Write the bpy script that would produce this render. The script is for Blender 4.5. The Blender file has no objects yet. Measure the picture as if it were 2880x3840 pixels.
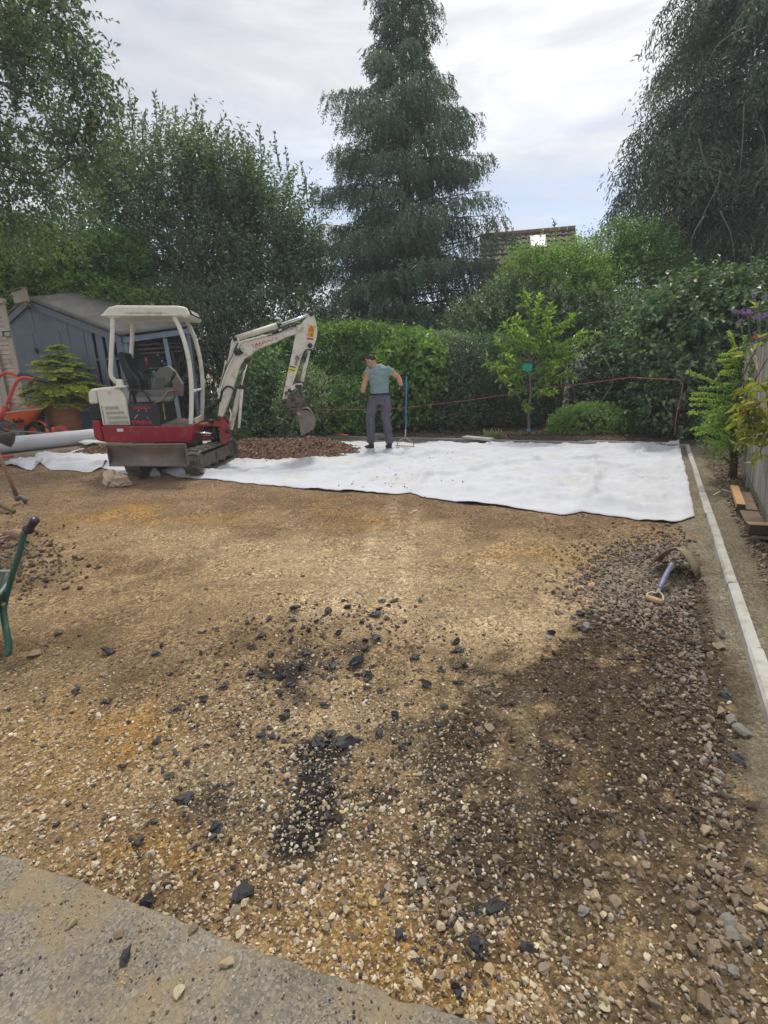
import bpy, bmesh, math, random
import numpy as np
from mathutils import Vector, Matrix

SC = bpy.context.scene
COL = SC.collection
R = math.radians

# ---------------------------------------------------------------- camera
CAM_H, CAM_F = 1.6, 1900.0            # eye height (m), focal length in photo pixels (photo 2880 x 3840)
PITCH, ROLL = R(16.14), R(1.8)
_fw = np.array([0, math.cos(PITCH), -math.sin(PITCH)])
_up0 = np.array([0, math.sin(PITCH), math.cos(PITCH)])
_rt = np.array([1.0, 0, 0]) * math.cos(ROLL) - _up0 * math.sin(ROLL)
_up = _up0 * math.cos(ROLL) + np.array([1.0, 0, 0]) * math.sin(ROLL)
_eye = np.array([0, 0, CAM_H])
cam_data = bpy.data.cameras.new('camera')
cam_data.sensor_fit = 'VERTICAL'
cam_data.sensor_height = 24.0
cam_data.sensor_width = 18.0
cam_data.lens = 24.0 * CAM_F / 3840.0
cam_data.clip_start, cam_data.clip_end = 0.05, 6000
cam = bpy.data.objects.new('camera', cam_data)
COL.objects.link(cam)
cam.matrix_world = Matrix(((_rt[0], _up[0], -_fw[0], 0), (_rt[1], _up[1], -_fw[1], 0), (_rt[2], _up[2], -_fw[2], CAM_H), (0, 0, 0, 1)))
SC.camera = cam

# ---------------------------------------------------------------- exposure, world, sun
SC.view_settings.view_transform = 'Standard'
SC.view_settings.look = 'None'
SC.view_settings.exposure = 0.85
SC.view_settings.gamma = 1.0
SC.view_settings.use_curve_mapping = False
SC.render.engine = 'CYCLES'
SC.cycles.max_bounces = 6
SC.cycles.transparent_max_bounces = 6
SC.cycles.use_denoising = True

SUN_EL, SUN_AZ = R(65), R(6)         # high, ahead of the camera and a little to the right, behind thin cloud
w = bpy.data.worlds.new('World')
SC.world = w
w.use_nodes = True
nt = w.node_tree
nt.nodes.clear()
N = nt.nodes.new
out = N('ShaderNodeOutputWorld'); bg = N('ShaderNodeBackground'); sky = N('ShaderNodeTexSky')
sky.sky_type = 'NISHITA'; sky.sun_disc = False; sky.sun_elevation = SUN_EL; sky.sun_rotation = SUN_AZ
sky.air_density = 1.0; sky.dust_density = 1.2; sky.ozone_density = 1.0
tc = N('ShaderNodeTexCoord'); sep = N('ShaderNodeSeparateXYZ')
nt.links.new(tc.outputs['Generated'], sep.inputs[0])
def wmath(op, a, b=None, clamp=False):
    n = N('ShaderNodeMath'); n.operation = op; n.use_clamp = clamp
    for i, v in enumerate((a, b)):
        if v is None: continue
        if isinstance(v, (int, float)): n.inputs[i].default_value = v
        else: nt.links.new(v, n.inputs[i])
    return n.outputs[0]
zz = wmath('MAXIMUM', wmath('ADD', sep.outputs[2], 0.10), 0.04)
cx = wmath('DIVIDE', sep.outputs[0], zz); cy = wmath('DIVIDE', sep.outputs[1], zz)
comb = N('ShaderNodeCombineXYZ'); nt.links.new(cx, comb.inputs[0]); nt.links.new(cy, comb.inputs[1])
def wnoise(scale, sx, sy, detail, rough, rot=0.0, off=(0, 0, 0), dist=0.0):
    mp = N('ShaderNodeMapping'); mp.inputs['Scale'].default_value = (sx, sy, 1); mp.inputs['Rotation'].default_value = (0, 0, rot); mp.inputs['Location'].default_value = off
    nt.links.new(comb.outputs[0], mp.inputs[0])
    n = N('ShaderNodeTexNoise'); n.inputs['Scale'].default_value = scale; n.inputs['Detail'].default_value = detail; n.inputs['Roughness'].default_value = rough; n.inputs['Distortion'].default_value = dist
    nt.links.new(mp.outputs[0], n.inputs['Vector'])
    return n.outputs['Fac']
def wramp(fac, stops):
    n = N('ShaderNodeValToRGB'); cr = n.color_ramp
    while len(cr.elements) < len(stops): cr.elements.new(0.5)
    for e, (p, c) in zip(cr.elements, stops): e.position = p; e.color = (*c, 1)
    nt.links.new(fac, n.inputs[0])
    return n.outputs[0]
big = wnoise(0.6, 0.8, 1.2, 5, 0.55, R(40), (3.1, 1.7, 0), 0.5)
streak = wnoise(1.1, 0.35, 1.7, 8, 0.62, R(42), (1.0, 4.2, 0), 0.9)
_mp = N('ShaderNodeMapping'); _mp.inputs['Rotation'].default_value = (0, R(20), 0); _mp.inputs['Scale'].default_value = (1.5, 1.5, 5.5); nt.links.new(tc.outputs['Generated'], _mp.inputs[0])
_wn = N('ShaderNodeTexNoise'); _wn.inputs['Scale'].default_value = 1.9; _wn.inputs['Detail'].default_value = 9; _wn.inputs['Roughness'].default_value = 0.60; _wn.inputs['Distortion'].default_value = 0.5; nt.links.new(_mp.outputs[0], _wn.inputs['Vector'])
fac = wmath('ADD', wmath('MULTIPLY', big, 0.35), wmath('ADD', wmath('MULTIPLY', streak, 0.15), wmath('MULTIPLY', _wn.outputs['Fac'], 0.50)))
cloud_col = wramp(fac, [(0.38, (0.55, 0.57, 0.63)), (0.46, (0.68, 0.69, 0.73)), (0.53, (0.83, 0.83, 0.85)), (0.61, (1.06, 1.05, 1.04))])
cm = N('ShaderNodeMix'); cm.data_type = 'RGBA'; cm.blend_type = 'MULTIPLY'; cm.inputs[0].default_value = 1.0
nt.links.new(cloud_col, cm.inputs[6]); cm.inputs[7].default_value = (6.4, 6.45, 6.6, 1)
# thin broken cloud low over the horizon lets the blue through
gapn = wnoise(1.3, 0.4, 1.3, 6, 0.6, R(30), (7.3, 2.2, 0), 0.4)
lowband = wmath('SUBTRACT', 1.0, wmath('MULTIPLY', wmath('SUBTRACT', sep.outputs[2], 0.20), 5.0), True)
hole = wmath('MULTIPLY', wmath('MULTIPLY', wmath('SUBTRACT', gapn, 0.40), 8.0, True), wmath('MINIMUM', wmath('MAXIMUM', lowband, 0.0), 1.0), True)
cover = wmath('SUBTRACT', 1.0, wmath('MULTIPLY', hole, 0.75))
mx = N('ShaderNodeMix'); mx.data_type = 'RGBA'
nt.links.new(cover, mx.inputs[0]); nt.links.new(sky.outputs[0], mx.inputs[6]); nt.links.new(cm.outputs[2], mx.inputs[7])
nt.links.new(mx.outputs[2], bg.inputs[0]); bg.inputs[1].default_value = 0.10
nt.links.new(bg.outputs[0], out.inputs[0])

sun_d = bpy.data.lights.new('sun', 'SUN')
sun_d.energy = 1.6; sun_d.angle = R(12); sun_d.color = (1.0, 0.95, 0.87)
sun = bpy.data.objects.new('sun', sun_d); COL.objects.link(sun)
_sd = Vector((math.sin(SUN_AZ) * math.cos(SUN_EL), math.cos(SUN_AZ) * math.cos(SUN_EL), math.sin(SUN_EL)))
sun.rotation_euler = _sd.to_track_quat('Z', 'Y').to_euler()
sun.location = (8, 20, 30)

# ---------------------------------------------------------------- survey helpers (a point of the photo -> a point of the place)
def ray(px, py):
    return _fw + _rt * ((px - 1440) / CAM_F) - _up * ((py - 1920) / CAM_F)
def G(px, py, z=0.0):                 # where that point meets the level z
    d = ray(px, py); return _eye + d * ((z - CAM_H) / d[2])
def P(px, py, Y):                     # where it meets the plane at depth Y
    d = ray(px, py); return _eye + d * (Y / d[1])
def PX(x, y, z):                      # world -> photo coordinates, arrays welcome
    v = np.stack([np.asarray(x, float), np.asarray(y, float), np.asarray(z, float) - CAM_H], -1)
    q = np.maximum(v @ _fw, 0.05)
    return 1440 + CAM_F * (v @ _rt) / q, 1920 - CAM_F * (v @ _up) / q

# ---------------------------------------------------------------- noise
rng = np.random.default_rng(11)
random.seed(5)
def _hash(ix, iy, seed):
    h = (ix.astype(np.int64) * 374761393 + iy.astype(np.int64) * 668265263 + seed * 974634777) & 0xFFFFFFFF
    h = ((h ^ (h >> 13)) * 1274126177) & 0xFFFFFFFF
    return ((h ^ (h >> 16)) & 0xFFFFFF) / float(0xFFFFFF)
def vnoise(x, y, seed=0):
    x = np.asarray(x, float); y = np.asarray(y, float)
    ix = np.floor(x); iy = np.floor(y); fx = x - ix; fy = y - iy
    fx = fx * fx * (3 - 2 * fx); fy = fy * fy * (3 - 2 * fy)
    a = _hash(ix, iy, seed); b = _hash(ix + 1, iy, seed); c = _hash(ix, iy + 1, seed); d = _hash(ix + 1, iy + 1, seed)
    return (a * (1 - fx) + b * fx) * (1 - fy) + (c * (1 - fx) + d * fx) * fy
def fbm(x, y, seed=0, oct=4):
    s = 0; a = 0.5; f = 1.0
    for k in range(oct):
        s = s + a * vnoise(np.asarray(x) * f + k * 17.3, np.asarray(y) * f - k * 9.1, seed + k); a *= 0.5; f *= 2.03
    return s / (1 - 0.5 ** oct)
def unit(v):
    v = np.asarray(v, float); return v / np.maximum(np.linalg.norm(v, axis=-1, keepdims=True), 1e-9)

# ---------------------------------------------------------------- materials
class M:
    pass
def new_mat(name):
    m = bpy.data.materials.new(name); m.use_nodes = True
    t = m.node_tree; b = t.nodes['Principled BSDF']
    return m, t, b
def tnoise(t, scale, detail=4, rough=0.55, coord='Object', stretch=None):
    c = t.nodes.new('ShaderNodeTexCoord'); n = t.nodes.new('ShaderNodeTexNoise')
    n.inputs['Scale'].default_value = scale; n.inputs['Detail'].default_value = detail; n.inputs['Roughness'].default_value = rough
    if stretch:
        mp = t.nodes.new('ShaderNodeMapping'); mp.inputs['Scale'].default_value = stretch
        t.links.new(c.outputs[coord], mp.inputs[0]); t.links.new(mp.outputs[0], n.inputs['Vector'])
    else:
        t.links.new(c.outputs[coord], n.inputs['Vector'])
    return n.outputs['Fac']
def tramp(t, fac, stops, const=False):
    n = t.nodes.new('ShaderNodeValToRGB'); cr = n.color_ramp
    if const: cr.interpolation = 'CONSTANT'
    while len(cr.elements) < len(stops): cr.elements.new(0.5)
    for e, (p, c) in zip(cr.elements, stops):
        e.position = p; e.color = (*c, 1) if len(c) == 3 else c
    t.links.new(fac, n.inputs[0])
    return n.outputs[0]
def tmix(t, fac, a, b, blend='MIX'):
    n = t.nodes.new('ShaderNodeMix'); n.data_type = 'RGBA'; n.blend_type = blend
    for s, v in ((0, fac), (6, a), (7, b)):
        if isinstance(v, (int, float)): n.inputs[s].default_value = v
        elif isinstance(v, tuple): n.inputs[s].default_value = (*v, 1)
        else: t.links.new(v, n.inputs[s])
    return n.outputs[2]
def tbump(t, b, height, strength, dist=0.01):
    n = t.nodes.new('ShaderNodeBump'); n.inputs['Strength'].default_value = strength; n.inputs['Distance'].default_value = dist
    t.links.new(height, n.inputs['Height']); t.links.new(n.outputs[0], b.inputs['Normal'])
def pm(name, c1, c2=None, scale=6, rough=0.6, metal=0.0, bump=0.0, bscale=40, dirt=None, damt=0.5, dscale=5, stretch=None, dlo=0.5, spec=0.5, bdist=0.01):
    """paint / stone / wood: two tones, optional worn or dirty patches, optional relief"""
    m, t, b = new_mat(name)
    c2 = c2 or tuple(min(1, x * 0.75) for x in c1)
    col = tramp(t, tnoise(t, scale, 5, 0.6, stretch=stretch), [(0.3, c1), (0.72, c2)])
    if dirt:
        f = tramp(t, tnoise(t, dscale, 7, 0.68), [(dlo, (0, 0, 0)), (dlo + 0.16, (damt,) * 3)])
        col = tmix(t, f, col, dirt)
    t.links.new(col, b.inputs['Base Color'])
    b.inputs['Roughness'].default_value = rough; b.inputs['Metallic'].default_value = metal
    b.inputs['Specular IOR Level'].default_value = spec
    if bump: tbump(t, b, tnoise(t, bscale, 4, 0.6, stretch=stretch), bump, bdist)
    return m
def leaf_mat(name, dark, mid, light, rough=0.45, trans=0.30, tcol=None, spec=0.5, odd=None):
    m, t, b = new_mat(name)
    a = t.nodes.new('ShaderNodeAttribute'); a.attribute_name = 'rnd'
    dark, mid, light = (tuple(min(0.55, c * 2.3) for c in q) for q in (dark, mid, light))
    st = [(0.0, dark), (0.5, mid), (0.9, light)]
    if odd: st += [(0.965, light), (0.985, odd)]
    col = tramp(t, a.outputs['Fac'], st)
    big = tramp(t, tnoise(t, 1.3, 3), [(0.35, (0.75, 0.78, 0.8)), (0.7, (1.15, 1.12, 1.0))])
    col = tmix(t, 1.0, col, big, 'MULTIPLY')
    t.links.new(col, b.inputs['Base Color'])
    b.inputs['Roughness'].default_value = rough; b.inputs['Specular IOR Level'].default_value = spec
    tr = t.nodes.new('ShaderNodeBsdfTranslucent'); ms = t.nodes.new('ShaderNodeMixShader'); ms.inputs[0].default_value = trans
    tc_ = tmix(t, 1.0, col, tcol or (1.6, 1.9, 0.7), 'MULTIPLY')
    t.links.new(tc_, tr.inputs[0])
    o = t.nodes['Material Output']
    t.links.new(b.outputs[0], ms.inputs[1]); t.links.new(tr.outputs[0], ms.inputs[2]); t.links.new(ms.outputs[0], o.inputs[0])
    return m

# ---------------------------------------------------------------- objects
LOC = {}
def tag(o, label=None, cat=None, group=None, kind=None):
    for k, v in (('label', label), ('category', cat), ('group', group), ('kind', kind)):
        if v: o[k] = v
    return o
def thing(name, loc, label, cat, group=None):
    o = bpy.data.objects.new(name, None); COL.objects.link(o)
    o.empty_display_size = 0.1
    o.location = Vector([float(x) for x in loc]); LOC[o.name] = np.array([float(x) for x in loc])
    return tag(o, label, cat, group)
def origin_of(parent):
    return LOC.get(parent.name, np.zeros(3)) if parent else np.zeros(3)
def link_mesh(name, me, mats, parent=None):
    o = bpy.data.objects.new(name, me); COL.objects.link(o)
    for m in (mats if isinstance(mats, (list, tuple)) else [mats]):
        if m: me.materials.append(m)
    if parent:
        o.parent = parent; LOC[o.name] = origin_of(parent)
    return o
def raw_mesh(name, V, F, mats, parent=None, smooth=False, mi=None):
    """V world coordinates, F list of index tuples"""
    me = bpy.data.meshes.new(name)
    off = origin_of(parent)
    me.from_pydata([tuple(map(float, np.asarray(v) - off)) for v in V], [], F)
    if smooth: me.polygons.foreach_set('use_smooth', [True] * len(me.polygons))
    if mi is not None: me.polygons.foreach_set('material_index', mi)
    me.update()
    return link_mesh(name, me, mats, parent)
def np_mesh(name, V, T, mats, parent=None, smooth=False, attrs=None, mi=None):
    """fast path: V (n,3), T (m,k) with one face size"""
    me = bpy.data.meshes.new(name)
    V = np.ascontiguousarray(V - origin_of(parent), dtype=np.float32); T = np.ascontiguousarray(T, dtype=np.int32)
    k = T.shape[1]
    me.vertices.add(len(V)); me.vertices.foreach_set('co', V.ravel())
    me.loops.add(T.size); me.loops.foreach_set('vertex_index', T.ravel())
    me.polygons.add(len(T)); me.polygons.foreach_set('loop_start', np.arange(0, T.size, k, dtype=np.int32))
    me.polygons.foreach_set('use_smooth', np.full(len(T), smooth))
    if mi is not None: me.polygons.foreach_set('material_index', np.asarray(mi, dtype=np.int32))
    for an, arr in (attrs or {}).items():
        arr = np.asarray(arr, dtype=np.float32)
        if arr.ndim == 1:
            at = me.attributes.new(an, 'FLOAT', 'POINT'); at.data.foreach_set('value', arr)
        else:
            at = me.attributes.new(an, 'FLOAT_COLOR', 'POINT')
            at.data.foreach_set('color', np.concatenate([arr, np.ones((len(arr), 1), np.float32)], 1).ravel())
    me.update(calc_edges=True); me.validate()
    return link_mesh(name, me, mats, parent)

def frame_of(d):
    d = unit(d); a = np.array([0, 0, 1.0]) if abs(d[2]) < 0.9 else np.array([1.0, 0, 0])
    x = unit(np.cross(a, d)); return x, np.cross(d, x)
class MB:
    def __init__(s): s.V = []; s.F = []; s.mi = []; s.m = 0
    def add(s, V, F):
        b = len(s.V); s.V += [np.asarray(v, float) for v in V]; s.F += [tuple(i + b for i in f) for f in F]; s.mi += [s.m] * len(F); return s
    def box(s, c, size, X=(1, 0, 0), Y=(0, 1, 0), Z=(0, 0, 1)):
        c = np.asarray(c, float); X, Y, Z = (np.asarray(a, float) * h / 2 for a, h in zip((X, Y, Z), size))
        V = [c + sx * X + sy * Y + sz * Z for sz in (-1, 1) for sy in (-1, 1) for sx in (-1, 1)]
        return s.add(V, [(0, 2, 3, 1), (4, 5, 7, 6), (0, 1, 5, 4), (2, 6, 7, 3), (0, 4, 6, 2), (1, 3, 7, 5)])
    def beam(s, a, b, wd, th, up=(0, 0, 1)):
        """rectangular bar from a to b, wd across, th along up"""
        a = np.asarray(a, float); b = np.asarray(b, float); d = unit(b - a)
        x = unit(np.cross(d, np.asarray(up, float))); z = np.cross(x, d)
        return s.box((a + b) / 2, (wd, np.linalg.norm(b - a), th), x, d, z)
    def tube(s, pts, r, n=8, cap=True, flat=1.0):
        pts = [np.asarray(p, float) for p in pts]; k = len(pts)
        rr = r if hasattr(r, '__len__') else [r] * k
        V = []; x = None
        for i, p in enumerate(pts):
            d = unit((pts[min(i + 1, k - 1)] - pts[max(i - 1, 0)]))
            if x is None: x, y = frame_of(d)
            else:
                x = unit(x - d * (x @ d)); y = np.cross(d, x)
            for j in range(n):
                a = 2 * math.pi * j / n; V.append(p + rr[i] * (x * math.cos(a) + y * math.sin(a) * flat))
        F = [(i * n + j, i * n + (j + 1) % n, (i + 1) * n + (j + 1) % n, (i + 1) * n + j) for i in range(k - 1) for j in range(n)]
        if cap: F += [tuple(range(n - 1, -1, -1)), tuple((k - 1) * n + j for j in range(n))]
        return s.add(V, F)
    def prism(s, poly, a, b):
        """poly: world points of one face; a, b: offset vectors of the two faces"""
        n = len(poly); poly = [np.asarray(p, float) for p in poly]
        V = [p + a for p in poly] + [p + b for p in poly]
        F = [tuple(range(n - 1, -1, -1)), tuple(range(n, 2 * n))] + [(i, (i + 1) % n, n + (i + 1) % n, n + i) for i in range(n)]
        return s.add(V, F)
    def lathe(s, c, prof, n=24, axis=None):
        """prof: (radius, height) along z from c"""
        c = np.asarray(c, float); z = np.array([0, 0, 1.0]) if axis is None else unit(axis); x, y = frame_of(z)
        V = [c + z * h + r * (x * math.cos(2 * math.pi * j / n) + y * math.sin(2 * math.pi * j / n)) for r, h in prof for j in range(n)]
        F = [(i * n + j, i * n + (j + 1) % n, (i + 1) * n + (j + 1) % n, (i + 1) * n + j) for i in range(len(prof) - 1) for j in range(n)]
        if prof[0][0] > 1e-4: F.append(tuple(range(n - 1, -1, -1)))
        if prof[-1][0] > 1e-4: F.append(tuple((len(prof) - 1) * n + j for j in range(n)))
        return s.add(V, F)
    def blob(s, c, r, n=10, m=7, jit=0.0, sq=(1, 1, 1)):
        c = np.asarray(c, float); V = []
        for i in range(m):
            th = math.pi * (i + 0.5) / m
            for j in range(n):
                ph = 2 * math.pi * j / n; k = r * (1 + jit * random.uniform(-1, 1))
                V.append(c + k * np.array([math.sin(th) * math.cos(ph) * sq[0], math.sin(th) * math.sin(ph) * sq[1], math.cos(th) * sq[2]]))
        F = [(i * n + j, (i + 1) * n + j, (i + 1) * n + (j + 1) % n, i * n + (j + 1) % n) for i in range(m - 1) for j in range(n)]
        F += [tuple(range(n)), tuple((m - 1) * n + j for j in range(n - 1, -1, -1))]
        return s.add(V, F)
    def build(s, name, mats, parent=None, smooth=False, bevel=0.0, seg=2, auto=None):
        o = raw_mesh(name, s.V, s.F, mats, parent, smooth, s.mi)
        bm = bmesh.new(); bm.from_mesh(o.data); bmesh.ops.recalc_face_normals(bm, faces=bm.faces); bm.to_mesh(o.data); bm.free()
        if bevel:
            m = o.modifiers.new('edges', 'BEVEL'); m.width = bevel; m.segments = seg; m.limit_method = 'ANGLE'; m.angle_limit = R(35); m.harden_normals = False
        if auto:
            for p in o.data.polygons: p.use_smooth = True
            try: o.data.set_sharp_from_angle(angle=R(auto))
            except Exception: pass
        return o
def remesh(o, vox, smooth=2):
    m = o.modifiers.new('one_surface', 'REMESH'); m.mode = 'VOXEL'; m.voxel_size = vox; m.use_smooth_shade = True
    if smooth:
        k = o.modifiers.new('soften', 'SMOOTH'); k.iterations = smooth; k.factor = 0.5
    return o
def spline(pts, n=8):
    """Catmull-Rom through pts"""
    p = [np.asarray(q, float) for q in pts]; p = [2 * p[0] - p[1]] + p + [2 * p[-1] - p[-2]]; o = []
    for i in range(1, len(p) - 2):
        for k in range(n):
            t = k / n
            o.append(0.5 * (2 * p[i] + (p[i + 1] - p[i - 1]) * t + (2 * p[i - 1] - 5 * p[i] + 4 * p[i + 1] - p[i + 2]) * t * t + (3 * p[i] - p[i - 1] - 3 * p[i + 1] + p[i + 2]) * t ** 3))
    o.append(p[-2]); return o
def lettering(text, at, X, Y, size, mat, parent, bold=0.0, shear=0.0, width=None, name='lettering'):
    cu = bpy.data.curves.new(name, 'FONT'); cu.body = text; cu.size = size; cu.extrude = 0.0012; cu.offset = bold; cu.shear = shear
    cu.align_x = 'CENTER'; cu.align_y = 'CENTER'
    o = bpy.data.objects.new(name, cu); COL.objects.link(o); cu.materials.append(mat)
    X = unit(X); Y = unit(Y); Z = np.cross(X, Y); at = np.asarray(at, float) - origin_of(parent)
    bpy.context.view_layer.update()
    w0 = o.dimensions.x
    sx = width / w0 if width and w0 > 1e-6 else 1.0
    me = bpy.data.meshes.new_from_object(o.evaluated_get(bpy.context.evaluated_depsgraph_get()))
    bpy.data.objects.remove(o); o = bpy.data.objects.new(name, me); COL.objects.link(o)
    if not me.materials: me.materials.append(mat)
    o.parent = parent
    Mx = Matrix(((X[0], Y[0], Z[0], at[0]), (X[1], Y[1], Z[1], at[1]), (X[2], Y[2], Z[2], at[2]), (0, 0, 0, 1)))
    o.matrix_local = Mx @ Matrix.Diagonal((sx, 1, 1, 1))
    LOC[o.name] = origin_of(parent)
    return o
# ================================================================ THE GROUND
# kerb lines (top inner edges, world)
KC = G(2569, 1667, 0.10); KR = G(2815, 2460, 0.10); KL = G(870, 1624, 0.10)
dR = unit((KR - KC)[:2]); KR = np.array([*(KC[:2] + dR * 10.5), 0.10])        # side kerb runs on past the camera
dB = unit((KL - KC)[:2]); KL = np.array([*(KC[:2] + dB * 13.5), 0.10])
nR = np.array([-dR[1], dR[0]]); nR *= np.sign(nR @ np.array([1.0, -0.3]))       # outward, to the right
nB = np.array([-dB[1], dB[0]]); nB *= np.sign(nB @ np.array([0.2, 1.0]))        # outward, to the back
L0 = G(0, 1748, 0.0)[:2]; L1 = G(400, 1682, 0.0)[:2]; dL = unit(L1 - L0)
nL = np.array([-dL[1], dL[0]]); nL *= np.sign(nL @ np.array([-1.0, 0.3]))       # outward, to the left
def dist_R(x, y): return (x - KC[0]) * nR[0] + (y - KC[1]) * nR[1]
def dist_B(x, y): return (x - KC[0]) * nB[0] + (y - KC[1]) * nB[1]
def dist_L(x, y): return (x - L0[0]) * nL[0] + (y - L0[1]) * nL[1]
def sstep(a, b, x):
    t = np.clip((x - a) / (b - a), 0, 1); return t * t * (3 - 2 * t)
HEAP_C = (G(850, 1740)[:2] * 0.4 + G(1350, 1690)[:2] * 0.6)
def ground_h(x, y):
    h = (fbm(x * 0.9, y * 0.9, 3) - 0.5) * 0.07 + (fbm(x * 4, y * 4, 5) - 0.5) * 0.030 + (fbm(x * 14, y * 14, 8, 3) - 0.5) * 0.018
    r, b, l = dist_R(x, y), dist_B(x, y), dist_L(x, y)
    out_ = np.maximum(r, b)
    h = h * np.where(np.abs(out_) < 0.35, 0.45, 1)
    h = h + 0.035 * sstep(-0.32, -0.12, out_) * (out_ < 0.03)                  # mortar haunch inside
    h = h + np.where(out_ > 0.03, 0.045 + 0.03 * sstep(0.2, 0.6, out_) * (0.5 + fbm(x * 3, y * 3, 21)), 0)
    h = h + 0.05 * sstep(0.0, 0.35, out_) * (b > r) * (out_ > 0.03)
    return h
def zones(x, y):
    """albedo of the bare ground, and how much cream gravel, brown stone and tar lies on it; all by place"""
    px, py = PX(x, y, 0 * x)
    wx = px + (fbm(x * 1.6, y * 1.6, 31) - 0.5) * 420 + (fbm(x * 6, y * 6, 33) - 0.5) * 140
    wy = py + (fbm(x * 1.6 + 9, y * 1.6, 41) - 0.5) * (0.30 * (py - 1380)) + (fbm(x * 6, y * 6 + 4, 43) - 0.5) * 0.1 * (py - 1380)
    def blob(cx, cy, sx, sy, rot=0):
        return np.exp(-(((wx - cx) / sx) ** 2 + ((wy - cy) / sy) ** 2))
    def mixc(c, col, m): return c * (1 - m[..., None]) + np.array(col) * m[..., None]
    c = np.ones(np.shape(x) + (3,)) * np.array([0.345, 0.250, 0.140])
    n1 = fbm(x * 2.2, y * 2.2, 51); n2 = fbm(x * 7, y * 7, 52)
    c = mixc(c, [0.185, 0.125, 0.068], sstep(0.48, 0.68, n1) * 0.75)
    up = sstep(2080, 1880, wy)                                                   # redder, stonier towards the sheet
    c = mixc(c, [0.24, 0.165, 0.105], up * 0.6)
    c = mixc(c, [0.15, 0.10, 0.058], np.clip(blob(1450, 1905, 620, 38) + blob(300, 1900, 420, 60) * 0.6, 0, 1) * 0.45)
    pale = np.clip(blob(1450, 2150, 330, 130) + blob(1900, 2330, 300, 110) + blob(1300, 2260, 260, 100) + blob(1000, 2080, 420, 60) * 0.7 + blob(2150, 2210, 160, 60) + blob(1200, 2720, 260, 110) * 0.6 + blob(800, 2900, 300, 160) * 0.5, 0, 1)
    c = mixc(c, [0.56, 0.44, 0.28], pale * 0.68)
    orange = np.clip(blob(520, 1940, 260, 40) + blob(430, 2690, 190, 100) + blob(1330, 1930, 160, 30) * 0.5 + blob(560, 3230, 420, 110) * 0.8 + blob(1500, 3500, 480, 170) * 0.75 + blob(1900, 3700, 300, 120) * 0.7 + blob(1950, 2110, 260, 35) * 0.5 + blob(120, 2850, 200, 150) * 0.5, 0, 1)
    c = mixc(c, [0.40, 0.240, 0.075], orange * 0.9)
    c = mixc(c, [0.30, 0.215, 0.125], blob(700, 2330, 420, 90) * 0.5)
    # turned dark soil on the right and along the left edge
    edge_px = np.interp(wy, [2000, 2080, 2200, 2330, 2480, 2650, 2900, 3200, 3500, 3900], [2600, 2320, 2230, 2160, 1930, 1650, 1560, 1600, 1800, 2150])
    dark = sstep(-150, 170, wx - edge_px) * sstep(1985, 2075, wy)
    dark = sstep(0.25, 0.75, dark + (n2 - 0.5) * 1.9 + (n1 - 0.5) * 1.2 + (fbm(x * 18, y * 18, 57, 2) - 0.5) * 1.4) * sstep(0.0, 0.12, dark)
    c = mixc(c, [0.072, 0.050, 0.031], dark * (0.93 - 0.30 * sstep(3000, 3700, wy)))
    dl = np.clip(blob(60, 2130, 180, 90) + blob(120, 2480, 260, 110) * 0.6 + blob(500, 2420, 420, 100) * 0.35 + blob(1950, 3050, 500, 200) * 0.2, 0, 1)
    c = mixc(c, [0.105, 0.074, 0.044], dl * 0.85)
    grit_spot = np.exp(-(((px - 2195) / 50) ** 2 + ((py - 2900) / 85) ** 2)); c = mixc(c, [0.23, 0.17, 0.09], grit_spot * 0.7)
    rut = np.exp(-((px - (1975 + (py - 2700) * 0.02)) / 38) ** 2) * sstep(2520, 2640, py) * sstep(3300, 3000, py)
    c = mixc(c, [0.24, 0.19, 0.125], rut * 0.55)
    # tyre marks in the pale dust
    for a, b_ in (((1240, 2330), (1420, 1960)), ((1480, 2290), (1560, 1900)), ((1600, 2500), (1500, 2260)), ((1400, 2210), (1450, 1990)), ((1335, 2210), (1395, 2010)), ((1530, 2250), (1470, 1880)), ((1800, 2600), (1690, 2280))):
        t = np.clip((py - b_[1]) / (a[1] - b_[1]), 0, 1); cxl = b_[0] + (a[0] - b_[0]) * t
        ln = np.exp(-((px - cxl) / 20) ** 2) * (py < a[1]) * (py > b_[1]); c = mixc(c, [0.64, 0.52, 0.35], ln * np.clip(0.55 + 0.5 * np.sin(y * 42 + np.abs(px - cxl) * 0.12), 0, 1) * 0.5)
    tar = np.clip(1.1 * blob(1215, 3030, 105, 160) + 0.7 * blob(1300, 3080, 60, 110) + 0.8 * blob(1190, 2870, 110, 45) + 0.3 * blob(1390, 2850, 150, 50) + 0.55 * blob(1030, 2560, 130, 60) + 0.5 * blob(1750, 2520, 130, 90) + 0.5 * blob(800, 2990, 160, 90) + 0.55 * blob(1790, 3490, 110, 120) + 0.2 * blob(1550, 2920, 140, 120) + 0.4 * blob(1340, 2480, 190, 60), 0, 1)
    tar = np.clip(tar * 1.5, 0, 1) * sstep(0.40, 0.56, n2 * 0.6 + 0.4 * fbm(x * 20, y * 20, 58, 2) + 0.22 * tar)
    c = mixc(c, [0.020, 0.019, 0.021], np.clip(tar * 1.15, 0, 0.95))
    c = c * (0.75 + 0.5 * n2)[..., None] * (0.9 + 0.2 * fbm(x * 25, y * 25, 55, 2))[..., None]
    cream = sstep(2380, 2700, wy) * sstep(2150, 1500, wx + (wy - 3000) * -0.35) * (0.55 + 0.9 * sstep(0.42, 0.62, n1)) * (1 - 0.5 * np.clip(pale, 0, 1))
    cream = np.clip(cream + 0.35 * blob(1300, 2450, 400, 120) + 0.22 * sstep(2500, 3300, wy) + 0.05 * dark, 0, 1.2)
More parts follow.
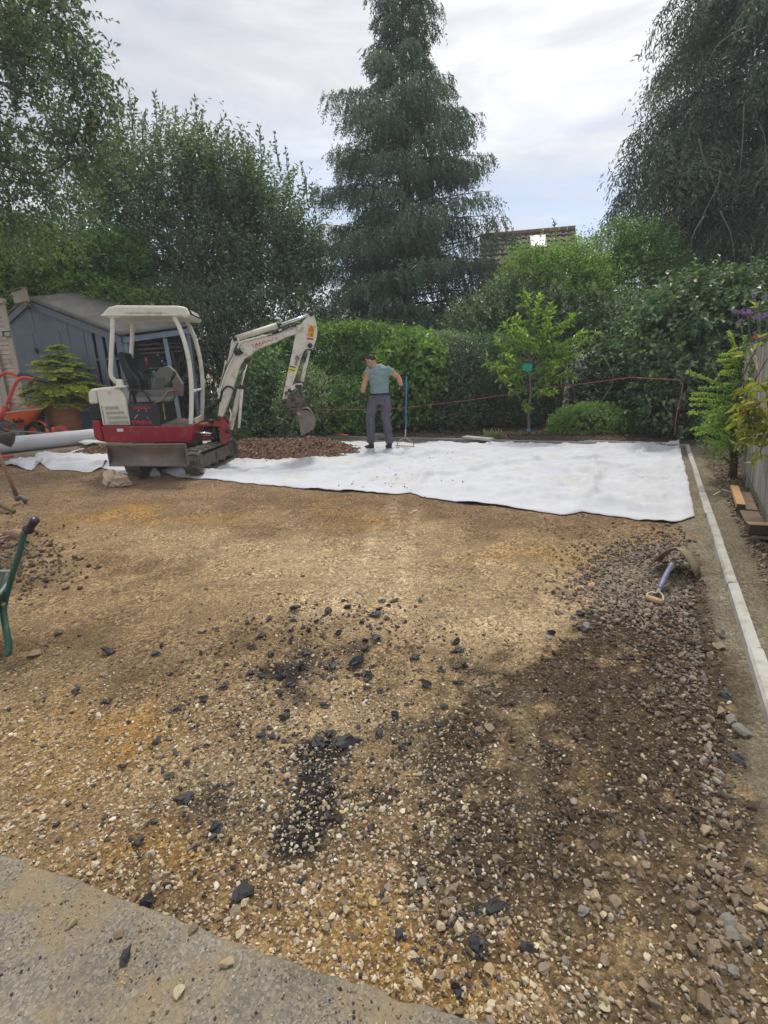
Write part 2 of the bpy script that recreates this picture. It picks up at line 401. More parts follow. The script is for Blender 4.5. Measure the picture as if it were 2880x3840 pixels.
    brown = np.clip(0.22 * up + 1.0 * blob(2300, 2200, 330, 160) + 0.3 * blob(2560, 2480, 190, 330) + 0.5 * dark + 0.14 + 0.2 * sstep(2450, 2800, wy) + 0.4 * blob(2750, 2950, 150, 350), 0, 1.3)
    tarc = np.clip(0.08 * sstep(2250, 2450, wy) + tar + 1.0 * blob(1330, 2340, 320, 70) + 1.0 * blob(1080, 2470, 330, 130) + 0.7 * blob(800, 2620, 300, 90) + 0.6 * blob(1750, 2560, 220, 130) + 0.85 * blob(1150, 2880, 330, 240) + 0.35 * blob(900, 3200, 700, 250) + 0.5 * blob(1750, 3400, 230, 200), 0, 1)
    return c, cream, brown, tarc

def ground_mat(name, grit=1.0, tint=None):
    m, t, b = new_mat(name)
    a = t.nodes.new('ShaderNodeAttribute'); a.attribute_name = 'col'
    base = a.outputs['Color']
    if tint: base = tmix(t, 1.0, base, tint, 'MULTIPLY')
    tcn = t.nodes.new('ShaderNodeTexCoord')
    def vor(scale, feat='F1'):
        v = t.nodes.new('ShaderNodeTexVoronoi'); v.inputs['Scale'].default_value = scale; v.feature = feat
        t.links.new(tcn.outputs['Object'], v.inputs['Vector']); return v
    v1, v2 = vor(55), vor(120)
    # small stones: each cell its own shade
    hue1 = tramp(t, v1.outputs['Color'], [(0.1, (0.40, 0.38, 0.36)), (0.5, (0.92, 0.90, 0.88)), (0.9, (1.95, 1.95, 1.93))])
    hue2 = tramp(t, v2.outputs['Color'], [(0.1, (0.50, 0.48, 0.46)), (0.6, (1.0, 0.98, 0.95)), (0.95, (1.8, 1.8, 1.76))])
    f = tramp(t, tnoise(t, 3.0, 6, 0.65), [(0.38, (0.2,) * 3), (0.62, (0.9 * grit,) * 3)])
    col = tmix(t, f, base, tmix(t, 1.0, base, hue1, 'MULTIPLY'))
    col = tmix(t, 0.55 * grit, col, tmix(t, 1.0, col, hue2, 'MULTIPLY'))
    fine = tramp(t, tnoise(t, 160, 3, 0.6), [(0.3, (0.7,) * 3), (0.7, (1.3,) * 3)])
    col = tmix(t, 0.8, col, tmix(t, 1.0, col, fine, 'MULTIPLY'))
    col = tmix(t, 1.0, col, (1.24, 1.20, 1.15), 'MULTIPLY')
    t.links.new(col, b.inputs['Base Color']); b.inputs['Roughness'].default_value = 0.95; b.inputs['Specular IOR Level'].default_value = 0.2
    h = t.nodes.new('ShaderNodeMath'); h.operation = 'MULTIPLY_ADD'
    t.links.new(v1.outputs['Distance'], h.inputs[0]); h.inputs[1].default_value = -0.6; t.links.new(tnoise(t, 70, 5, 0.7), h.inputs[2])
    tbump(t, b, h.outputs[0], 1.0, 0.035)
    return m
MAT_GROUND = ground_mat('bare_earth'); MAT_BED = ground_mat('bed_soil', 1.0); MAT_MORTAR = ground_mat('mortar_grit', 0.6)

xs = np.arange(-9.5, 6.9, 0.045)
ys = [0.15]
while ys[-1] < 14.2: ys.append(ys[-1] + max(0.02, 0.0085 * ys[-1]))
ys = np.array(ys)
GX, GY = np.meshgrid(xs, ys)
GZ = ground_h(GX, GY)
gc, gcream, gbrown, gtar = zones(GX, GY)
rr_, bb_ = dist_R(GX, GY), dist_B(GX, GY)
oo = np.maximum(rr_, bb_)
soil = np.array([0.060, 0.043, 0.030]) * (0.7 + 0.7 * fbm(GX * 5, GY * 5, 61))[..., None]
soil_r = np.array([0.135, 0.098, 0.062]) * (0.6 + 0.8 * fbm(GX * 3, GY * 3, 62))[..., None]
bedc = np.where((bb_ > rr_)[..., None], soil, soil_r)
mort = np.array([0.27, 0.243, 0.175]) * (0.72 + 0.5 * fbm(GX * 6, GY * 6, 63))[..., None]
jig = (fbm(GX * 3.5, GY * 3.5, 64) - 0.5) * 0.22
widen = np.where(rr_ > bb_, np.interp(GY, [2.2, 5.5], [0.05, 0.22]), 0.12)
mm_in = sstep(-widen - 0.10, -widen + 0.06, oo + jig); mm_out = sstep(0.33, 0.17, oo + jig) * (rr_ > bb_) * 0.9 + 0.2 * (bb_ >= rr_)
cm_ = np.where((oo < 0.0)[..., None], gc * (1 - mm_in[..., None]) + mort * mm_in[..., None], np.where((oo < 0.5)[..., None], bedc * (1 - mm_out[..., None]) + mort * mm_out[..., None], bedc))
nx, ny = len(xs), len(ys)
VALL = np.stack([GX, GY, GZ], -1).reshape(-1, 3); CALL = cm_.reshape(-1, 3)
ii = np.arange(nx * ny).reshape(ny, nx)
Q = np.stack([ii[:-1, :-1], ii[:-1, 1:], ii[1:, 1:], ii[1:, :-1]], -1).reshape(-1, 4)
fo = oo[:-1, :-1].reshape(-1); fl = dist_L(GX, GY)[:-1, :-1].reshape(-1); fr = (rr_ > bb_)[:-1, :-1].reshape(-1)
def sub_ground(name, mask, mat, label):
    q = Q[mask]; used, inv = np.unique(q, return_inverse=True)
    o = np_mesh(name, VALL[used], inv.reshape(-1, 4), mat, None, True, {'col': CALL[used]})
    return tag(o, label, None, None, 'structure')
path_edge = [G(*p) for p in ((-900, 2890), (0, 3220), (373, 3355), (720, 3502), (1241, 3689), (1440, 3750), (1720, 3842), (2600, 4050))]
YARD = sub_ground('yard_ground', (fo < -0.34) & (fl < 0.3), MAT_GROUND, 'dug over stony yard of sand, gravel and tar scraps')
MORTAR_IN = sub_ground('mortar_strip', (fo >= -0.34) & (fo < 0.0) & (fl < 0.3), MAT_MORTAR, 'rough grey mortar strip along the inside of the kerbs')
MORTAR_OUT = sub_ground('mortar_haunch', (fo >= 0.0) & (fo < 0.24) & fr, MAT_MORTAR, 'rough grey mortar strip between the side kerb and the fence')
BED = sub_ground('planting_bed', (((fo >= 0.0) & ~fr) | ((fo >= 0.24) & fr)) & (fl < 0.3), MAT_BED, 'dark planting soil behind the kerbs')

# land beyond, one sheet to the horizon
m_land = pm('rough_grass', (0.055, 0.075, 0.03), (0.11, 0.10, 0.05), 0.4, 0.95, bump=0.5, bscale=8)
V = []; F = []
ring = [0.0, 15, 30, 80, 160, 340]
n = 48
land_v = [(0, 0, -0.35)]
for r_ in ring[1:]:
    for j in range(n):
        a = 2 * math.pi * j / n
        land_v.append((r_ * math.cos(a), r_ * math.sin(a), -0.35 - (0.0 if r_ < 60 else 0.2)))
land_f = [(0, 1 + j, 1 + (j + 1) % n) for j in range(n)]
for k in range(len(ring) - 2):
    for j in range(n):
        a = 1 + k * n + j; b_ = 1 + k * n + (j + 1) % n
        land_f.append((a, a + n, b_ + n, b_))
tag(raw_mesh('ground', land_v, land_f, m_land), 'rough grassy land beyond the garden', kind='structure')
# far blue hills, glimpsed between the trees
m_hill = pm('far_hill', (0.20, 0.27, 0.33), (0.26, 0.32, 0.36), 0.004, 0.95)
m_field = pm('stubble_field', (0.45, 0.36, 0.18), (0.36, 0.32, 0.16), 0.02, 0.95)
hv = []; hf = []
for i in range(61):
    a = R(-60 + 2 * i); hgt = 55 + 35 * math.sin(i * 0.31) + 18 * math.sin(i * 0.83 + 1)
    for rr2, z2 in ((230, -0.6), (255, hgt * 0.075), (280, hgt * 0.12), (320, -0.6)):
        hv.append((rr2 * math.sin(a), rr2 * math.cos(a), z2))
for i in range(60):
    for k in range(3):
        a = i * 4 + k; hf.append((a, a + 1, a + 5, a + 4))
tag(raw_mesh('hills', hv, hf, m_hill, None, True), 'far blue hills behind the trees', kind='structure')
fv = []
for i in range(11):
    a = R(-22 + 3 * i)
    for rr2, z2 in ((60, -0.34), (150, 3.0 + math.sin(i) * 0.4)): fv.append((rr2 * math.sin(a), rr2 * math.cos(a), z2))
tag(raw_mesh('field', fv, [(2 * i, 2 * i + 1, 2 * i + 3, 2 * i + 2) for i in range(10)], m_field), 'pale stubble field behind the gardens', kind='structure')

# ---------------------------------------------------------------- concrete path, bottom left
m_path, t_, b_ = new_mat('worn_concrete')
base = tramp(t_, tnoise(t_, 2.2, 5), [(0.3, (0.165, 0.148, 0.122)), (0.7, (0.255, 0.23, 0.19))])
vv = t_.nodes.new('ShaderNodeTexVoronoi'); vv.inputs['Scale'].default_value = 150; t_.links.new(t_.nodes.new('ShaderNodeTexCoord').outputs['Object'], vv.inputs['Vector'])
sp = tramp(t_, vv.outputs['Color'], [(0.1, (0.55, 0.52, 0.48)), (0.55, (0.95, 0.93, 0.9)), (0.93, (1.7, 1.6, 1.4))])
base = tmix(t_, 0.75, base, tmix(t_, 1.0, base, sp, 'MULTIPLY'))
mud = tramp(t_, tnoise(t_, 5.5, 7, 0.7), [(0.46, (0, 0, 0)), (0.60, (0.75,) * 3)])
base = tmix(t_, mud, base, (0.27, 0.20, 0.11))
oil = tramp(t_, tnoise(t_, 4.1, 6, 0.6), [(0.60, (0, 0, 0)), (0.74, (0.6,) * 3)])
base = tmix(t_, oil, base, (0.07, 0.065, 0.06))
t_.links.new(base, b_.inputs['Base Color']); b_.inputs['Roughness'].default_value = 0.9
hh = t_.nodes.new('ShaderNodeMath'); hh.operation = 'MULTIPLY_ADD'; t_.links.new(vv.outputs['Distance'], hh.inputs[0]); hh.inputs[1].default_value = -0.8; t_.links.new(tnoise(t_, 40, 6, 0.7), hh.inputs[2])
tbump(t_, b_, hh.outputs[0], 0.6, 0.01)
pe = []
for a, b2 in zip(path_edge, path_edge[1:]):
    for k in range(14):
        q = a + (b2 - a) * k / 14; q = q + np.array([0, (fbm(q[0] * 14, 3.3, 7) - 0.5) * 0.03, 0]); pe.append(q)
pv = []; pf = []
ZP = 0.035
for q in pe:
    pv += [(q[0], q[1] + 0.004, -0.08), (q[0], q[1], ZP - 0.006), (q[0], q[1] - 0.008, ZP), (q[0] - 0.25, q[1] - 1.3, ZP), (q[0] - 0.4, -1.6, ZP)]
for i in range(len(pe) - 1):
    for k in range(4):
        a = i * 5 + k; pf.append((a, a + 5, a + 6, a + 1))
PATH = tag(raw_mesh('concrete_path', pv, pf, m_path, None, True), 'worn concrete path crossing the near corner', kind='structure')

# ---------------------------------------------------------------- stones
def ico(sub):
    bm = bmesh.new(); bmesh.ops.create_icosphere(bm, subdivisions=sub, radius=1)
    V = np.array([v.co[:] for v in bm.verts]); T = np.array([[v.index for v in f.verts] for f in bm.faces]); bm.free(); return V, T
ICO1, ICO2 = ico(1), ico(2)
def stone_shapes(k, base, seed, chunky=0.28):
    r = np.random.default_rng(seed); out = []
    for _ in range(k):
        V = base[0].copy()
        for _ in range(9):                                                   # shave flat facets
            d = unit(r.normal(size=3)); lim = r.uniform(0.42, 0.80); s = V @ d
            V -= np.outer(np.maximum(s - lim, 0), d)
        V *= (1 + r.normal(scale=chunky * 0.3, size=(len(V), 1)))
        V *= np.array([1.15, r.uniform(0.65, 1.05), r.uniform(0.5, 0.85)])
        out.append(V)
    return out
SH1 = stone_shapes(10, ICO1, 3); SH2 = stone_shapes(8, ICO2, 4, 0.30); CHIP = [v * np.array([1, 0.75, 0.34]) for v in stone_shapes(8, ICO1, 9, 0.4)]
def rotmats(r, n, tilt):
    a = r.uniform(0, 2 * np.pi, n); ax = r.normal(scale=tilt, size=n); ay = r.normal(scale=tilt, size=n)
    ca, sa = np.cos(a), np.sin(a); Z = np.zeros(n); O = np.ones(n)
    Rz = np.stack([np.stack([ca, -sa, Z], -1), np.stack([sa, ca, Z], -1), np.stack([Z, Z, O], -1)], 1)
    Rx = np.stack([np.stack([O, Z, Z], -1), np.stack([Z, np.cos(ax), -np.sin(ax)], -1), np.stack([Z, np.sin(ax), np.cos(ax)], -1)], 1)
    Ry = np.stack([np.stack([np.cos(ay), Z, np.sin(ay)], -1), np.stack([Z, O, Z], -1), np.stack([-np.sin(ay), Z, np.cos(ay)], -1)], 1)
    return Ry @ Rx @ Rz
def scatter_stones(name, pos, size, col, shapes, tris, mat, seed, tilt=0.35, sink=0.25, smooth=False, parent=None):
    r = np.random.default_rng(seed); n = len(pos); which = r.integers(0, len(shapes), n); RM = rotmats(r, n, tilt)
    nv = len(shapes[0]); V = np.empty((n, nv, 3))
    S = np.stack(shapes)[which]
    V = np.einsum('nij,nvj->nvi', RM, S) * size[:, None, None] + pos[:, None, :]
    V[:, :, 2] += (size * (0.55 - sink))[:, None]
    T = (tris[None] + (np.arange(n) * nv)[:, None, None]).reshape(-1, 3)
    c = np.repeat(col, nv, 0) if col is not None else None
    return np_mesh(name, V.reshape(-1, 3), T, mat, parent, smooth, {'col': c} if c is not None else None)
def stone_mat(name, rough=0.85, spec=0.35, amt=0.5, tint=None):
    m, t, b = new_mat(name); a = t.nodes.new('ShaderNodeAttribute'); a.attribute_name = 'col'
    f = tramp(t, tnoise(t, 90, 4, 0.65), [(0.3, (0.72,) * 3), (0.7, (1.22,) * 3)])
    c = tmix(t, amt, a.outputs['Color'], tmix(t, 1.0, a.outputs['Color'], f, 'MULTIPLY'))
    t.links.new(c, b.inputs['Base Color']); b.inputs['Roughness'].default_value = rough; b.inputs['Specular IOR Level'].default_value = spec
    tbump(t, b, tnoise(t, 180, 4, 0.65), 0.5, 0.004)
    return m
MAT_STONE = stone_mat('loose_stone'); MAT_TARSTONE = stone_mat('tar_lump_surface', 0.42, 0.6)
CREAM = np.array([[0.50, 0.41, 0.27], [0.58, 0.50, 0.36], [0.42, 0.32, 0.18], [0.45, 0.33, 0.16], [0.38, 0.33, 0.26], [0.62, 0.56, 0.45]])
BROWN = np.array([[0.21, 0.155, 0.10], [0.15, 0.115, 0.08], [0.27, 0.205, 0.14], [0.22, 0.20, 0.17], [0.30, 0.22, 0.17], [0.12, 0.10, 0.08]])
TARC = np.array([[0.017, 0.017, 0.020], [0.026, 0.025, 0.026], [0.040, 0.036, 0.032]])
def inside_yard(x, y):
    px, py = PX(x, y, 0 * x)
    ok = (px > -120) & (px < 3000) & (py < 3900) & (py > 1690) & (np.maximum(dist_R(x, y), dist_B(x, y)) < -0.12) & (dist_L(x, y) < -0.1)
    pex = np.array([p[0] for p in path_edge]); pey = np.array([p[1] for p in path_edge])
    return ok & (y > np.interp(x, pex, pey) + 0.01), px, py
FAB_NEAR = [(-60, 1762), (10, 1748), (60, 1756), (120, 1770), (152, 1742), (190, 1768), (260, 1770), (330, 1776), (372, 1755), (440, 1770), (520, 1786), (600, 1768), (680, 1795), (760, 1800), (940, 1818), (1010, 1822), (1128, 1838), (1320, 1846), (1480, 1858), (1536, 1852), (1600, 1872), (1760, 1888), (1960, 1916), (2100, 1936), (2180, 1924), (2250, 1934), (2396, 1956), (2526, 1968), (2560, 1966), (2604, 1954)]
def near_edge_y(px): return np.interp(px, [p[0] for p in FAB_NEAR], [p[1] for p in FAB_NEAR])
def sample_yard(n, ymax, ymin=0.5, power=1.6):
    """points that thin out with distance"""
    r = rng.uniform(0, 1, n); y = ymin + (ymax - ymin) * r ** power; x = rng.uniform(-1.05, 1.05, n) * (0.75 + y * 0.83)
    ok, px, py = inside_yard(x, y); ok &= (py > near_edge_y(px) + 4) | (px > 2600)
    return x[ok], y[ok]
def pick(pal, n, jit=0.16):
    return np.clip(pal[rng.integers(0, len(pal), n)] * (1 + rng.normal(scale=jit, size=(n, 1))), 0.008, 0.8)
allp = []; alls = []; allc = []
def strew(n, ymax, smin, smax, mode, power=1.6, gain=1.0, ymin=0.5):
    x, y = sample_yard(n, ymax, ymin, power); c, cr, br, ta = zones(x, y)
    dens = {'cream': cr, 'brown': br, 'tar': ta}[mode] * gain
    k = rng.uniform(0, 1, len(x)) < dens; x, y, c = x[k], y[k], c[k]
    s = smin * (smax / smin) ** rng.beta(1.1, 2.8, len(x))
    z = ground_h(x, y)
    pal = pick({'cream': CREAM, 'brown': BROWN, 'tar': TARC}[mode], len(x))
    if mode != 'tar':
        mixk = rng.beta(1.3, 1.9, (len(x), 1)) * (0.85 if mode == 'brown' else 0.75)
        pal = pal * (1 - mixk) + c * 1.15 * mixk
    allp.append(np.stack([x, y, z], -1)); alls.append(s); allc.append(pal)
strew(46000, 3.6, 0.0040, 0.0175, 'cream', 1.3, 1.0)
strew(14000, 6.0, 0.007, 0.026, 'cream', 1.4, 0.5)
strew(30000, 3.6, 0.0036, 0.0145, 'brown', 1.3, 0.8)
strew(34000, 9.0, 0.007, 0.026, 'brown', 1.2, 0.8)
strew(42000, 5.0, 0.0035, 0.021, 'tar', 1.3, 1.1)
gp, gs, gcol = np.concatenate(allp), np.concatenate(alls), np.concatenate(allc)
def clods(n, ymax, smin, smax):
    x, y = sample_yard(n, ymax, 0.5, 1.25); c, cr, br, ta = zones(x, y); k = (c.mean(1) < 0.075) & (ta < 0.35); x, y, c = x[k], y[k], c[k]
    return np.stack([x, y, ground_h(x, y)], -1), smin * (smax / smin) ** rng.beta(1.1, 2.6, len(x)), np.clip(np.array([[0.074, 0.052, 0.033]]) * rng.uniform(0.55, 1.35, (len(x), 1)), 0.006, 1)
cp_, cs_, cc_ = clods(30000, 5.2, 0.006, 0.030)
# crushed stone by the shovel and along the side kerb: packed close
def pack(n, cx, cy, sx, sy, smin, smax, pal):
    px = rng.normal(cx, sx, n); py = rng.normal(cy, sy, n); q = np.array([G(a, max(b, 1720)) for a, b in zip(px, py)])
    ok, _, _ = inside_yard(q[:, 0], q[:, 1]); ok &= (dist_R(q[:, 0], q[:, 1]) < -0.2) & (py > near_edge_y(px) + 6); q = q[ok]; q[:, 2] = ground_h(q[:, 0], q[:, 1]) + rng.uniform(0, 0.012, len(q))
    return q, smin * (smax / smin) ** rng.beta(1.3, 2.2, len(q)), pick(pal, len(q))
for args in ((3400, 2410, 2180, 130, 80, 0.011, 0.030, BROWN), (800, 2580, 2420, 80, 140, 0.008, 0.026, BROWN * 0.75), (420, 2740, 2720, 60, 170, 0.010, 0.034, BROWN[[0, 2, 3, 4]]), (500, 2600, 2060, 90, 40, 0.012, 0.03, BROWN), (260, 2800, 3320, 110, 260, 0.010, 0.030, BROWN[[0, 2, 3, 4]]), (650, 40, 2110, 120, 60, 0.010, 0.040, np.array([[0.085, 0.058, 0.035], [0.125, 0.088, 0.054], [0.065, 0.045, 0.028], [0.20, 0.15, 0.10]]))):
    a, b2, c2 = pack(*args); gp = np.concatenate([gp, a]); gs = np.concatenate([gs, b2]); gcol = np.concatenate([gcol, c2])
order = np.argsort(-gs / np.maximum(gp[:, 1], 0.4))
gp, gs, gcol = gp[order], gs[order], gcol[order]
# the 240 that show largest are picked out one by one
NBIG = 170
is_tar = gcol.mean(1) < 0.045
def piece_mesh(nm, V, T, mat, col):
    me = bpy.data.meshes.new(nm); me.from_pydata([tuple(v) for v in V], [], [tuple(t) for t in T])
    at = me.attributes.new('col', 'FLOAT_COLOR', 'POINT'); at.data.foreach_set('color', np.tile(np.array([*col, 1], np.float32), len(V)))
    me.materials.append(mat); return me
stone_meshes = [[piece_mesh('stone', v, ICO2[1], MAT_STONE, c) for v in SH2] for c in (CREAM[0], CREAM[1], CREAM[2], BROWN[2], BROWN[0], BROWN[3])]
tar_meshes = [piece_mesh('tarmac_lump', v, ICO2[1], MAT_TARSTONE, TARC[k % 3]) for k, v in enumerate(stone_shapes(6, ICO2, 21, 1.0))]
def lay(mesh_, name, p, s, r, flat=1.0, sink=0.25, parent=None):
    o = bpy.data.objects.new(name, mesh_); COL.objects.link(o); o.location = Vector((p[0], p[1], p[2] + s * (0.5 - sink)))
    o.rotation_euler = (r.normal(scale=0.25), r.normal(scale=0.25), r.uniform(0, 6.28)); o.scale = (s, s, s * flat); o.parent = parent or YARD; return o
rs = np.random.default_rng(77)
nb = 0
for i in range(NBIG):
    if is_tar[i]: lay(tar_meshes[i % 6], 'tarmac_lump', gp[i], gs[i] * 1.1, rs)
    else:
        grp = stone_meshes[int(np.argmin([np.abs(np.array(c) - gcol[i]).sum() for c in (CREAM[0], CREAM[1], CREAM[2], BROWN[2], BROWN[0], BROWN[3])]))]
        lay(grp[i % 8], 'stone', gp[i], gs[i], rs)
# lumps of broken tarmac where the photo shows them (photo x, y, width in photo pixels)
for px, py, wpx in ((1107, 2298, 46), (1424, 2285, 30), (1405, 2312, 44), (1450, 2318, 34), (1480, 2258, 34), (1575, 2258, 30), (1290, 2262, 20), (1050, 2238, 18), (1135, 2168, 20), (1410, 2404, 52), (1716, 2446, 46), (1010, 2330, 26), (930, 2345, 30), (1130, 2505, 50), (1240, 2500, 70), (1330, 2495, 70), (1048, 2545, 54), (1090, 2575, 40), (980, 2390, 40), (945, 2432, 48), (1155, 2452, 40), (1380, 2530, 36), (410, 2462, 60), (285, 2598, 44), (2175, 2302, 40), (2150, 2320, 30), (1300, 2790, 80), (1190, 2790, 56), (1150, 2850, 44), (1240, 2750, 50), (2700, 2410, 46), (2720, 2640, 52), (2760, 2880, 62), (560, 3395, 80), (910, 3350, 86), (480, 3630, 66), (812, 3110, 60), (520, 3165, 56), (690, 3000, 66), (980, 2760, 40), (1060, 2700, 44), (1480, 2680, 44), (1600, 2570, 50), (1560, 2475, 40), (1720, 2560, 44), (1265, 2385, 34), (1190, 2340, 26), (1490, 2355, 26), (2065, 2375, 36), (840, 2590, 40), (770, 2640, 44), (1420, 2755, 44), (1530, 2790, 40), (660, 2830, 44), (590, 2790, 40), (1850, 3420, 66), (1780, 3560, 60)):
    q = G(px, py); z = ground_h(q[0], q[1]); onp = q[1] < np.interp(q[0], [p[0] for p in path_edge], [p[1] for p in path_edge])
    s = wpx / CAM_F * float((q - _eye) @ _fw) * 0.5
    lay(tar_meshes[int(rs.integers(6))], 'tarmac_lump', (q[0], q[1], ZP if onp else z), s, rs, 0.8, 0.1, PATH if onp else YARD)
for cx_, cy_, sx_, sy_, n_ in ((1330, 2330, 170, 45, 22), (1050, 2460, 190, 75, 34), (1260, 2500, 130, 40, 14), (1200, 2850, 190, 130, 34), (850, 2680, 260, 120, 18), (1720, 2560, 130, 60, 14), (1150, 2640, 260, 70, 14)):
    for _ in range(n_):
        q = G(cx_ + rs.normal() * sx_, cy_ + rs.normal() * sy_); s = 10 ** rs.uniform(1.1, 1.6) * (0.6 + cy_ / 6500) / CAM_F * float((q - _eye) @ _fw) * 0.5
        lay(tar_meshes[int(rs.integers(6))], 'tarmac_lump', (q[0], q[1], ground_h(q[0], q[1])), s, rs, 0.85, 0.15)
for px, py, wpx, k in ((218, 2378, 50, 4), (1835, 2740, 46, 3), (2167, 2740, 42, 3), (2228, 3380, 64, 2), (2200, 3330, 40, 3), (2720, 3770, 60, 3), (2640, 3130, 64, 2), (2690, 2450, 50, 3), (2660, 2480, 46, 3), (2700, 2700, 60, 3), (2740, 2740, 70, 5), (2660, 2720, 56, 4), (2780, 2780, 80, 5), (2650, 2830, 60, 3), (280, 3500, 50, 2), (455, 3540, 40, 4), (860, 3650, 62, 2), (680, 3755, 56, 0), (735, 3520, 50, 4), (2260, 3450, 40, 0), (2040, 3530, 46, 0), (1650, 3490, 60, 0), (2500, 3560, 50, 3), (2420, 3600, 46, 1), (2800, 3280, 70, 3), (2850, 3450, 60, 2), (130, 2460, 60, 4), (760, 2380, 40, 3), (390, 2540, 36, 3), (2110, 2400, 40, 3), (2200, 2360, 44, 5), (60, 2040, 36, 4), (110, 2125, 50, 4), (1795, 2745, 40, 4), (1410, 2345, 20, 3), (2560, 2620, 40, 0), (2600, 2560, 44, 3)):
    q = G(px, py); z = ground_h(q[0], q[1]); onp = q[1] < np.interp(q[0], [p[0] for p in path_edge], [p[1] for p in path_edge])
    s = wpx / CAM_F * float((q - _eye) @ _fw) * 0.46
    lay(stone_meshes[k][int(rs.integers(8))], 'stone', (q[0], q[1], ZP if onp else z), s, rs, 1.0, 0.15, PATH if onp else YARD)
for i in range(190):                                                              # crumbs dropped on the path
    px, py = rs.uniform(0, 1500), rs.uniform(3300, 3830); q = G(px, py, ZP)
    if q[1] > np.interp(q[0], [p[0] for p in path_edge], [p[1] for p in path_edge]) - 0.02: continue
    s = rs.uniform(0.0015, 0.006); o = lay(tar_meshes[i % 6] if i % 3 == 0 else stone_meshes[[0, 2, 4, 3][i % 4]][i % 8], 'tarmac_lump' if i % 3 == 0 else 'stone', (q[0], q[1], ZP), s, rs, 1, 0.2, PATH)
n = 5200; px = rng.uniform(-60, 1650, n); py = rng.uniform(3180, 3860, n); q = np.array([G(a, b2, ZP) for a, b2 in zip(px, py)])
pv_ = fbm(q[:, 0] * 7, q[:, 1] * 7, 131, 3); ey = np.interp(q[:, 0], [p[0] for p in path_edge], [p[1] for p in path_edge]) - q[:, 1]; k = (ey > 0.015) & (rng.uniform(size=n) < np.clip((pv_ - 0.45) * 5, 0.03, 1) + 0.5 * np.exp(-ey / 0.07)); q = q[k]
tag(scatter_stones('path_grit', q, 0.0016 * 4.5 ** rng.beta(1, 2.0, len(q)), pick(np.concatenate([TARC[2:], BROWN[:3], CREAM[2:4], BROWN[:3], CREAM[3:4]]), len(q)), SH1, ICO1[1], MAT_STONE, 15, 0.5, 0.3), 'crumbs of soil, grit and tar trodden onto the concrete path', kind='stuff')
g1 = scatter_stones('gravel', gp[NBIG:][~is_tar[NBIG:]], gs[NBIG:][~is_tar[NBIG:]], gcol[NBIG:][~is_tar[NBIG:]], SH1, ICO1[1], MAT_STONE, 5, 0.40, 0.34)
tag(g1, 'loose cream and brown gravel strewn over the yard', kind='stuff')
tag(scatter_stones('soil_clods', cp_, cs_, cc_, SH1, ICO1[1], MAT_STONE, 7, 0.5, 0.3), 'dark crumbly soil clods on the right of the yard', kind='stuff')
g2 = scatter_stones('tarmac_crumbs', gp[NBIG:][is_tar[NBIG:]], gs[NBIG:][is_tar[NBIG:]], gcol[NBIG:][is_tar[NBIG:]], SH1, ICO1[1], MAT_TARSTONE, 6)
tag(g2, 'black tarmac crumbs scattered over the near yard', kind='stuff')
# stony soil between side kerb and fence
n = 9500
t1 = rng.uniform(0, 8.6, n); o1 = 0.24 + 1.4 * rng.beta(1.0, 1.5, n); bp = KC[:2] + np.outer(t1, dR) + np.outer(o1, nR)
bz = ground_h(bp[:, 0], bp[:, 1]); s1 = 0.009 * 3.6 ** rng.beta(1.2, 2.4, n); c1 = pick(np.concatenate([BROWN, CREAM[[2, 4]] * 0.8]), n)
tag(scatter_stones('bed_gravel', np.stack([bp[:, 0], bp[:, 1], bz], -1), s1, c1, SH1, ICO1[1], MAT_STONE, 8), 'small stones in the soil between the side kerb and the fence', kind='stuff')
n = 2600
t1 = rng.uniform(0, 13, n); o1 = rng.uniform(0.12, 1.2, n); bp = KC[:2] + np.outer(t1, dB) + np.outer(o1, nB); bz = ground_h(bp[:, 0], bp[:, 1])
tag(scatter_stones('bed_litter', np.stack([bp[:, 0], bp[:, 1], bz], -1), rng.uniform(0.008, 0.04, n), pick(np.array([[0.05, 0.037, 0.028], [0.09, 0.06, 0.04], [0.16, 0.12, 0.08], [0.03, 0.025, 0.02]]), n), CHIP, ICO1[1], MAT_STONE, 9), 'dead leaves and clods on the soil under the hedges', kind='stuff')

# ---------------------------------------------------------------- kerbs
m_kerb = pm('precast_concrete', (0.46, 0.455, 0.41), (0.36, 0.355, 0.315), 9, 0.85, bump=0.25, bscale=90, dirt=(0.28, 0.23, 0.16), damt=0.8, dscale=6, dlo=0.50)
m_kerb2 = pm('precast_concrete_grey', (0.25, 0.25, 0.24), (0.20, 0.20, 0.19), 9, 0.85, bump=0.25, bscale=90, dirt=(0.17, 0.15, 0.11), damt=0.5, dscale=3.5)
def kerb_run(label, start, d, nout, length, unit_l, mat, first=0.0):
    t = thing('kerb', (start[0], start[1], 0), label, 'kerb')
    s = first; k = 0
    while s < length:
        e = s + unit_l - 0.006; a = start[:2] + d * s; b2 = start[:2] + d * e; mb = MB(); j = rs.normal(scale=0.004, size=4)
        prof = [(0.0 + j[0], -0.12), (0.0 + j[0], 0.086), (0.012 + j[0], 0.10 + j[3]), (0.062 + j[1], 0.10 + j[2]), (0.070 + j[1], 0.088), (0.070 + j[1], -0.12)]
        V = [np.array([*(q + nout * w_), z_]) for q in (a, b2) for w_, z_ in prof]; m_ = len(prof)
        mb.add(V, [tuple(range(m_)), tuple(range(2 * m_ - 1, m_ - 1, -1))] + [(i, (i + 1) % m_, m_ + (i + 1) % m_, m_ + i) for i in range(m_)])
        mb.build('kerb_stone', mat, t); s += unit_l; k += 1
    return t
kerb_run('pale concrete kerb running from the far corner past the shovel towards the viewer', KC, dR, nR, 9.6, 0.915, m_kerb, 0.0)
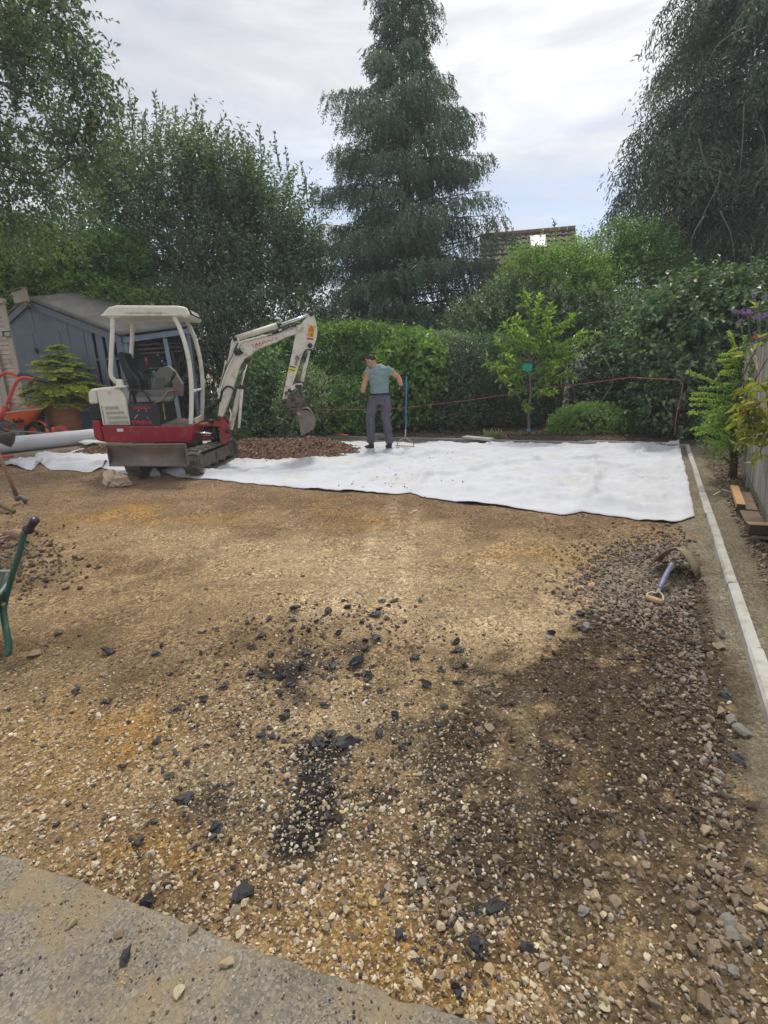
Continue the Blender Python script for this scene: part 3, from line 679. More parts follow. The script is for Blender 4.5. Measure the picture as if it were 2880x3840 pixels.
kerb_run('grey concrete kerb along the foot of the back hedge', KC + np.array([*(nR * 0.07), 0]), dB, nB, 13.2, 0.915, m_kerb2, 0.0)

# ---------------------------------------------------------------- raised ground on the left with its broken concrete edge
m_ledge = pm('old_concrete', (0.26, 0.21, 0.145), (0.16, 0.125, 0.085), 5, 0.95, bump=0.9, bscale=22, dirt=(0.33, 0.27, 0.17), damt=0.7, dscale=9)
m_terr = pm('terrace_soil', (0.10, 0.085, 0.07), (0.17, 0.14, 0.11), 3, 0.95, bump=0.8, bscale=30)
lv = []; lf = []
steps = np.arange(-2.6, 4.6, 0.08)
for s in steps:
    base_ = L0 + dL * s
    j = (fbm(s * 4, 1.0, 71) - 0.5) * 0.07; j2 = (fbm(s * 7, 5.0, 72) - 0.5) * 0.035
    for w_, z_ in ((0.0 + j, -0.05), (0.01 + j * 0.8, 0.07 + j2), (0.04 + j * 0.5, 0.125 + j2), (0.30, 0.14 + j2 * 0.6), (0.52, 0.14), (0.53, -0.05)):
        q = base_ + nL * w_; lv.append((q[0], q[1], z_))
m_ = 6
for i in range(len(steps) - 1):
    for k in range(m_ - 1): a = i * m_ + k; lf.append((a, a + m_, a + m_ + 1, a + 1))
tag(raw_mesh('concrete_ledge', lv, lf, m_ledge, None, True), 'broken old concrete edge below the rolled sheet', kind='structure')
tv = []; tf = []
wsn = [0.52, 1.2, 1.8, 2.6, 4.0, 6.0]; zsn = [0.12, 0.14, 0.17, 0.22, 0.26, 0.27]
tsn = np.arange(-3.4, 6.2, 0.3)
for s in tsn:
    for w_, z_ in zip(wsn, zsn):
        q = L0 + dL * s + nL * w_; tv.append((q[0], q[1], z_ + (fbm(q[0] * 2, q[1] * 2, 73) - 0.5) * 0.05))
for i in range(len(tsn) - 1):
    for k in range(5): a = i * 6 + k; tf.append((a, a + 6, a + 7, a + 1))
tag(raw_mesh('terrace', tv, tf, m_terr, None, True), 'raised soil terrace in front of the blue shed', kind='structure')
def terr_z(x, y): return float(np.interp(dist_L(x, y), wsn, zsn)) if dist_L(x, y) > 0.5 else 0.0

# ---------------------------------------------------------------- heap of brown chippings
heap_pts_n = [(400, 1722), (520, 1760), (850, 1742), (960, 1752), (1100, 1752), (1200, 1738), (1290, 1708), (1350, 1690)]
hx0, hx1 = -5.2, -0.35
def heap_h(x, y):
    q0, q1 = G(1080, 1705)[:2], G(420, 1700)[:2]
    e = 0.21 * np.exp(-((((x - q0[0]) / 1.1) ** 2 + ((y - q0[1] - 0.08) / 0.78) ** 2) ** 1.4)) + 0.12 * np.exp(-((((x - (q0[0] + 0.62)) / 0.62) ** 2 + ((y - q0[1] - 0.25) / 0.42) ** 2)))
    e = e + 0.17 * np.exp(-((((x - q1[0]) / 0.75) ** 2 + ((y - q1[1] - 0.1) / 0.38) ** 2) ** 1.5)) + 0.17 * np.exp(-((((x - (q0[0] - 1.2)) / 1.0) ** 2 + ((y - q0[1] - 0.35) / 0.6) ** 2) ** 1.3))
    return e * (0.86 + 0.3 * fbm(x * 3, y * 3, 81)) - 0.02
m_heap = ground_mat('chipping_bed', 1.0)
hxs = np.arange(-7.0, 0.3, 0.05); hys = np.arange(7.6, 12.0, 0.05); HX, HY = np.meshgrid(hxs, hys)
HZ = heap_h(HX, HY) + (fbm(HX * 12, HY * 12, 83, 2) - 0.5) * 0.03
keep = (HZ > 0.012) & (dist_B(HX, HY) < -0.15) & (dist_L(HX, HY) < -0.1)
ih = np.arange(HX.size).reshape(HX.shape); qk = (keep[:-1, :-1] & keep[1:, 1:]).reshape(-1)
QH = np.stack([ih[:-1, :-1], ih[:-1, 1:], ih[1:, 1:], ih[1:, :-1]], -1).reshape(-1, 4)[qk]
used, inv = np.unique(QH, return_inverse=True)
HV = np.stack([HX, HY, HZ], -1).reshape(-1, 3)[used]
HEAP = np_mesh('chipping_heap', HV, inv.reshape(-1, 4), m_heap, None, True, {'col': np.tile([0.15, 0.095, 0.063], (len(HV), 1))})
tag(HEAP, 'low heap of red brown stone chippings on the white sheet behind the digger', 'stone heap', kind='stuff')
n = 16000
hp_x = rng.uniform(-7, 0.2, n); hp_y = rng.uniform(7.7, 11.6, n); hh_ = heap_h(hp_x, hp_y)
k = (hh_ > 0.008) & (dist_B(hp_x, hp_y) < -0.15) & (dist_L(hp_x, hp_y) < -0.1)
hp_ = np.stack([hp_x, hp_y, hh_], -1)[k]
pal_h = np.array([[0.22, 0.135, 0.085], [0.30, 0.19, 0.125], [0.15, 0.09, 0.06], [0.36, 0.25, 0.17], [0.20, 0.12, 0.09], [0.11, 0.07, 0.05]])
tag(scatter_stones('chippings', hp_, 0.018 * 2.4 ** rng.beta(1.2, 2, len(hp_)), pick(pal_h, len(hp_)), CHIP, ICO1[1], MAT_STONE, 12, 0.6, 0.0, parent=None), 'loose red brown chippings lying over the heap', kind='stuff')
# stray chips on the sheet next to the man's feet
# ---------------------------------------------------------------- white geotextile sheet
FAB_FAR = [(-60, 1716), (10, 1728), (60, 1716), (140, 1700), (250, 1690), (370, 1684), (520, 1676), (760, 1668), (1000, 1660), (1240, 1660), (1389, 1664), (1480, 1668), (1650, 1666), (1800, 1672), (1905, 1670), (2010, 1676), (2200, 1677), (2380, 1682), (2470, 1684), (2543, 1679)]
def resample(pts, n):
    p = np.array(pts, float); d = np.r_[0, np.cumsum(np.linalg.norm(np.diff(p, axis=0), axis=1))]; t = np.linspace(0, d[-1], n)
    return np.stack([np.interp(t, d, p[:, 0]), np.interp(t, d, p[:, 1])], -1)
NS, NT = 420, 90
near_w = np.array([G(a, b2)[:2] for a, b2 in FAB_NEAR]); far_w = np.array([G(a, b2)[:2] for a, b2 in FAB_FAR])
nw, fw_ = resample(near_w, NS), resample(far_w, NS)
tt = np.linspace(0, 1, NT) ** 0.9
FX = nw[None, :, 0] * (1 - tt[:, None]) + fw_[None, :, 0] * tt[:, None]; FY = nw[None, :, 1] * (1 - tt[:, None]) + fw_[None, :, 1] * tt[:, None]
# right hand edge bows a little
gz = ground_h(FX, FY)
def ridge(x, y, a, b2, wd, amp):
    a = G(*a)[:2]; b2 = G(*b2)[:2]; d = b2 - a; L = np.linalg.norm(d); d = d / L
    u = (x - a[0]) * d[0] + (y - a[1]) * d[1]; v = -(x - a[0]) * d[1] + (y - a[1]) * d[0]
    v = v + (fbm(u * 1.5, a[0], 95) - 0.5) * 0.25
    return amp * np.exp(-(v / wd) ** 2) * sstep(-0.25, 0.15, u) * sstep(L + 0.25, L - 0.15, u)
wr = np.maximum(fbm(FX * 1.1, FY * 2.4, 91) - 0.42, 0) * 0.15 + (fbm(FX * 3.0, FY * 6, 92) - 0.4) * 0.040 + np.abs(fbm(FX * 1.6 + FY * 1.2, FY * 4 - FX, 94) - 0.5) * -0.09 + 0.02 + (fbm(FX * 10, FY * 12, 93) - 0.5) * 0.008 + np.maximum(1 - np.abs(fbm(FX * 2.6 + FY * 1.5, FY * 3.4 - FX * 2, 96, 3) - 0.5) * 14, 0) * 0.022 + np.maximum(1 - np.abs(fbm(FX * 1.7 - FY * 2.0, FY * 5.5 + FX, 99, 3) - 0.47) * 16, 0) * 0.02
for a in (((1560, 1800), (2250, 1720), 0.05, 0.06), ((2000, 1760), (2500, 1840), 0.06, 0.05), ((2380, 1720), (2440, 1690), 0.04, 0.07), ((1250, 1780), (1650, 1700), 0.07, 0.07), ((1700, 1840), (2500, 1930), 0.06, 0.045), ((950, 1790), (1250, 1762), 0.07, 0.06), ((2150, 1925), (2230, 1800), 0.07, 0.06), ((1536, 1850), (1600, 1780), 0.06, 0.06), ((150, 1750), (330, 1738), 0.07, 0.08), ((60, 1730), (300, 1712), 0.06, 0.05), ((360, 1752), (560, 1745), 0.09, 0.09), ((600, 1770), (820, 1785), 0.07, 0.07), ((1850, 1735), (2300, 1765), 0.05, 0.045), ((1850, 1800), (2350, 1850), 0.05, 0.04)):
    wr = wr + ridge(FX, FY, *a)
edge_f = np.minimum(sstep(0, 0.10, tt)[:, None] * 0.95 + 0.05, 1)
FZ = np.maximum(gz + 0.012 + wr * edge_f, gz + 0.010)
curl = np.exp(-tt[:, None] / 0.03) * np.maximum(fbm(FX * 2.2, FY * 0 + 3, 97) - 0.55, 0) * 0.12
FZ = FZ + curl
ifb = np.arange(NS * NT).reshape(NT, NS); QF = np.stack([ifb[:-1, :-1], ifb[:-1, 1:], ifb[1:, 1:], ifb[1:, :-1]], -1).reshape(-1, 4)
m_fab, t_, b_ = new_mat('geotextile')
c_ = tramp(t_, tnoise(t_, 3, 5), [(0.3, (0.57, 0.58, 0.605)), (0.7, (0.50, 0.51, 0.54))])
dirt = tramp(t_, tnoise(t_, 1.1, 9, 0.75), [(0.53, (0, 0, 0)), (0.66, (0.65,) * 3)])
c_ = tmix(t_, dirt, c_, (0.50, 0.45, 0.33))
spk = tramp(t_, tnoise(t_, 45, 3, 0.6), [(0.70, (0, 0, 0)), (0.74, (0.7,) * 3)]); gate = tramp(t_, tnoise(t_, 0.9, 4), [(0.5, (0, 0, 0)), (0.62, (1, 1, 1))])
c_ = tmix(t_, tmix(t_, 1.0, spk, gate, 'MULTIPLY'), c_, (0.16, 0.12, 0.08))
t_.links.new(c_, b_.inputs['Base Color']); b_.inputs['Roughness'].default_value = 0.95; b_.inputs['Specular IOR Level'].default_value = 0.15
_c = t_.nodes.new('ShaderNodeTexCoord'); _n = t_.nodes.new('ShaderNodeTexNoise'); _n.noise_type = 'RIDGED_MULTIFRACTAL'; _n.inputs['Scale'].default_value = 1.6; _n.inputs['Detail'].default_value = 4; _n.inputs['Distortion'].default_value = 0.6
_m = t_.nodes.new('ShaderNodeMapping'); _m.inputs['Scale'].default_value = (1.0, 2.2, 1.0); _m.inputs['Rotation'].default_value = (0, 0, 0.4); t_.links.new(_c.outputs['Object'], _m.inputs[0]); t_.links.new(_m.outputs[0], _n.inputs['Vector'])
tbump(t_, b_, _n.outputs['Fac'], 0.5, 0.03)
FABRIC = np_mesh('ground_sheet', np.stack([FX, FY, FZ], -1).reshape(-1, 3), QF, m_fab, None, True)
sd = FABRIC.modifiers.new('cloth_thickness', 'SOLIDIFY'); sd.thickness = 0.004; sd.offset = 0
tag(FABRIC, 'large white geotextile sheet spread wrinkled over the far yard', 'ground sheet')
def fab_z(x, y): return float(ground_h(np.array([x]), np.array([y]))[0]) + 0.04
# the rest of the cloth, still on its roll
roll = MB(); ra, rb = G(-160, 1690, 0.30), G(352, 1634, 0.29)
ax_ = unit(rb - ra); X_, Y_ = frame_of(ax_)
pts_r = [ra + (rb - ra) * k / 24 for k in range(25)]
roll.tube(pts_r, [0.165 + 0.012 * fbm(np.array([k * 0.7]), np.array([2.0]), 98)[0] - 0.012 * (k / 24) for k in range(25)], 26, True, 0.96)
ROLLT = thing('fabric_roll', (ra + rb) / 2, 'thick roll of white geotextile lying on the concrete edge by the digger', 'fabric roll')
roll.build('cloth', m_fab, ROLLT, True)
flap = MB(); e0 = rb - ax_ * 0.35 + np.array([0, 0, -0.09])
flap.add([e0 + ax_ * u + np.array([0.10 + 0.22 * v, -0.16 - 0.10 * v, 0.02 - 0.06 * v + 0.03 * math.sin(u * 9)]) for u in (0, 0.15, 0.3, 0.45) for v in (0, 0.5, 1)], [(i * 3 + j, i * 3 + j + 1, i * 3 + j + 4, i * 3 + j + 3) for i in range(3) for j in range(2)])
fo_ = flap.build('loose_end', pm('geotextile_shade', (0.62, 0.62, 0.60), (0.5, 0.5, 0.48), 4, 0.95), ROLLT, True)
fo_.modifiers.new('thickness', 'SOLIDIFY').thickness = 0.005
# ================================================================ PLANTS
def leaf_arrays(base, d, nrm, L, W, fold=0.18, droop=0.12):
    """four-point folded leaves"""
    d = unit(d); s = unit(np.cross(d, nrm)); n_ = np.cross(s, d)
    L = L[:, None]; W = W[:, None]
    mid = base + d * L * 0.45
    v0 = base; v2 = base + d * L - n_ * L * droop
    v1 = mid + s * W * 0.5 + n_ * W * fold; v3 = mid - s * W * 0.5 + n_ * W * fold
    return np.stack([v0, v1, v2, v3], 1)
TRI4 = np.array([[0, 1, 2], [0, 2, 3]])
def leaves_obj(name, V4, rnd, mat, parent, kind='stuff', label=None):
    n = len(V4); T = (TRI4[None] + (np.arange(n) * 4)[:, None, None]).reshape(-1, 3)
    o = np_mesh(name, V4.reshape(-1, 3), T, mat, parent, False, {'rnd': np.repeat(rnd, 4)})
    if kind: o['kind'] = kind
    return o
def in_ells(n, ells, r, shell=(0.55, 1.0), p=2.0, zmin=None):
    wts = np.array([e[3] * e[5] + e[4] * e[5] for e in ells], float); wts /= wts.sum()
    which = r.choice(len(ells), n, p=wts); E_ = np.array([e[:6] for e in ells], float)[which]
    d = unit(r.normal(size=(n, 3)))
    if p != 2.0: d = d / (np.sum(np.abs(d) ** p, 1, keepdims=True)) ** (1 / p)
    q = (shell[0] ** 2 + (shell[1] ** 2 - shell[0] ** 2) * r.uniform(size=n)) ** 0.5
    lump = 0.86 + 0.28 * fbm(d[:, 0] * 2.6 + which * 7 + 5, d[:, 2] * 2.6 + d[:, 1] * 2.0, 101, 3)
    c = E_[:, :3] + d * E_[:, 3:6] * (q * lump)[:, None]
    o = unit(d / E_[:, 3:6])
    ok = np.ones(n, bool)
    for e in ells:                                             # nothing buried deep inside a neighbour
        k = np.sum(((c - np.array(e[:3])) / np.array(e[3:6])) ** 2, 1); ok &= k > (shell[0] * 0.8) ** 2
    if zmin is not None: ok &= c[:, 2] > zmin
    return c[ok], o[ok]
def twig_foliage(parent, ells, ntw, tl, per, LL, WW, mat, seed, up=0.4, outw=0.8, rand=0.5, shell=(0.55, 1.0), p=2.0, zmin=None, droop=0.12, fold=0.18, wood=None, twr=0.004, nup=0.8, tone=0.0, spread=0.9, name='leaves', gap=None):
    r = np.random.default_rng(seed)
    c, o = in_ells(ntw, ells, r, shell, p, zmin)
    if gap is not None:
        k = fbm(c[:, 0] * gap[0] + seed, c[:, 2] * gap[0] + c[:, 1] * 0.6, seed, 3) > gap[1]; c, o = c[k], o[k]
    n = len(c)
    d = unit(o * outw + np.array([0, 0, up]) + r.normal(scale=rand, size=(n, 3)))
    l = tl[0] + (tl[1] - tl[0]) * r.uniform(size=n)
    bend = r.normal(scale=0.25, size=(n, 3)) + np.array([0, 0, -0.15])
    t = (np.arange(per) + 0.7) / per; t = t[None, :] + r.uniform(-0.3, 0.3, (n, per)) / per
    base = c[:, None, :] + d[:, None, :] * (l[:, None] * t)[..., None] + bend[:, None, :] * (l[:, None] * t ** 2)[..., None] * 0.5
    side = unit(np.cross(np.repeat(d[:, None], per, 1), r.normal(size=(n, per, 3))))
    ld = unit(np.repeat(d[:, None], per, 1) * 0.55 + side * spread)
    nrm = unit(np.array([0, 0, nup]) + np.repeat(o[:, None], per, 1) * 0.5 + r.normal(scale=0.45, size=(n, per, 3)))
    m = n * per
    L = LL[0] + (LL[1] - LL[0]) * r.uniform(size=m); W = WW[0] + (WW[1] - WW[0]) * r.uniform(size=m)
    V4 = leaf_arrays(base.reshape(m, 3), ld.reshape(m, 3), nrm.reshape(m, 3), L, W, fold, droop)
    tw = np.repeat(r.normal(scale=0.16, size=n), per)
    rnd = np.clip(0.45 + tone + tw + r.normal(scale=0.2, size=m), 0, 0.955); rnd = np.where(r.uniform(size=m) < 0.006, 1.0, rnd)
    lo = leaves_obj(name, V4, rnd, mat, parent)
    if wood is not None:
        k = min(n, 1400); x = unit(np.cross(d[:k], [0.3, 0.2, 0.9])); y = np.cross(d[:k], x); pts = []
        a = c[:k] - d[:k] * (l[:k, None] * 0.25); e = c[:k] + d[:k] * l[:k, None] + bend[:k] * l[:k, None] * 0.5
        for q, rr in ((a, twr), (e, twr * 0.4)):
            for ang in (0, 2.09, 4.19): pts.append(q + (x * math.cos(ang) + y * math.sin(ang)) * rr)
        V = np.stack(pts, 1); T = np.array([[0, 1, 4, 3], [1, 2, 5, 4], [2, 0, 3, 5]])
        T = (T[None] + (np.arange(k) * 6)[:, None, None]).reshape(-1, 4)
        np_mesh('twigs', V.reshape(-1, 3), T, wood, parent, True)['kind'] = 'stuff'
    return lo
m_bark = pm('bark', (0.085, 0.065, 0.05), (0.15, 0.12, 0.095), 9, 0.95, bump=0.8, bscale=30, stretch=(1, 1, 0.25))
m_bark2 = pm('grey_bark', (0.19, 0.165, 0.14), (0.12, 0.10, 0.085), 9, 0.95, bump=0.6, bscale=30, stretch=(1, 1, 0.25))
m_twig = pm('twig_bark', (0.10, 0.075, 0.05), (0.16, 0.12, 0.08), 9, 0.9)
def trunk_and_limbs(parent, base, height, r0, nlimb, reach, mat, seed, lean=(0, 0), start=0.25, rise=0.7):
    r = random.Random(seed); base = np.asarray(base, float); mb = MB()
    pts = [base + np.array([lean[0] * t + 0.08 * math.sin(t * 5 + seed), lean[1] * t, height * t]) for t in np.linspace(0, 1, 10)]
    mb.tube(pts, [r0 * (1.25 - 0.25 * min(1, i / 1.0)) * (1 - 0.85 * i / 9) for i in range(10)], 10); mb.build('trunk', mat, parent, True)
    lb = MB()
    for k in range(nlimb):
        t = start + (1 - start) * (k + r.random()) / nlimb; p0 = pts[0] + (pts[-1] - pts[0]) * t; a = k * 2.4 + r.random()
        L = reach * (1.1 - 0.65 * t) * r.uniform(0.7, 1.1); q = []
        for s in np.linspace(0, 1, 6):
            q.append(p0 + np.array([math.cos(a) * L * s, math.sin(a) * L * s, rise * L * s * (0.5 + s * 0.6)]) + np.array([r.uniform(-1, 1), r.uniform(-1, 1), r.uniform(-1, 1)]) * 0.08 * L * s)
        lb.tube(q, [r0 * 0.42 * (1 - 0.85 * s) * (1.1 - 0.5 * t) for s in np.linspace(0, 1, 6)], 6, False)
        for w_ in range(3):
            i0 = r.randint(2, 4); b2 = a + r.uniform(-1.1, 1.1); l2 = L * r.uniform(0.3, 0.6); q2 = [q[i0] + np.array([math.cos(b2) * l2 * s, math.sin(b2) * l2 * s, l2 * s * r.uniform(0.3, 0.9)]) for s in np.linspace(0, 1, 4)]
            lb.tube(q2, [r0 * 0.16 * (1 - 0.8 * s) for s in np.linspace(0, 1, 4)], 5, False)
    lb.build('branch', mat, parent, True)
LEAF_DEEP = leaf_mat('deep_green_leaf', (0.036, 0.052, 0.033), (0.060, 0.085, 0.052), (0.105, 0.140, 0.084), 0.36, 0.24, odd=(0.26, 0.20, 0.05))
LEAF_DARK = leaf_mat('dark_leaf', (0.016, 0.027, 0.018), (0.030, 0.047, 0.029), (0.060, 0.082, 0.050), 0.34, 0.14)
LEAF_MID = leaf_mat('mid_green_leaf', (0.035, 0.068, 0.020), (0.062, 0.115, 0.034), (0.11, 0.17, 0.055), 0.42, 0.3, odd=(0.30, 0.22, 0.05))
LEAF_FRESH = leaf_mat('fresh_green_leaf', (0.045, 0.080, 0.020), (0.082, 0.135, 0.034), (0.15, 0.205, 0.06), 0.42, 0.34, odd=(0.34, 0.26, 0.06))
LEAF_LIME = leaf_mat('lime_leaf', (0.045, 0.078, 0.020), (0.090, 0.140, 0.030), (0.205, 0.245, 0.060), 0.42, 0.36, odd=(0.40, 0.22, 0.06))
LEAF_GLOSS = leaf_mat('glossy_leaf', (0.03, 0.06, 0.025), (0.055, 0.10, 0.04), (0.10, 0.155, 0.06), 0.22, 0.2, spec=0.7)
LEAF_VAR = leaf_mat('cream_edged_leaf', (0.06, 0.095, 0.05), (0.13, 0.18, 0.09), (0.30, 0.34, 0.18), 0.45, 0.25)
LEAF_GREY = leaf_mat('grey_green_leaf', (0.05, 0.075, 0.046), (0.10, 0.135, 0.085), (0.19, 0.225, 0.145), 0.45, 0.2)
LEAF_BRAM = leaf_mat('bramble_leaf', (0.024, 0.046, 0.024), (0.045, 0.076, 0.038), (0.105, 0.140, 0.070), 0.42, 0.2, odd=(0.30, 0.20, 0.06))
LEAF_RED = leaf_mat('bronze_leaf', (0.085, 0.095, 0.025), (0.14, 0.165, 0.04), (0.23, 0.23, 0.07), 0.35, 0.34, tcol=(1.8, 1.6, 0.6), odd=(0.30, 0.10, 0.04))

def ell_px(px, py, Y, rx, rz, ry):
    """an ellipsoid seen at photo point, radii given in photo pixels for x, z and metres for depth"""
    c = P(px, py, Y); s = float((c - _eye) @ _fw) / CAM_F
    return (c[0], c[1], c[2], rx * s, ry, rz * s)
def base_below(ells, z=0.0):
    e = ells[0]; return (e[0], e[1], z)

# ---- tall tree at the upper left, its branches reaching into the frame
E_ = [ell_px(-80, 260, 11.2, 215, 330, 1.3), ell_px(0, 560, 11.4, 200, 260, 1.3), ell_px(-120, 20, 11.2, 300, 260, 1.4), ell_px(60, 780, 12.0, 230, 120, 1.2)]
t = thing('broadleaf_tree', (P(-330, 900, 12.2)[0], 12.2, 0.0), 'tall loose tree with small oval leaves reaching in at the upper left', 'tree')
trunk_and_limbs(t, LOC[t.name], 7.5, 0.20, 9, 2.6, m_bark, 3, (0.5, -0.4), 0.62, 0.45)
twig_foliage(t, E_, 3000, (0.35, 0.85), 9, (0.075, 0.12), (0.045, 0.065), LEAF_DEEP, 31, up=0.05, outw=0.75, shell=(0.3, 1.05), wood=m_twig, droop=0.2, name='crown', gap=(1.5, 0.44), tone=0.12)
lb = MB(); r = random.Random(4)
for (a, b2, c2) in (((0, 310), (180, 400), (410, 610)), ((0, 170), (150, 220), (360, 260)), ((100, 480), (250, 540), (390, 440)), ((0, 620), (160, 650), (330, 560)), ((60, 40), (130, 60), (235, 20))):
    q = spline([P(a[0], a[1], 11.2), P(b2[0], b2[1], 10.9), P(c2[0], c2[1], 10.6)], 6); lb.tube(q, [0.035 * (1 - 0.85 * i / (len(q) - 1)) for i in range(len(q))], 5)
lb.build('low_branch', m_bark, t, True)
E2 = [ell_px(300, 560, 10.9, 110, 70, 0.6), ell_px(300, 290, 10.8, 80, 90, 0.5), ell_px(240, 60, 10.8, 90, 70, 0.5), ell_px(375, 440, 10.7, 70, 38, 0.3)]
twig_foliage(t, E2, 480, (0.3, 0.6), 8, (0.075, 0.12), (0.045, 0.065), LEAF_DEEP, 32, up=0.1, outw=0.8, shell=(0.1, 1.0), wood=m_twig, droop=0.2, name='low_crown', tone=0.05)

# ---- the broad magnolia-like tree behind the shed
E_ = [ell_px(760, 860, 16.60, 350, 300, 2.0), ell_px(480, 830, 16.60, 180, 240, 1.6), ell_px(1010, 900, 16.80, 190, 240, 1.7), ell_px(640, 720, 16.60, 250, 200, 1.7), ell_px(850, 730, 16.6, 170, 150, 1.4), ell_px(900, 1080, 16.20, 270, 210, 1.5), ell_px(1120, 1030, 16.60, 85, 170, 1.0)]
t = thing('magnolia_tree', (P(800, 1150, 16.6)[0], 16.6, -0.1), 'broad leafy tree with upright leading shoots behind the shed', 'tree')
trunk_and_limbs(t, LOC[t.name], 6.0, 0.20, 14, 3.0, m_bark, 7, (-0.2, 0), 0.15, 1.0)
twig_foliage(t, E_, 7600, (0.35, 0.8), 8, (0.10, 0.165), (0.05, 0.075), LEAF_DEEP, 33, up=0.75, outw=0.5, rand=0.35, shell=(0.35, 1.0), wood=m_twig, name='crown', gap=(1.2, 0.33), tone=-0.02)
r = np.random.default_rng(5)
SV = []
for px, py, h in ((445, 330, 150), (485, 350, 160), (510, 365, 120), (580, 350, 190), (610, 395, 140), (700, 420, 120), (730, 370, 150), (760, 420, 140), (830, 440, 130), (900, 470, 150), (970, 470, 120), (990, 560, 120), (1070, 560, 130), (1130, 610, 130), (350, 480, 130), (310, 560, 130), (400, 430, 140), (1170, 690, 110), (660, 400, 120), (540, 420, 120), (1195, 860, 110), (870, 520, 120), (1030, 500, 120), (930, 540, 120)):
    Y = 16.6 + r.uniform(-0.8, 0.8); a = P(px + r.uniform(-25, 25), py + h, Y); b2 = P(px, py, Y); MB().tube([a, (a + b2) / 2 + r.normal(scale=0.04, size=3), b2], [0.016, 0.011, 0.005], 5).build('leading_shoot', m_twig, t, True)
    for s in np.linspace(0.1, 1.0, int(h / 5)):
        SV.append((a + (b2 - a) * s, unit(unit(b2 - a) * 0.7 + r.normal(scale=0.6, size=3))))
bs = np.array([s[0] for s in SV]); ds = np.array([s[1] for s in SV]); n = len(bs)
leaves_obj('shoot_leaves', leaf_arrays(bs, ds, unit(r.normal(size=(n, 3)) + [0, 0, 0.8]), r.uniform(0.10, 0.16, n), r.uniform(0.045, 0.07, n)), np.clip(r.normal(0.5, 0.2, n), 0, 0.95), LEAF_DEEP, t)

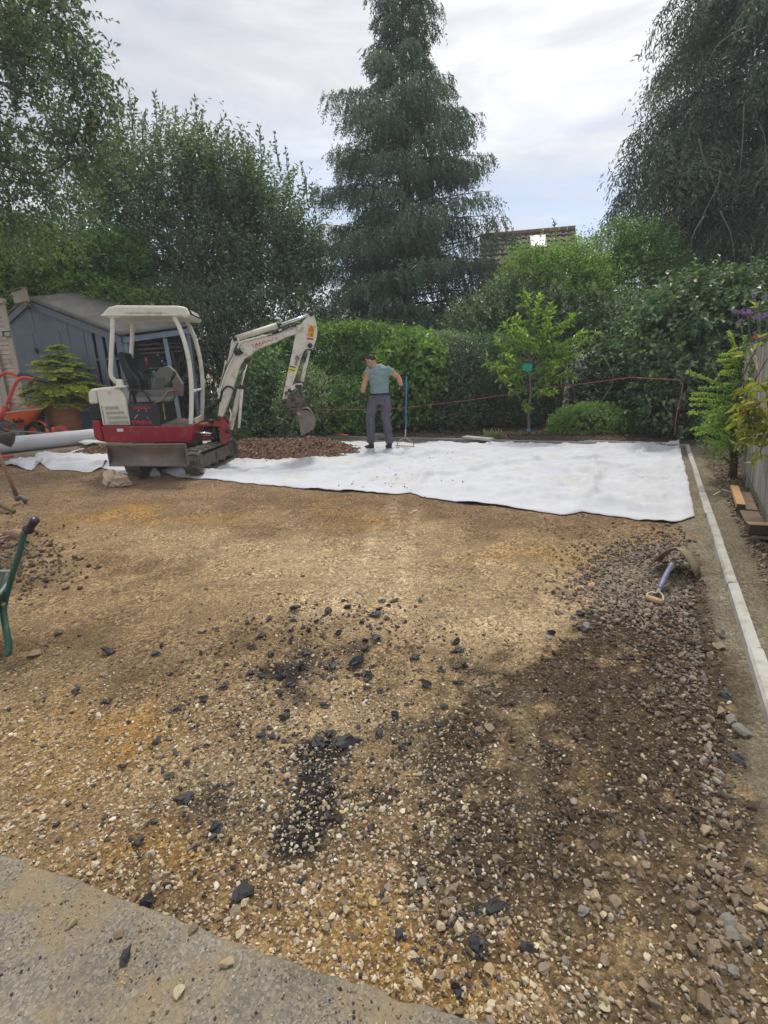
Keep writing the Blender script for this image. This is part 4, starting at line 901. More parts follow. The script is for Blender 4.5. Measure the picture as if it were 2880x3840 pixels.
# ---- conifers with hanging sprays
NEEDLE = leaf_mat('conifer_spray', (0.032, 0.050, 0.038), (0.058, 0.086, 0.060), (0.105, 0.132, 0.088), 0.5, 0.12, tcol=(1.3, 1.5, 0.8), odd=(0.12, 0.07, 0.035))
NEEDLE2 = leaf_mat('conifer_spray_brown', (0.032, 0.048, 0.038), (0.062, 0.082, 0.062), (0.112, 0.128, 0.090), 0.5, 0.12, tcol=(1.3, 1.4, 0.8), odd=(0.15, 0.08, 0.04))
def conifer(t, base, prof, nbr, mat, barkm, seed, trunk_r, hang=(0.35, 0.9), dens=1.0, sag=0.35, limb_r=0.022, gapz=None, zlow=0.3):
    """prof: (height, reach) pairs; branches in loose tiers, each clothed with hanging sprays"""
    r = np.random.default_rng(seed); base = np.asarray(base, float); zt = prof[-1][0]
    mb = MB(); zs = np.linspace(0, zt, 14); mb.tube([base + [0.05 * math.sin(z), 0.05 * math.cos(z * 1.3), z] for z in zs], [trunk_r * (1 - 0.93 * z / zt) + 0.01 for z in zs], 10); mb.build('trunk', barkm, t, True)
    lm = MB(); B = []; D = []; Nn = []; LLn = []; Wn = []; Rn = []
    pz = [p[0] for p in prof]; pr = [p[1] for p in prof]
    for k in range(nbr):
        z0 = zlow + (zt - zlow) * ((k + r.uniform(0, 1)) / nbr) ** 1.12; a = k * 2.39996 + r.normal(scale=0.35)
        L = np.interp(z0, pz, pr) * (r.uniform(0.84, 1.03) if r.uniform() < 0.9 else r.uniform(1.02, 1.12)); L *= 0.93 + 0.20 * math.sin(z0 * 4.7 + 1.2 * math.cos(a))
        if L < 0.15: continue
        dirv = np.array([math.cos(a), math.sin(a), 0]); lift = r.uniform(0.05, 0.30)
        s = np.linspace(0, 1, 7); q = base + np.array([0, 0, z0]) + dirv * (L * s)[:, None] + np.array([0, 0, 1.0]) * (L * (lift * s - sag * s ** 2.2))[:, None] + np.cumsum(r.normal(scale=0.025 * L, size=(7, 3)), 0) * 0.6
        lm.tube(list(q), list(limb_r * (1.15 - s) * (0.5 + L / 3.5)), 5, False)
        sidev = np.array([-dirv[1], dirv[0], 0])
        nsp = int((8 + 30 * L) * dens)
        u = r.uniform(0.12, 1.0, nsp) ** 0.75; off = r.uniform(-1, 1, nsp) * 0.30 * L * (1.1 - 0.55 * u) + r.normal(scale=0.05, size=nsp)
        p0 = np.stack([np.interp(u, s, q[:, i]) for i in range(3)], 1) + sidev * off[:, None] + np.array([0, 0, -0.10]) * np.abs(off)[:, None] * 1.2
        nb_ = 11
        hl = r.uniform(*hang, nsp) * (0.55 + 0.2 * L)
        hd = unit(dirv * r.uniform(0.1, 0.7, nsp)[:, None] + sidev * (np.sign(off) * r.uniform(0.05, 0.5, nsp))[:, None] + np.array([0, 0, -1.0]) * r.uniform(0.35, 1.0, nsp)[:, None])
        w_ = (np.arange(nb_) / nb_)[None, :] + r.uniform(0, 1.0 / nb_, (nsp, nb_))
        pb = p0[:, None, :] + hd[:, None, :] * (hl[:, None] * w_)[..., None] + np.array([0, 0, -0.28]) * (hl[:, None] * w_ ** 2)[..., None]
        sd_ = unit(np.cross(hd, [0.2, 0.3, 0.9]))[:, None, :] * np.where(np.arange(nb_) % 2, 1, -1)[None, :, None] * r.uniform(0.4, 1.2, (nsp, nb_, 1))
        db = unit(hd[:, None, :] * 0.75 + sd_ + np.array([0, 0, -0.35]) + r.normal(scale=0.3, size=(nsp, nb_, 3)))
        m = nsp * nb_
        B.append(pb.reshape(m, 3)); D.append(db.reshape(m, 3)); Nn.append(unit(r.normal(scale=0.6, size=(m, 3)) + dirv + [0, 0, 0.4])); LLn.append(np.repeat(hl, nb_) ** 0.5 * r.uniform(0.09, 0.22, m)); Wn.append(r.uniform(0.020, 0.050, m))
        Rn.append(np.clip(np.repeat(0.42 + r.normal(scale=0.17) + r.normal(scale=0.15, size=nsp), nb_) + r.normal(scale=0.12, size=m), 0, 0.955))
    lm.build('limbs', barkm, t, True)['kind'] = 'stuff'
    B, D, Nn, LLn, Wn, Rn = (np.concatenate(v) for v in (B, D, Nn, LLn, Wn, Rn))
    Rn = np.where(np.random.default_rng(1).uniform(size=len(Rn)) < 0.02, 1.0, Rn)
    k = B[:, 2] > 0.1
    leaves_obj('crown', leaf_arrays(B[k], D[k], Nn[k], LLn[k], Wn[k], 0.1, 0.25), Rn[k], mat, t)
Yc = 19.0
cb = P(1530, 1250, Yc); cb[2] = -0.3
def prof_px(rows, Y, cx):
    o = []
    for py, l, rr_2 in rows[::-1]:
        a = P(cx, py, Y); s = float((a - _eye) @ _fw) / CAM_F; o.append((a[2] + 0.3, (rr_2 - l) / 2 * s))
    return o
rows = [(-190, 1500, 1570), (-60, 1440, 1625), (0, 1375, 1645), (60, 1365, 1655), (150, 1370, 1645), (200, 1425, 1625), (235, 1345, 1655), (300, 1320, 1690), (330, 1270, 1800), (420, 1250, 1825), (560, 1215, 1835), (700, 1220, 1860), (850, 1190, 1885), (1000, 1160, 1905), (1150, 1140, 1925), (1260, 1150, 1910)]
t = thing('tall_conifer', cb, 'tall dark conifer with drooping sprays standing alone in the middle', 'tree')
conifer(t, cb, prof_px(rows, Yc, 1530), 270, NEEDLE, m_bark, 41, 0.24, (0.20, 0.46), 1.15, 0.12)
Yr = 15.5
cb = P(2740, 1250, Yr); cb[2] = -0.3
rows = [(-900, 2740, 2760), (-500, 2600, 2880), (-350, 2460, 3020), (-150, 2380, 3100), (0, 2350, 3130), (130, 2300, 3180), (260, 2330, 3150), (380, 2270, 3210), (560, 2300, 3180), (720, 2310, 3170), (860, 2400, 3080), (1050, 2520, 2960)]
t = thing('weeping_conifer', cb, 'huge weeping conifer with long hanging branches at the right edge', 'tree')
conifer(t, cb, prof_px(rows, Yr, 2740), 210, NEEDLE2, m_bark2, 43, 0.32, (0.45, 1.05), 1.35, 0.42, 0.03, zlow=2.0)

for k, pts in enumerate((((2790, 400), (2785, 520), (2775, 640), (2768, 720)), ((2620, 520), (2640, 600), (2690, 720), (2715, 800)), ((2850, 470), (2868, 520), (2875, 620)), ((2700, 640), (2690, 700), (2640, 800), (2620, 880)), ((2640, 810), (2600, 880), (2585, 960)), ((2700, 790), (2740, 880), (2755, 980)), ((2800, 100), (2700, 160), (2640, 260)))):
    q = spline([P(x, y, 13.0 - 0.12 * k) for x, y in pts], 6); MB().tube(q, [0.018 * (1 - 0.8 * i / (len(q) - 1)) for i in range(len(q))], 6).build('bare_branch', m_bark2, t, True)
# ---- shrubs behind the hedge
def shrub(kind_, label, cat, ells, ntw, tl, per, LL, WW, mat, seed, base_z=0.0, stem=True, barkm=None, **kw):
    t = thing(kind_, (ells[0][0], ells[0][1], base_z), label, cat)
    if stem:
        mb = MB(); r = random.Random(seed); top = ells[0][2]
        for k in range(6):
            a = k * 1.05 + r.random(); rr = ells[0][3] * r.uniform(0.2, 0.6); b0 = np.array([ells[0][0] + 0.08 * math.cos(a), ells[0][1] + 0.08 * math.sin(a), base_z - 0.05])
            mb.tube(spline([b0, b0 + [rr * 0.4 * math.cos(a), rr * 0.4 * math.sin(a), (top - base_z) * 0.5], b0 + [rr * math.cos(a), rr * math.sin(a), (top - base_z) * r.uniform(0.9, 1.25)]], 5), [0.03 - 0.0022 * i for i in range(11)], 6)
        mb.build('stems', barkm or m_bark, t, True)
    twig_foliage(t, ells, ntw, tl, per, LL, WW, mat, seed, zmin=base_z - 0.02, **kw)
    return t
shrub('apple_tree', 'bright green bushy tree in front of the tiled roof', 'tree', [ell_px(2090, 1095, 14.0, 150, 130, 1.2), ell_px(1985, 1050, 14.2, 95, 95, 0.8), ell_px(2150, 1010, 14.0, 65, 75, 0.6), ell_px(2190, 1130, 13.8, 150, 120, 1.0)], 2300, (0.3, 0.6), 9, (0.06, 0.10), (0.035, 0.05), LEAF_FRESH, 51, wood=m_twig, name='crown', tone=0.02)
t = bpy.data.objects['apple_tree']
r = np.random.default_rng(8); SV = []
for px, py, h in ((2077, 825, 190), (2030, 880, 130), (2180, 900, 120), (2065, 890, 120), (2130, 905, 110), (1975, 930, 90), (2240, 940, 90)):
    Y = 14 + r.uniform(-0.4, 0.4); a = P(px + r.uniform(-20, 20), py + h, Y); b2 = P(px, py, Y); MB().tube([a, (a + b2) / 2, b2], [0.014, 0.010, 0.004], 5).build('leading_shoot', m_twig, t, True)
    for s in np.linspace(0.05, 1.0, int(h / 4)): SV.append((a + (b2 - a) * s, unit(unit(b2 - a) * 0.6 + r.normal(scale=0.6, size=3))))
bs = np.array([s[0] for s in SV]); ds = np.array([s[1] for s in SV]); n = len(bs)
leaves_obj('shoot_leaves', leaf_arrays(bs, ds, unit(r.normal(size=(n, 3)) + [0, 0, 0.8]), r.uniform(0.07, 0.11, n), r.uniform(0.035, 0.05, n)), np.clip(r.normal(0.55, 0.2, n), 0, 0.95), LEAF_FRESH, t)
shrub('bushy_tree', 'darker green bushy tree between the tiled roof and the weeping conifer', 'tree', [ell_px(2370, 1060, 14.6, 130, 170, 1.2), ell_px(2300, 960, 14.6, 90, 90, 0.7), ell_px(2420, 960, 14.4, 80, 100, 0.7), ell_px(2500, 1130, 14.2, 120, 110, 1.0)], 2600, (0.3, 0.6), 9, (0.06, 0.10), (0.035, 0.05), LEAF_MID, 53, wood=m_twig, name='crown')
shrub('evergreen_shrub', 'dark glossy shrub at the foot of the tall conifer, right side', 'shrub', [ell_px(1800, 1220, 13.6, 120, 80, 0.8), ell_px(1930, 1160, 13.8, 140, 90, 0.9), ell_px(2060, 1190, 13.2, 150, 70, 0.8), ell_px(2240, 1220, 13.0, 140, 80, 0.8)], 2600, (0.2, 0.45), 8, (0.07, 0.11), (0.035, 0.05), LEAF_DEEP, 55, name='leaves')
shrub('yellowing_shrub', 'yellow green arching shrub behind the ridge of the blue shed', 'shrub', [ell_px(150, 960, 14.80, 170, 100, 0.8), ell_px(60, 1000, 14.90, 130, 110, 0.8), ell_px(260, 1010, 14.80, 110, 80, 0.6)], 1500, (0.3, 0.7), 8, (0.09, 0.15), (0.04, 0.06), LEAF_FRESH, 57, wood=m_twig, droop=0.3, tone=0.2)
shrub('round_ivy_bush', 'rounded flowering ivy bush behind the shed roof', 'shrub', [ell_px(450, 985, 15.00, 110, 110, 0.8), ell_px(490, 1010, 14.80, 80, 80, 0.6)], 2200, (0.12, 0.25), 8, (0.05, 0.08), (0.035, 0.05), LEAF_MID, 59, shell=(0.7, 1.0), tone=-0.05)
shrub('shade_shrub', 'dark shady undergrowth along the back of the blue shed', 'shrub', [ell_px(300, 1080, 15.20, 330, 90, 0.7), ell_px(-40, 1060, 15.20, 160, 130, 0.7), ell_px(560, 1110, 15.20, 200, 110, 0.7)], 3000, (0.2, 0.4), 8, (0.06, 0.10), (0.04, 0.06), LEAF_DARK, 61, name='leaves')
shrub('backdrop_hedge', 'dark hedge filling the gap behind the magnolia and conifer', 'hedge', [ell_px(900, 1230, 14.2, 380, 110, 0.6), ell_px(1500, 1290, 15.4, 480, 80, 0.6), ell_px(2200, 1260, 15.0, 500, 90, 0.6), ell_px(2700, 1190, 14.0, 320, 140, 0.6), ell_px(860, 1440, 14.6, 220, 190, 0.4)], 4200, (0.25, 0.5), 8, (0.08, 0.12), (0.05, 0.07), LEAF_DARK, 63, p=3.5, name='leaves')
# ---- ivy mound spilling over the shed roof and hedge right of the shed
shrub('ivy_mound', 'ivy spilling over the ridge of the blue shed roof', 'ivy', [ell_px(330, 1090, 14.3, 140, 48, 0.5), ell_px(430, 1125, 14.1, 95, 52, 0.5), ell_px(560, 1155, 14.0, 120, 52, 0.5), ell_px(660, 1165, 14.1, 100, 60, 0.5)], 2200, (0.1, 0.22), 7, (0.05, 0.085), (0.045, 0.07), LEAF_FRESH, 65, stem=False, base_z=1.5, tone=-0.04, shell=(0.75, 1.0))
shrub('privet_hedge', 'tall bushy hedge close behind the digger and the shed end', 'hedge', [ell_px(760, 1230, 14.20, 140, 150, 0.8), ell_px(820, 1400, 14.10, 130, 240, 0.8), ell_px(660, 1130, 14.40, 130, 80, 0.7), ell_px(900, 1300, 14.50, 110, 210, 0.8), ell_px(780, 1560, 14.00, 130, 110, 0.7)], 5200, (0.12, 0.32), 8, (0.04, 0.07), (0.022, 0.034), LEAF_DEEP, 67, shell=(0.72, 1.03), wood=m_twig, rand=0.6, tone=0.0)
# ---- the back hedge, shrub by shrub
shrub('laurel_hedge', 'mixed clipped hedge with lime green top behind the boom', 'hedge', [ell_px(1130, 1400, 13.4, 170, 170, 0.7), ell_px(1290, 1370, 13.4, 230, 135, 0.7), ell_px(1480, 1380, 13.3, 190, 120, 0.7), ell_px(1050, 1440, 13.3, 130, 150, 0.6)], 5200, (0.12, 0.30), 8, (0.05, 0.085), (0.028, 0.045), LEAF_MID, 69, base_z=0.05, p=3.0, shell=(0.72, 1.02), tone=-0.08)
twig_foliage(bpy.data.objects['laurel_hedge'], [ell_px(1230, 1262, 13.35, 130, 26, 0.6), ell_px(1360, 1252, 13.35, 130, 24, 0.6), ell_px(1480, 1275, 13.3, 110, 26, 0.6), ell_px(1120, 1275, 13.3, 60, 30, 0.5)], 1500, (0.12, 0.28), 7, (0.05, 0.085), (0.028, 0.045), LEAF_LIME, 70, shell=(0.5, 1.0), tone=-0.1, name='pale_top_leaves')
shrub('clipped_hedge', 'grey green flat topped hedge right of the man', 'hedge', [ell_px(1640, 1320, 13.0, 130, 60, 0.8), ell_px(1800, 1330, 12.9, 140, 62, 0.8), ell_px(1960, 1345, 12.8, 150, 62, 0.8), ell_px(1750, 1480, 12.9, 260, 170, 0.7), ell_px(2050, 1500, 12.6, 220, 160, 0.7)], 6000, (0.07, 0.18), 8, (0.028, 0.048), (0.016, 0.026), LEAF_GREY, 71, base_z=0.05, p=3.5, shell=(0.82, 1.0), tone=-0.05)
twig_foliage(bpy.data.objects['clipped_hedge'], [ell_px(1640, 1275, 12.9, 120, 22, 0.7), ell_px(1800, 1283, 12.8, 130, 22, 0.7), ell_px(1950, 1298, 12.7, 140, 24, 0.7)], 1900, (0.07, 0.16), 8, (0.028, 0.048), (0.016, 0.026), LEAF_VAR, 72, shell=(0.5, 1.0), tone=-0.22, name='pale_top_leaves')  # paler leaf colour paints the light on the hedge top
shrub('hydrangea_bush', 'large leaved green bush behind the rake', 'shrub', [ell_px(1550, 1350, 11.9, 100, 90, 0.45), ell_px(1470, 1390, 12.0, 75, 80, 0.4), ell_px(1560, 1480, 11.9, 105, 110, 0.4), ell_px(1610, 1400, 11.8, 60, 90, 0.35)], 1000, (0.15, 0.35), 6, (0.09, 0.145), (0.065, 0.10), LEAF_FRESH, 73, base_z=0.05, tone=-0.10, shell=(0.5, 1.0), nup=0.5, wood=m_twig)
shrub('holly_bush', 'dark small leaved bush to the right of the large leaved one', 'shrub', [ell_px(1735, 1420, 11.9, 95, 130, 0.5), ell_px(1730, 1540, 11.8, 90, 100, 0.45), ell_px(1660, 1560, 11.9, 60, 80, 0.4)], 2600, (0.1, 0.25), 7, (0.04, 0.065), (0.022, 0.034), LEAF_DARK, 75, base_z=0.05, tone=0.12, shell=(0.6, 1.02))
shrub('photinia_bush', 'glossy leaved shrub seen under the digger boom', 'shrub', [ell_px(960, 1430, 11.9, 80, 90, 0.4), ell_px(940, 1540, 11.8, 90, 90, 0.4), ell_px(990, 1370, 12.0, 45, 55, 0.3), ell_px(900, 1600, 11.8, 60, 40, 0.3)], 620, (0.2, 0.45), 8, (0.085, 0.13), (0.032, 0.046), LEAF_GLOSS, 77, base_z=0.05, up=0.7, tone=0.1, wood=m_twig, nup=0.4)
shrub('variegated_shrub', 'pale cream edged shrub behind the digger bucket', 'shrub', [ell_px(1150, 1500, 11.6, 75, 85, 0.4), ell_px(1085, 1560, 11.6, 55, 60, 0.35), ell_px(1170, 1430, 11.7, 40, 50, 0.3), ell_px(1110, 1490, 11.6, 50, 80, 0.3)], 1000, (0.15, 0.35), 9, (0.04, 0.065), (0.018, 0.028), LEAF_VAR, 79, base_z=0.05, up=0.6, wood=m_twig)
shrub('fuchsia_shrub', 'leafy low shrub just left of the man', 'shrub', [ell_px(1300, 1530, 12.0, 80, 90, 0.4), ell_px(1250, 1580, 11.9, 60, 60, 0.35), ell_px(1370, 1580, 12.0, 70, 60, 0.35)], 900, (0.2, 0.4), 9, (0.06, 0.09), (0.022, 0.034), LEAF_MID, 81, base_z=0.05, tone=0.06, wood=m_twig)
shrub('low_dark_hedge', 'dark twiggy hedge behind the young apple tree', 'hedge', [ell_px(1900, 1540, 12.3, 130, 120, 0.5), ell_px(2080, 1510, 12.1, 150, 140, 0.5), ell_px(2260, 1480, 11.8, 140, 160, 0.5)], 3600, (0.1, 0.25), 7, (0.035, 0.06), (0.022, 0.035), LEAF_DARK, 83, base_z=0.05, shell=(0.6, 1.0), wood=m_twig, tone=0.02)
twig_foliage(bpy.data.objects['laurel_hedge'], [ell_px(1220, 1540, 13.2, 330, 100, 0.5), ell_px(1480, 1540, 13.1, 160, 100, 0.5), ell_px(1000, 1560, 13.2, 200, 90, 0.5)], 2200, (0.12, 0.3), 7, (0.05, 0.085), (0.028, 0.045), LEAF_DARK, 99, zmin=0.05, name='shade_dark_leaves', wood=m_twig)  # leaves coloured dark for the shade low in the hedge
# ---- bramble mound on the right
shrub('bramble_mound', 'big rounded bramble thicket filling the far right corner', 'shrub', [ell_px(2590, 1270, 9.9, 220, 200, 1.1), ell_px(2440, 1300, 11.2, 140, 150, 0.9), ell_px(2740, 1220, 9.7, 160, 170, 1.0), ell_px(2600, 1480, 9.9, 200, 190, 0.9), ell_px(2370, 1400, 11.7, 140, 170, 0.7), ell_px(2470, 1500, 11.4, 120, 170, 0.7), ell_px(2790, 1400, 9.5, 140, 220, 0.9), ell_px(2640, 1150, 10.0, 170, 90, 0.9)], 5200, (0.15, 0.45), 8, (0.07, 0.12), (0.05, 0.085), LEAF_BRAM, 85, base_z=0.05, shell=(0.72, 1.03), wood=m_twig, rand=0.7, tone=0.02)
shrub('box_dome', 'low clipped dome of small leaves beside the kerb', 'shrub', [ell_px(2217, 1605, 10.75, 158, 90, 0.65)], 3600, (0.05, 0.12), 7, (0.024, 0.042), (0.017, 0.026), LEAF_FRESH, 87, base_z=0.05, shell=(0.8, 1.0), tone=-0.02)
# bramble canes
m_cane = pm('cane', (0.20, 0.19, 0.10), (0.13, 0.09, 0.06), 5, 0.7)
for a, b2, c2 in (((2600, 1130), (2614, 1180), (2590, 1260)), ((2640, 1250), (2690, 1190), (2760, 1220)), ((2700, 1250), (2680, 1320), (2640, 1390)), ((2500, 1100), (2620, 1040), (2760, 1035)), ((2260, 1330), (2300, 1420), (2260, 1500)), ((2420, 1480), (2440, 1540), (2400, 1600)), ((2480, 1500), (2520, 1580), (2500, 1640)), ((2560, 1050), (2480, 1080), (2400, 1110))):
    MB().tube(spline([P(a[0], a[1], 9.1), P(b2[0], b2[1], 8.95), P(c2[0], c2[1], 9.1)], 6), 0.005, 5).build('cane', m_cane, bpy.data.objects['bramble_mound'], True)

# ---- young apple tree, lit from behind
t = thing('young_apple_tree', G(1985, 1632, 0.08), 'young apple tree with lime green leaves, green label and blue tie', 'tree')
b0 = LOC[t.name]; Ya = b0[1]
mb = MB(); mb.tube(spline([b0, P(1982, 1560, Ya), P(1990, 1470, Ya), P(1985, 1380, Ya), P(1995, 1260, Ya)], 6), [0.034 - 0.0009 * i for i in range(25)], 8); mb.build('trunk', m_bark2, t, True)
r = np.random.default_rng(17); lb = MB(); SV = []
for a, b2 in (((1990, 1290), (1978, 1105)), ((1995, 1280), (2025, 1108)), ((2000, 1310), (2075, 1155)), ((1985, 1330), (1935, 1190)), ((1985, 1340), (1890, 1225)), ((1985, 1380), (1860, 1275)), ((1990, 1380), (1830, 1365)), ((1990, 1400), (1880, 1420)), ((2000, 1330), (2140, 1195)), ((2000, 1360), (2180, 1250)), ((1995, 1390), (2195, 1275)), ((1995, 1400), (2170, 1330)), ((1990, 1420), (2150, 1400)), ((1985, 1440), (1920, 1470)), ((1990, 1460), (2080, 1470)), ((1990, 1350), (2060, 1240)), ((1990, 1330), (1950, 1240)), ((2000, 1330), (2110, 1300)), ((1985, 1370), (1900, 1340)), ((1990, 1360), (2030, 1290)), ((1985, 1460), (1930, 1440)), ((1985, 1500), (1970, 1540)), ((1990, 1440), (2040, 1420)), ((1990, 1400), (2080, 1370)), ((1988, 1390), (1940, 1400))):
    A = P(a[0], a[1], Ya); Bq = P(b2[0], b2[1], Ya + r.uniform(-0.55, 0.45)); md = (A + Bq) / 2 + np.array([0, 0, -0.04])
    q = spline([A, md, Bq], 6); lb.tube(q, [0.011 * (1 - 0.7 * i / (len(q) - 1)) for i in range(len(q))], 5)
    L = np.linalg.norm(Bq - A)
    for s in np.linspace(0.22, 1.0, int(L * 34)):
        i = s * (len(q) - 1); k = min(int(i), len(q) - 2); p_ = q[k] + (q[k + 1] - q[k]) * (i - k); ax = unit(q[k + 1] - q[k])
        for _ in range(2):
            SV.append((p_ + r.normal(scale=0.012, size=3), unit(ax * 0.7 + unit(np.cross(ax, r.normal(size=3))) * 0.8 + [0, 0, 0.15]), s))
        if r.uniform() < 0.35:
            dd = unit(ax * 0.5 + r.normal(scale=0.7, size=3)); ll = r.uniform(0.08, 0.22); lb.tube([p_, p_ + dd * ll], [0.004, 0.002], 4)
            for u in np.linspace(0.3, 1, 5): SV.append((p_ + dd * ll * u, unit(dd * 0.5 + r.normal(scale=0.7, size=3)), s * 0.7))
lb.build('branch', m_bark2, t, True)
bs = np.array([s[0] for s in SV]); ds = np.array([s[1] for s in SV]); us = np.array([s[2] for s in SV]); n = len(bs)
leaves_obj('crown', leaf_arrays(bs, ds, unit(r.normal(scale=0.7, size=(n, 3)) + [0, 0, 0.8]), r.uniform(0.085, 0.145, n), r.uniform(0.038, 0.058, n), 0.2, 0.25), np.clip(0.2 + 0.45 * us + r.normal(scale=0.2, size=n), 0, 0.97), LEAF_LIME, t)
m_green_tag = pm('green_plastic', (0.0, 0.30, 0.17), (0.0, 0.24, 0.13), 4, 0.35)
m_blue_tie = pm('blue_strap', (0.02, 0.22, 0.42), (0.03, 0.30, 0.50), 20, 0.6, bump=0.4)
mb = MB(); c = P(1977, 1378, Ya - 0.45); mb.box(c, (0.20, 0.012, 0.12), (0.98, 0.05, -0.10), (0, 1, 0), (0.12, 0, 0.99)); mb.box(c + [0.01, 0, 0.065], (0.16, 0.016, 0.012), (0.98, 0.05, -0.10), (0, 1, 0), (0.12, 0, 0.99)); mb.build('label', m_green_tag, t, False, 0.003)
mb = MB(); mb.lathe(P(1982, 1616, Ya), [(0.036, -0.035), (0.043, -0.03), (0.040, 0.0), (0.044, 0.03), (0.036, 0.035)], 14); mb.build('tie', m_blue_tie, t, True)
# ---- little cut back fern clump by the kerb
t = thing('cut_fern', G(1850, 1645, 0.09), 'little clump of clipped green stems just behind the grey kerb', 'plant')
r = random.Random(9); mb = MB()
for k in range(70):
    cx_ = -0.12 if k % 2 else 0.11; a = r.uniform(0, 6.28); L = r.uniform(0.12, 0.24); le = r.uniform(0.2, 1.0); b2 = LOC[t.name] + [cx_ + 0.03 * math.cos(a), 0.03 * math.sin(a), 0]; e = b2 + np.array([math.cos(a) * L * le * 0.75, math.sin(a) * L * le * 0.75, L * (1.1 - 0.6 * le)])
    x = unit(np.cross(e - b2, [0.1, 1, 0.2])) * 0.009
    mb.add([b2 - x, b2 + x, e + x * 0.8, e - x * 0.8, (b2 + e) / 2 + [0, -0.006, 0.01]], [(0, 1, 4), (1, 2, 4), (2, 3, 4), (3, 0, 4)])
o = mb.build('stalks', pm('cut_stalk', (0.16, 0.22, 0.055), (0.28, 0.26, 0.10), 20, 0.6), t)

# ---- firethorn with long horizontal shoots by the fence
t = thing('firethorn_shrub', G(2745, 1790, 0.08), 'firethorn with long arching shoots of tiny bright leaves by the fence', 'shrub')
b0 = LOC[t.name]; r = np.random.default_rng(23); lb = MB(); SV = []
for a, b2 in (((2770, 1490), (2578, 1395)), ((2790, 1480), (2622, 1455)), ((2770, 1510), (2600, 1478)), ((2760, 1530), (2590, 1495)), ((2760, 1540), (2590, 1520)), ((2760, 1560), (2582, 1550)), ((2770, 1600), (2590, 1612)), ((2770, 1600), (2610, 1630)), ((2790, 1350), (2702, 1332)), ((2790, 1370), (2692, 1352)), ((2790, 1380), (2722, 1375)), ((2790, 1410), (2706, 1396)), ((2790, 1430), (2695, 1402)), ((2770, 1370), (2732, 1245)), ((2780, 1370), (2795, 1260)), ((2760, 1640), (2640, 1725)), ((2760, 1560), (2660, 1560)), ((2780, 1440), (2750, 1330)), ((2790, 1480), (2830, 1370)), ((2750, 1620), (2680, 1590)), ((2760, 1590), (2650, 1580)), ((2770, 1520), (2690, 1500)), ((2780, 1540), (2700, 1530)), ((2750, 1660), (2700, 1690)), ((2760, 1700), (2790, 1640)), ((2750, 1700), (2720, 1640)), ((2770, 1650), (2830, 1580)), ((2780, 1580), (2860, 1500)), ((2770, 1470), (2720, 1440)), ((2740, 1740), (2690, 1720)), ((2750, 1720), (2810, 1690)), ((2765, 1500), (2740, 1470)), ((2770, 1610), (2720, 1610))):
    Yp = b0[1] - r.uniform(0.0, 0.5); A = P(a[0], a[1], b0[1] - 0.05); Bq = P(b2[0], b2[1], Yp); q = spline([A, (A + Bq) / 2 + [0, 0, 0.03], Bq], 6)
    lb.tube(q, [0.007 * (1 - 0.7 * i / (len(q) - 1)) for i in range(len(q))], 4)
    L = np.linalg.norm(Bq - A)
    for s in np.linspace(0.05, 1.0, int(L * 75)):
        i = s * (len(q) - 1); k = min(int(i), len(q) - 2); p_ = q[k] + (q[k + 1] - q[k]) * (i - k); ax = unit(q[k + 1] - q[k])
        for _ in range(4): SV.append((p_, unit(ax * 0.35 + unit(np.cross(ax, r.normal(size=3))) * 0.9 + [0, 0, 0.35]), s))
for k in range(7): lb.tube(spline([b0 + r.normal(scale=0.04, size=3) * [1, 1, 0], P(2755 + r.uniform(-15, 15), 1600, b0[1]), P(2780 + r.uniform(-25, 25), 1380 + r.uniform(-60, 120), b0[1])], 5), [0.016 - 0.001 * i for i in range(11)], 5)
lb.build('branch', m_bark, t, True)
bs = np.array([s[0] for s in SV]); ds = np.array([s[1] for s in SV]); us = np.array([s[2] for s in SV]); n = len(bs)
leaves_obj('leaves', leaf_arrays(bs, ds, unit(r.normal(scale=0.7, size=(n, 3)) + [0, -0.3, 0.8]), r.uniform(0.022, 0.042, n), r.uniform(0.011, 0.017, n)), np.clip(0.1 + 0.6 * us + r.normal(scale=0.2, size=n), 0, 0.97), LEAF_LIME, t)
twig_foliage(t, [ell_px(2740, 1610, b0[1], 75, 115, 0.3)], 420, (0.1, 0.25), 8, (0.022, 0.04), (0.011, 0.017), LEAF_FRESH, 90, shell=(0.2, 1.0), name='inner_leaves')
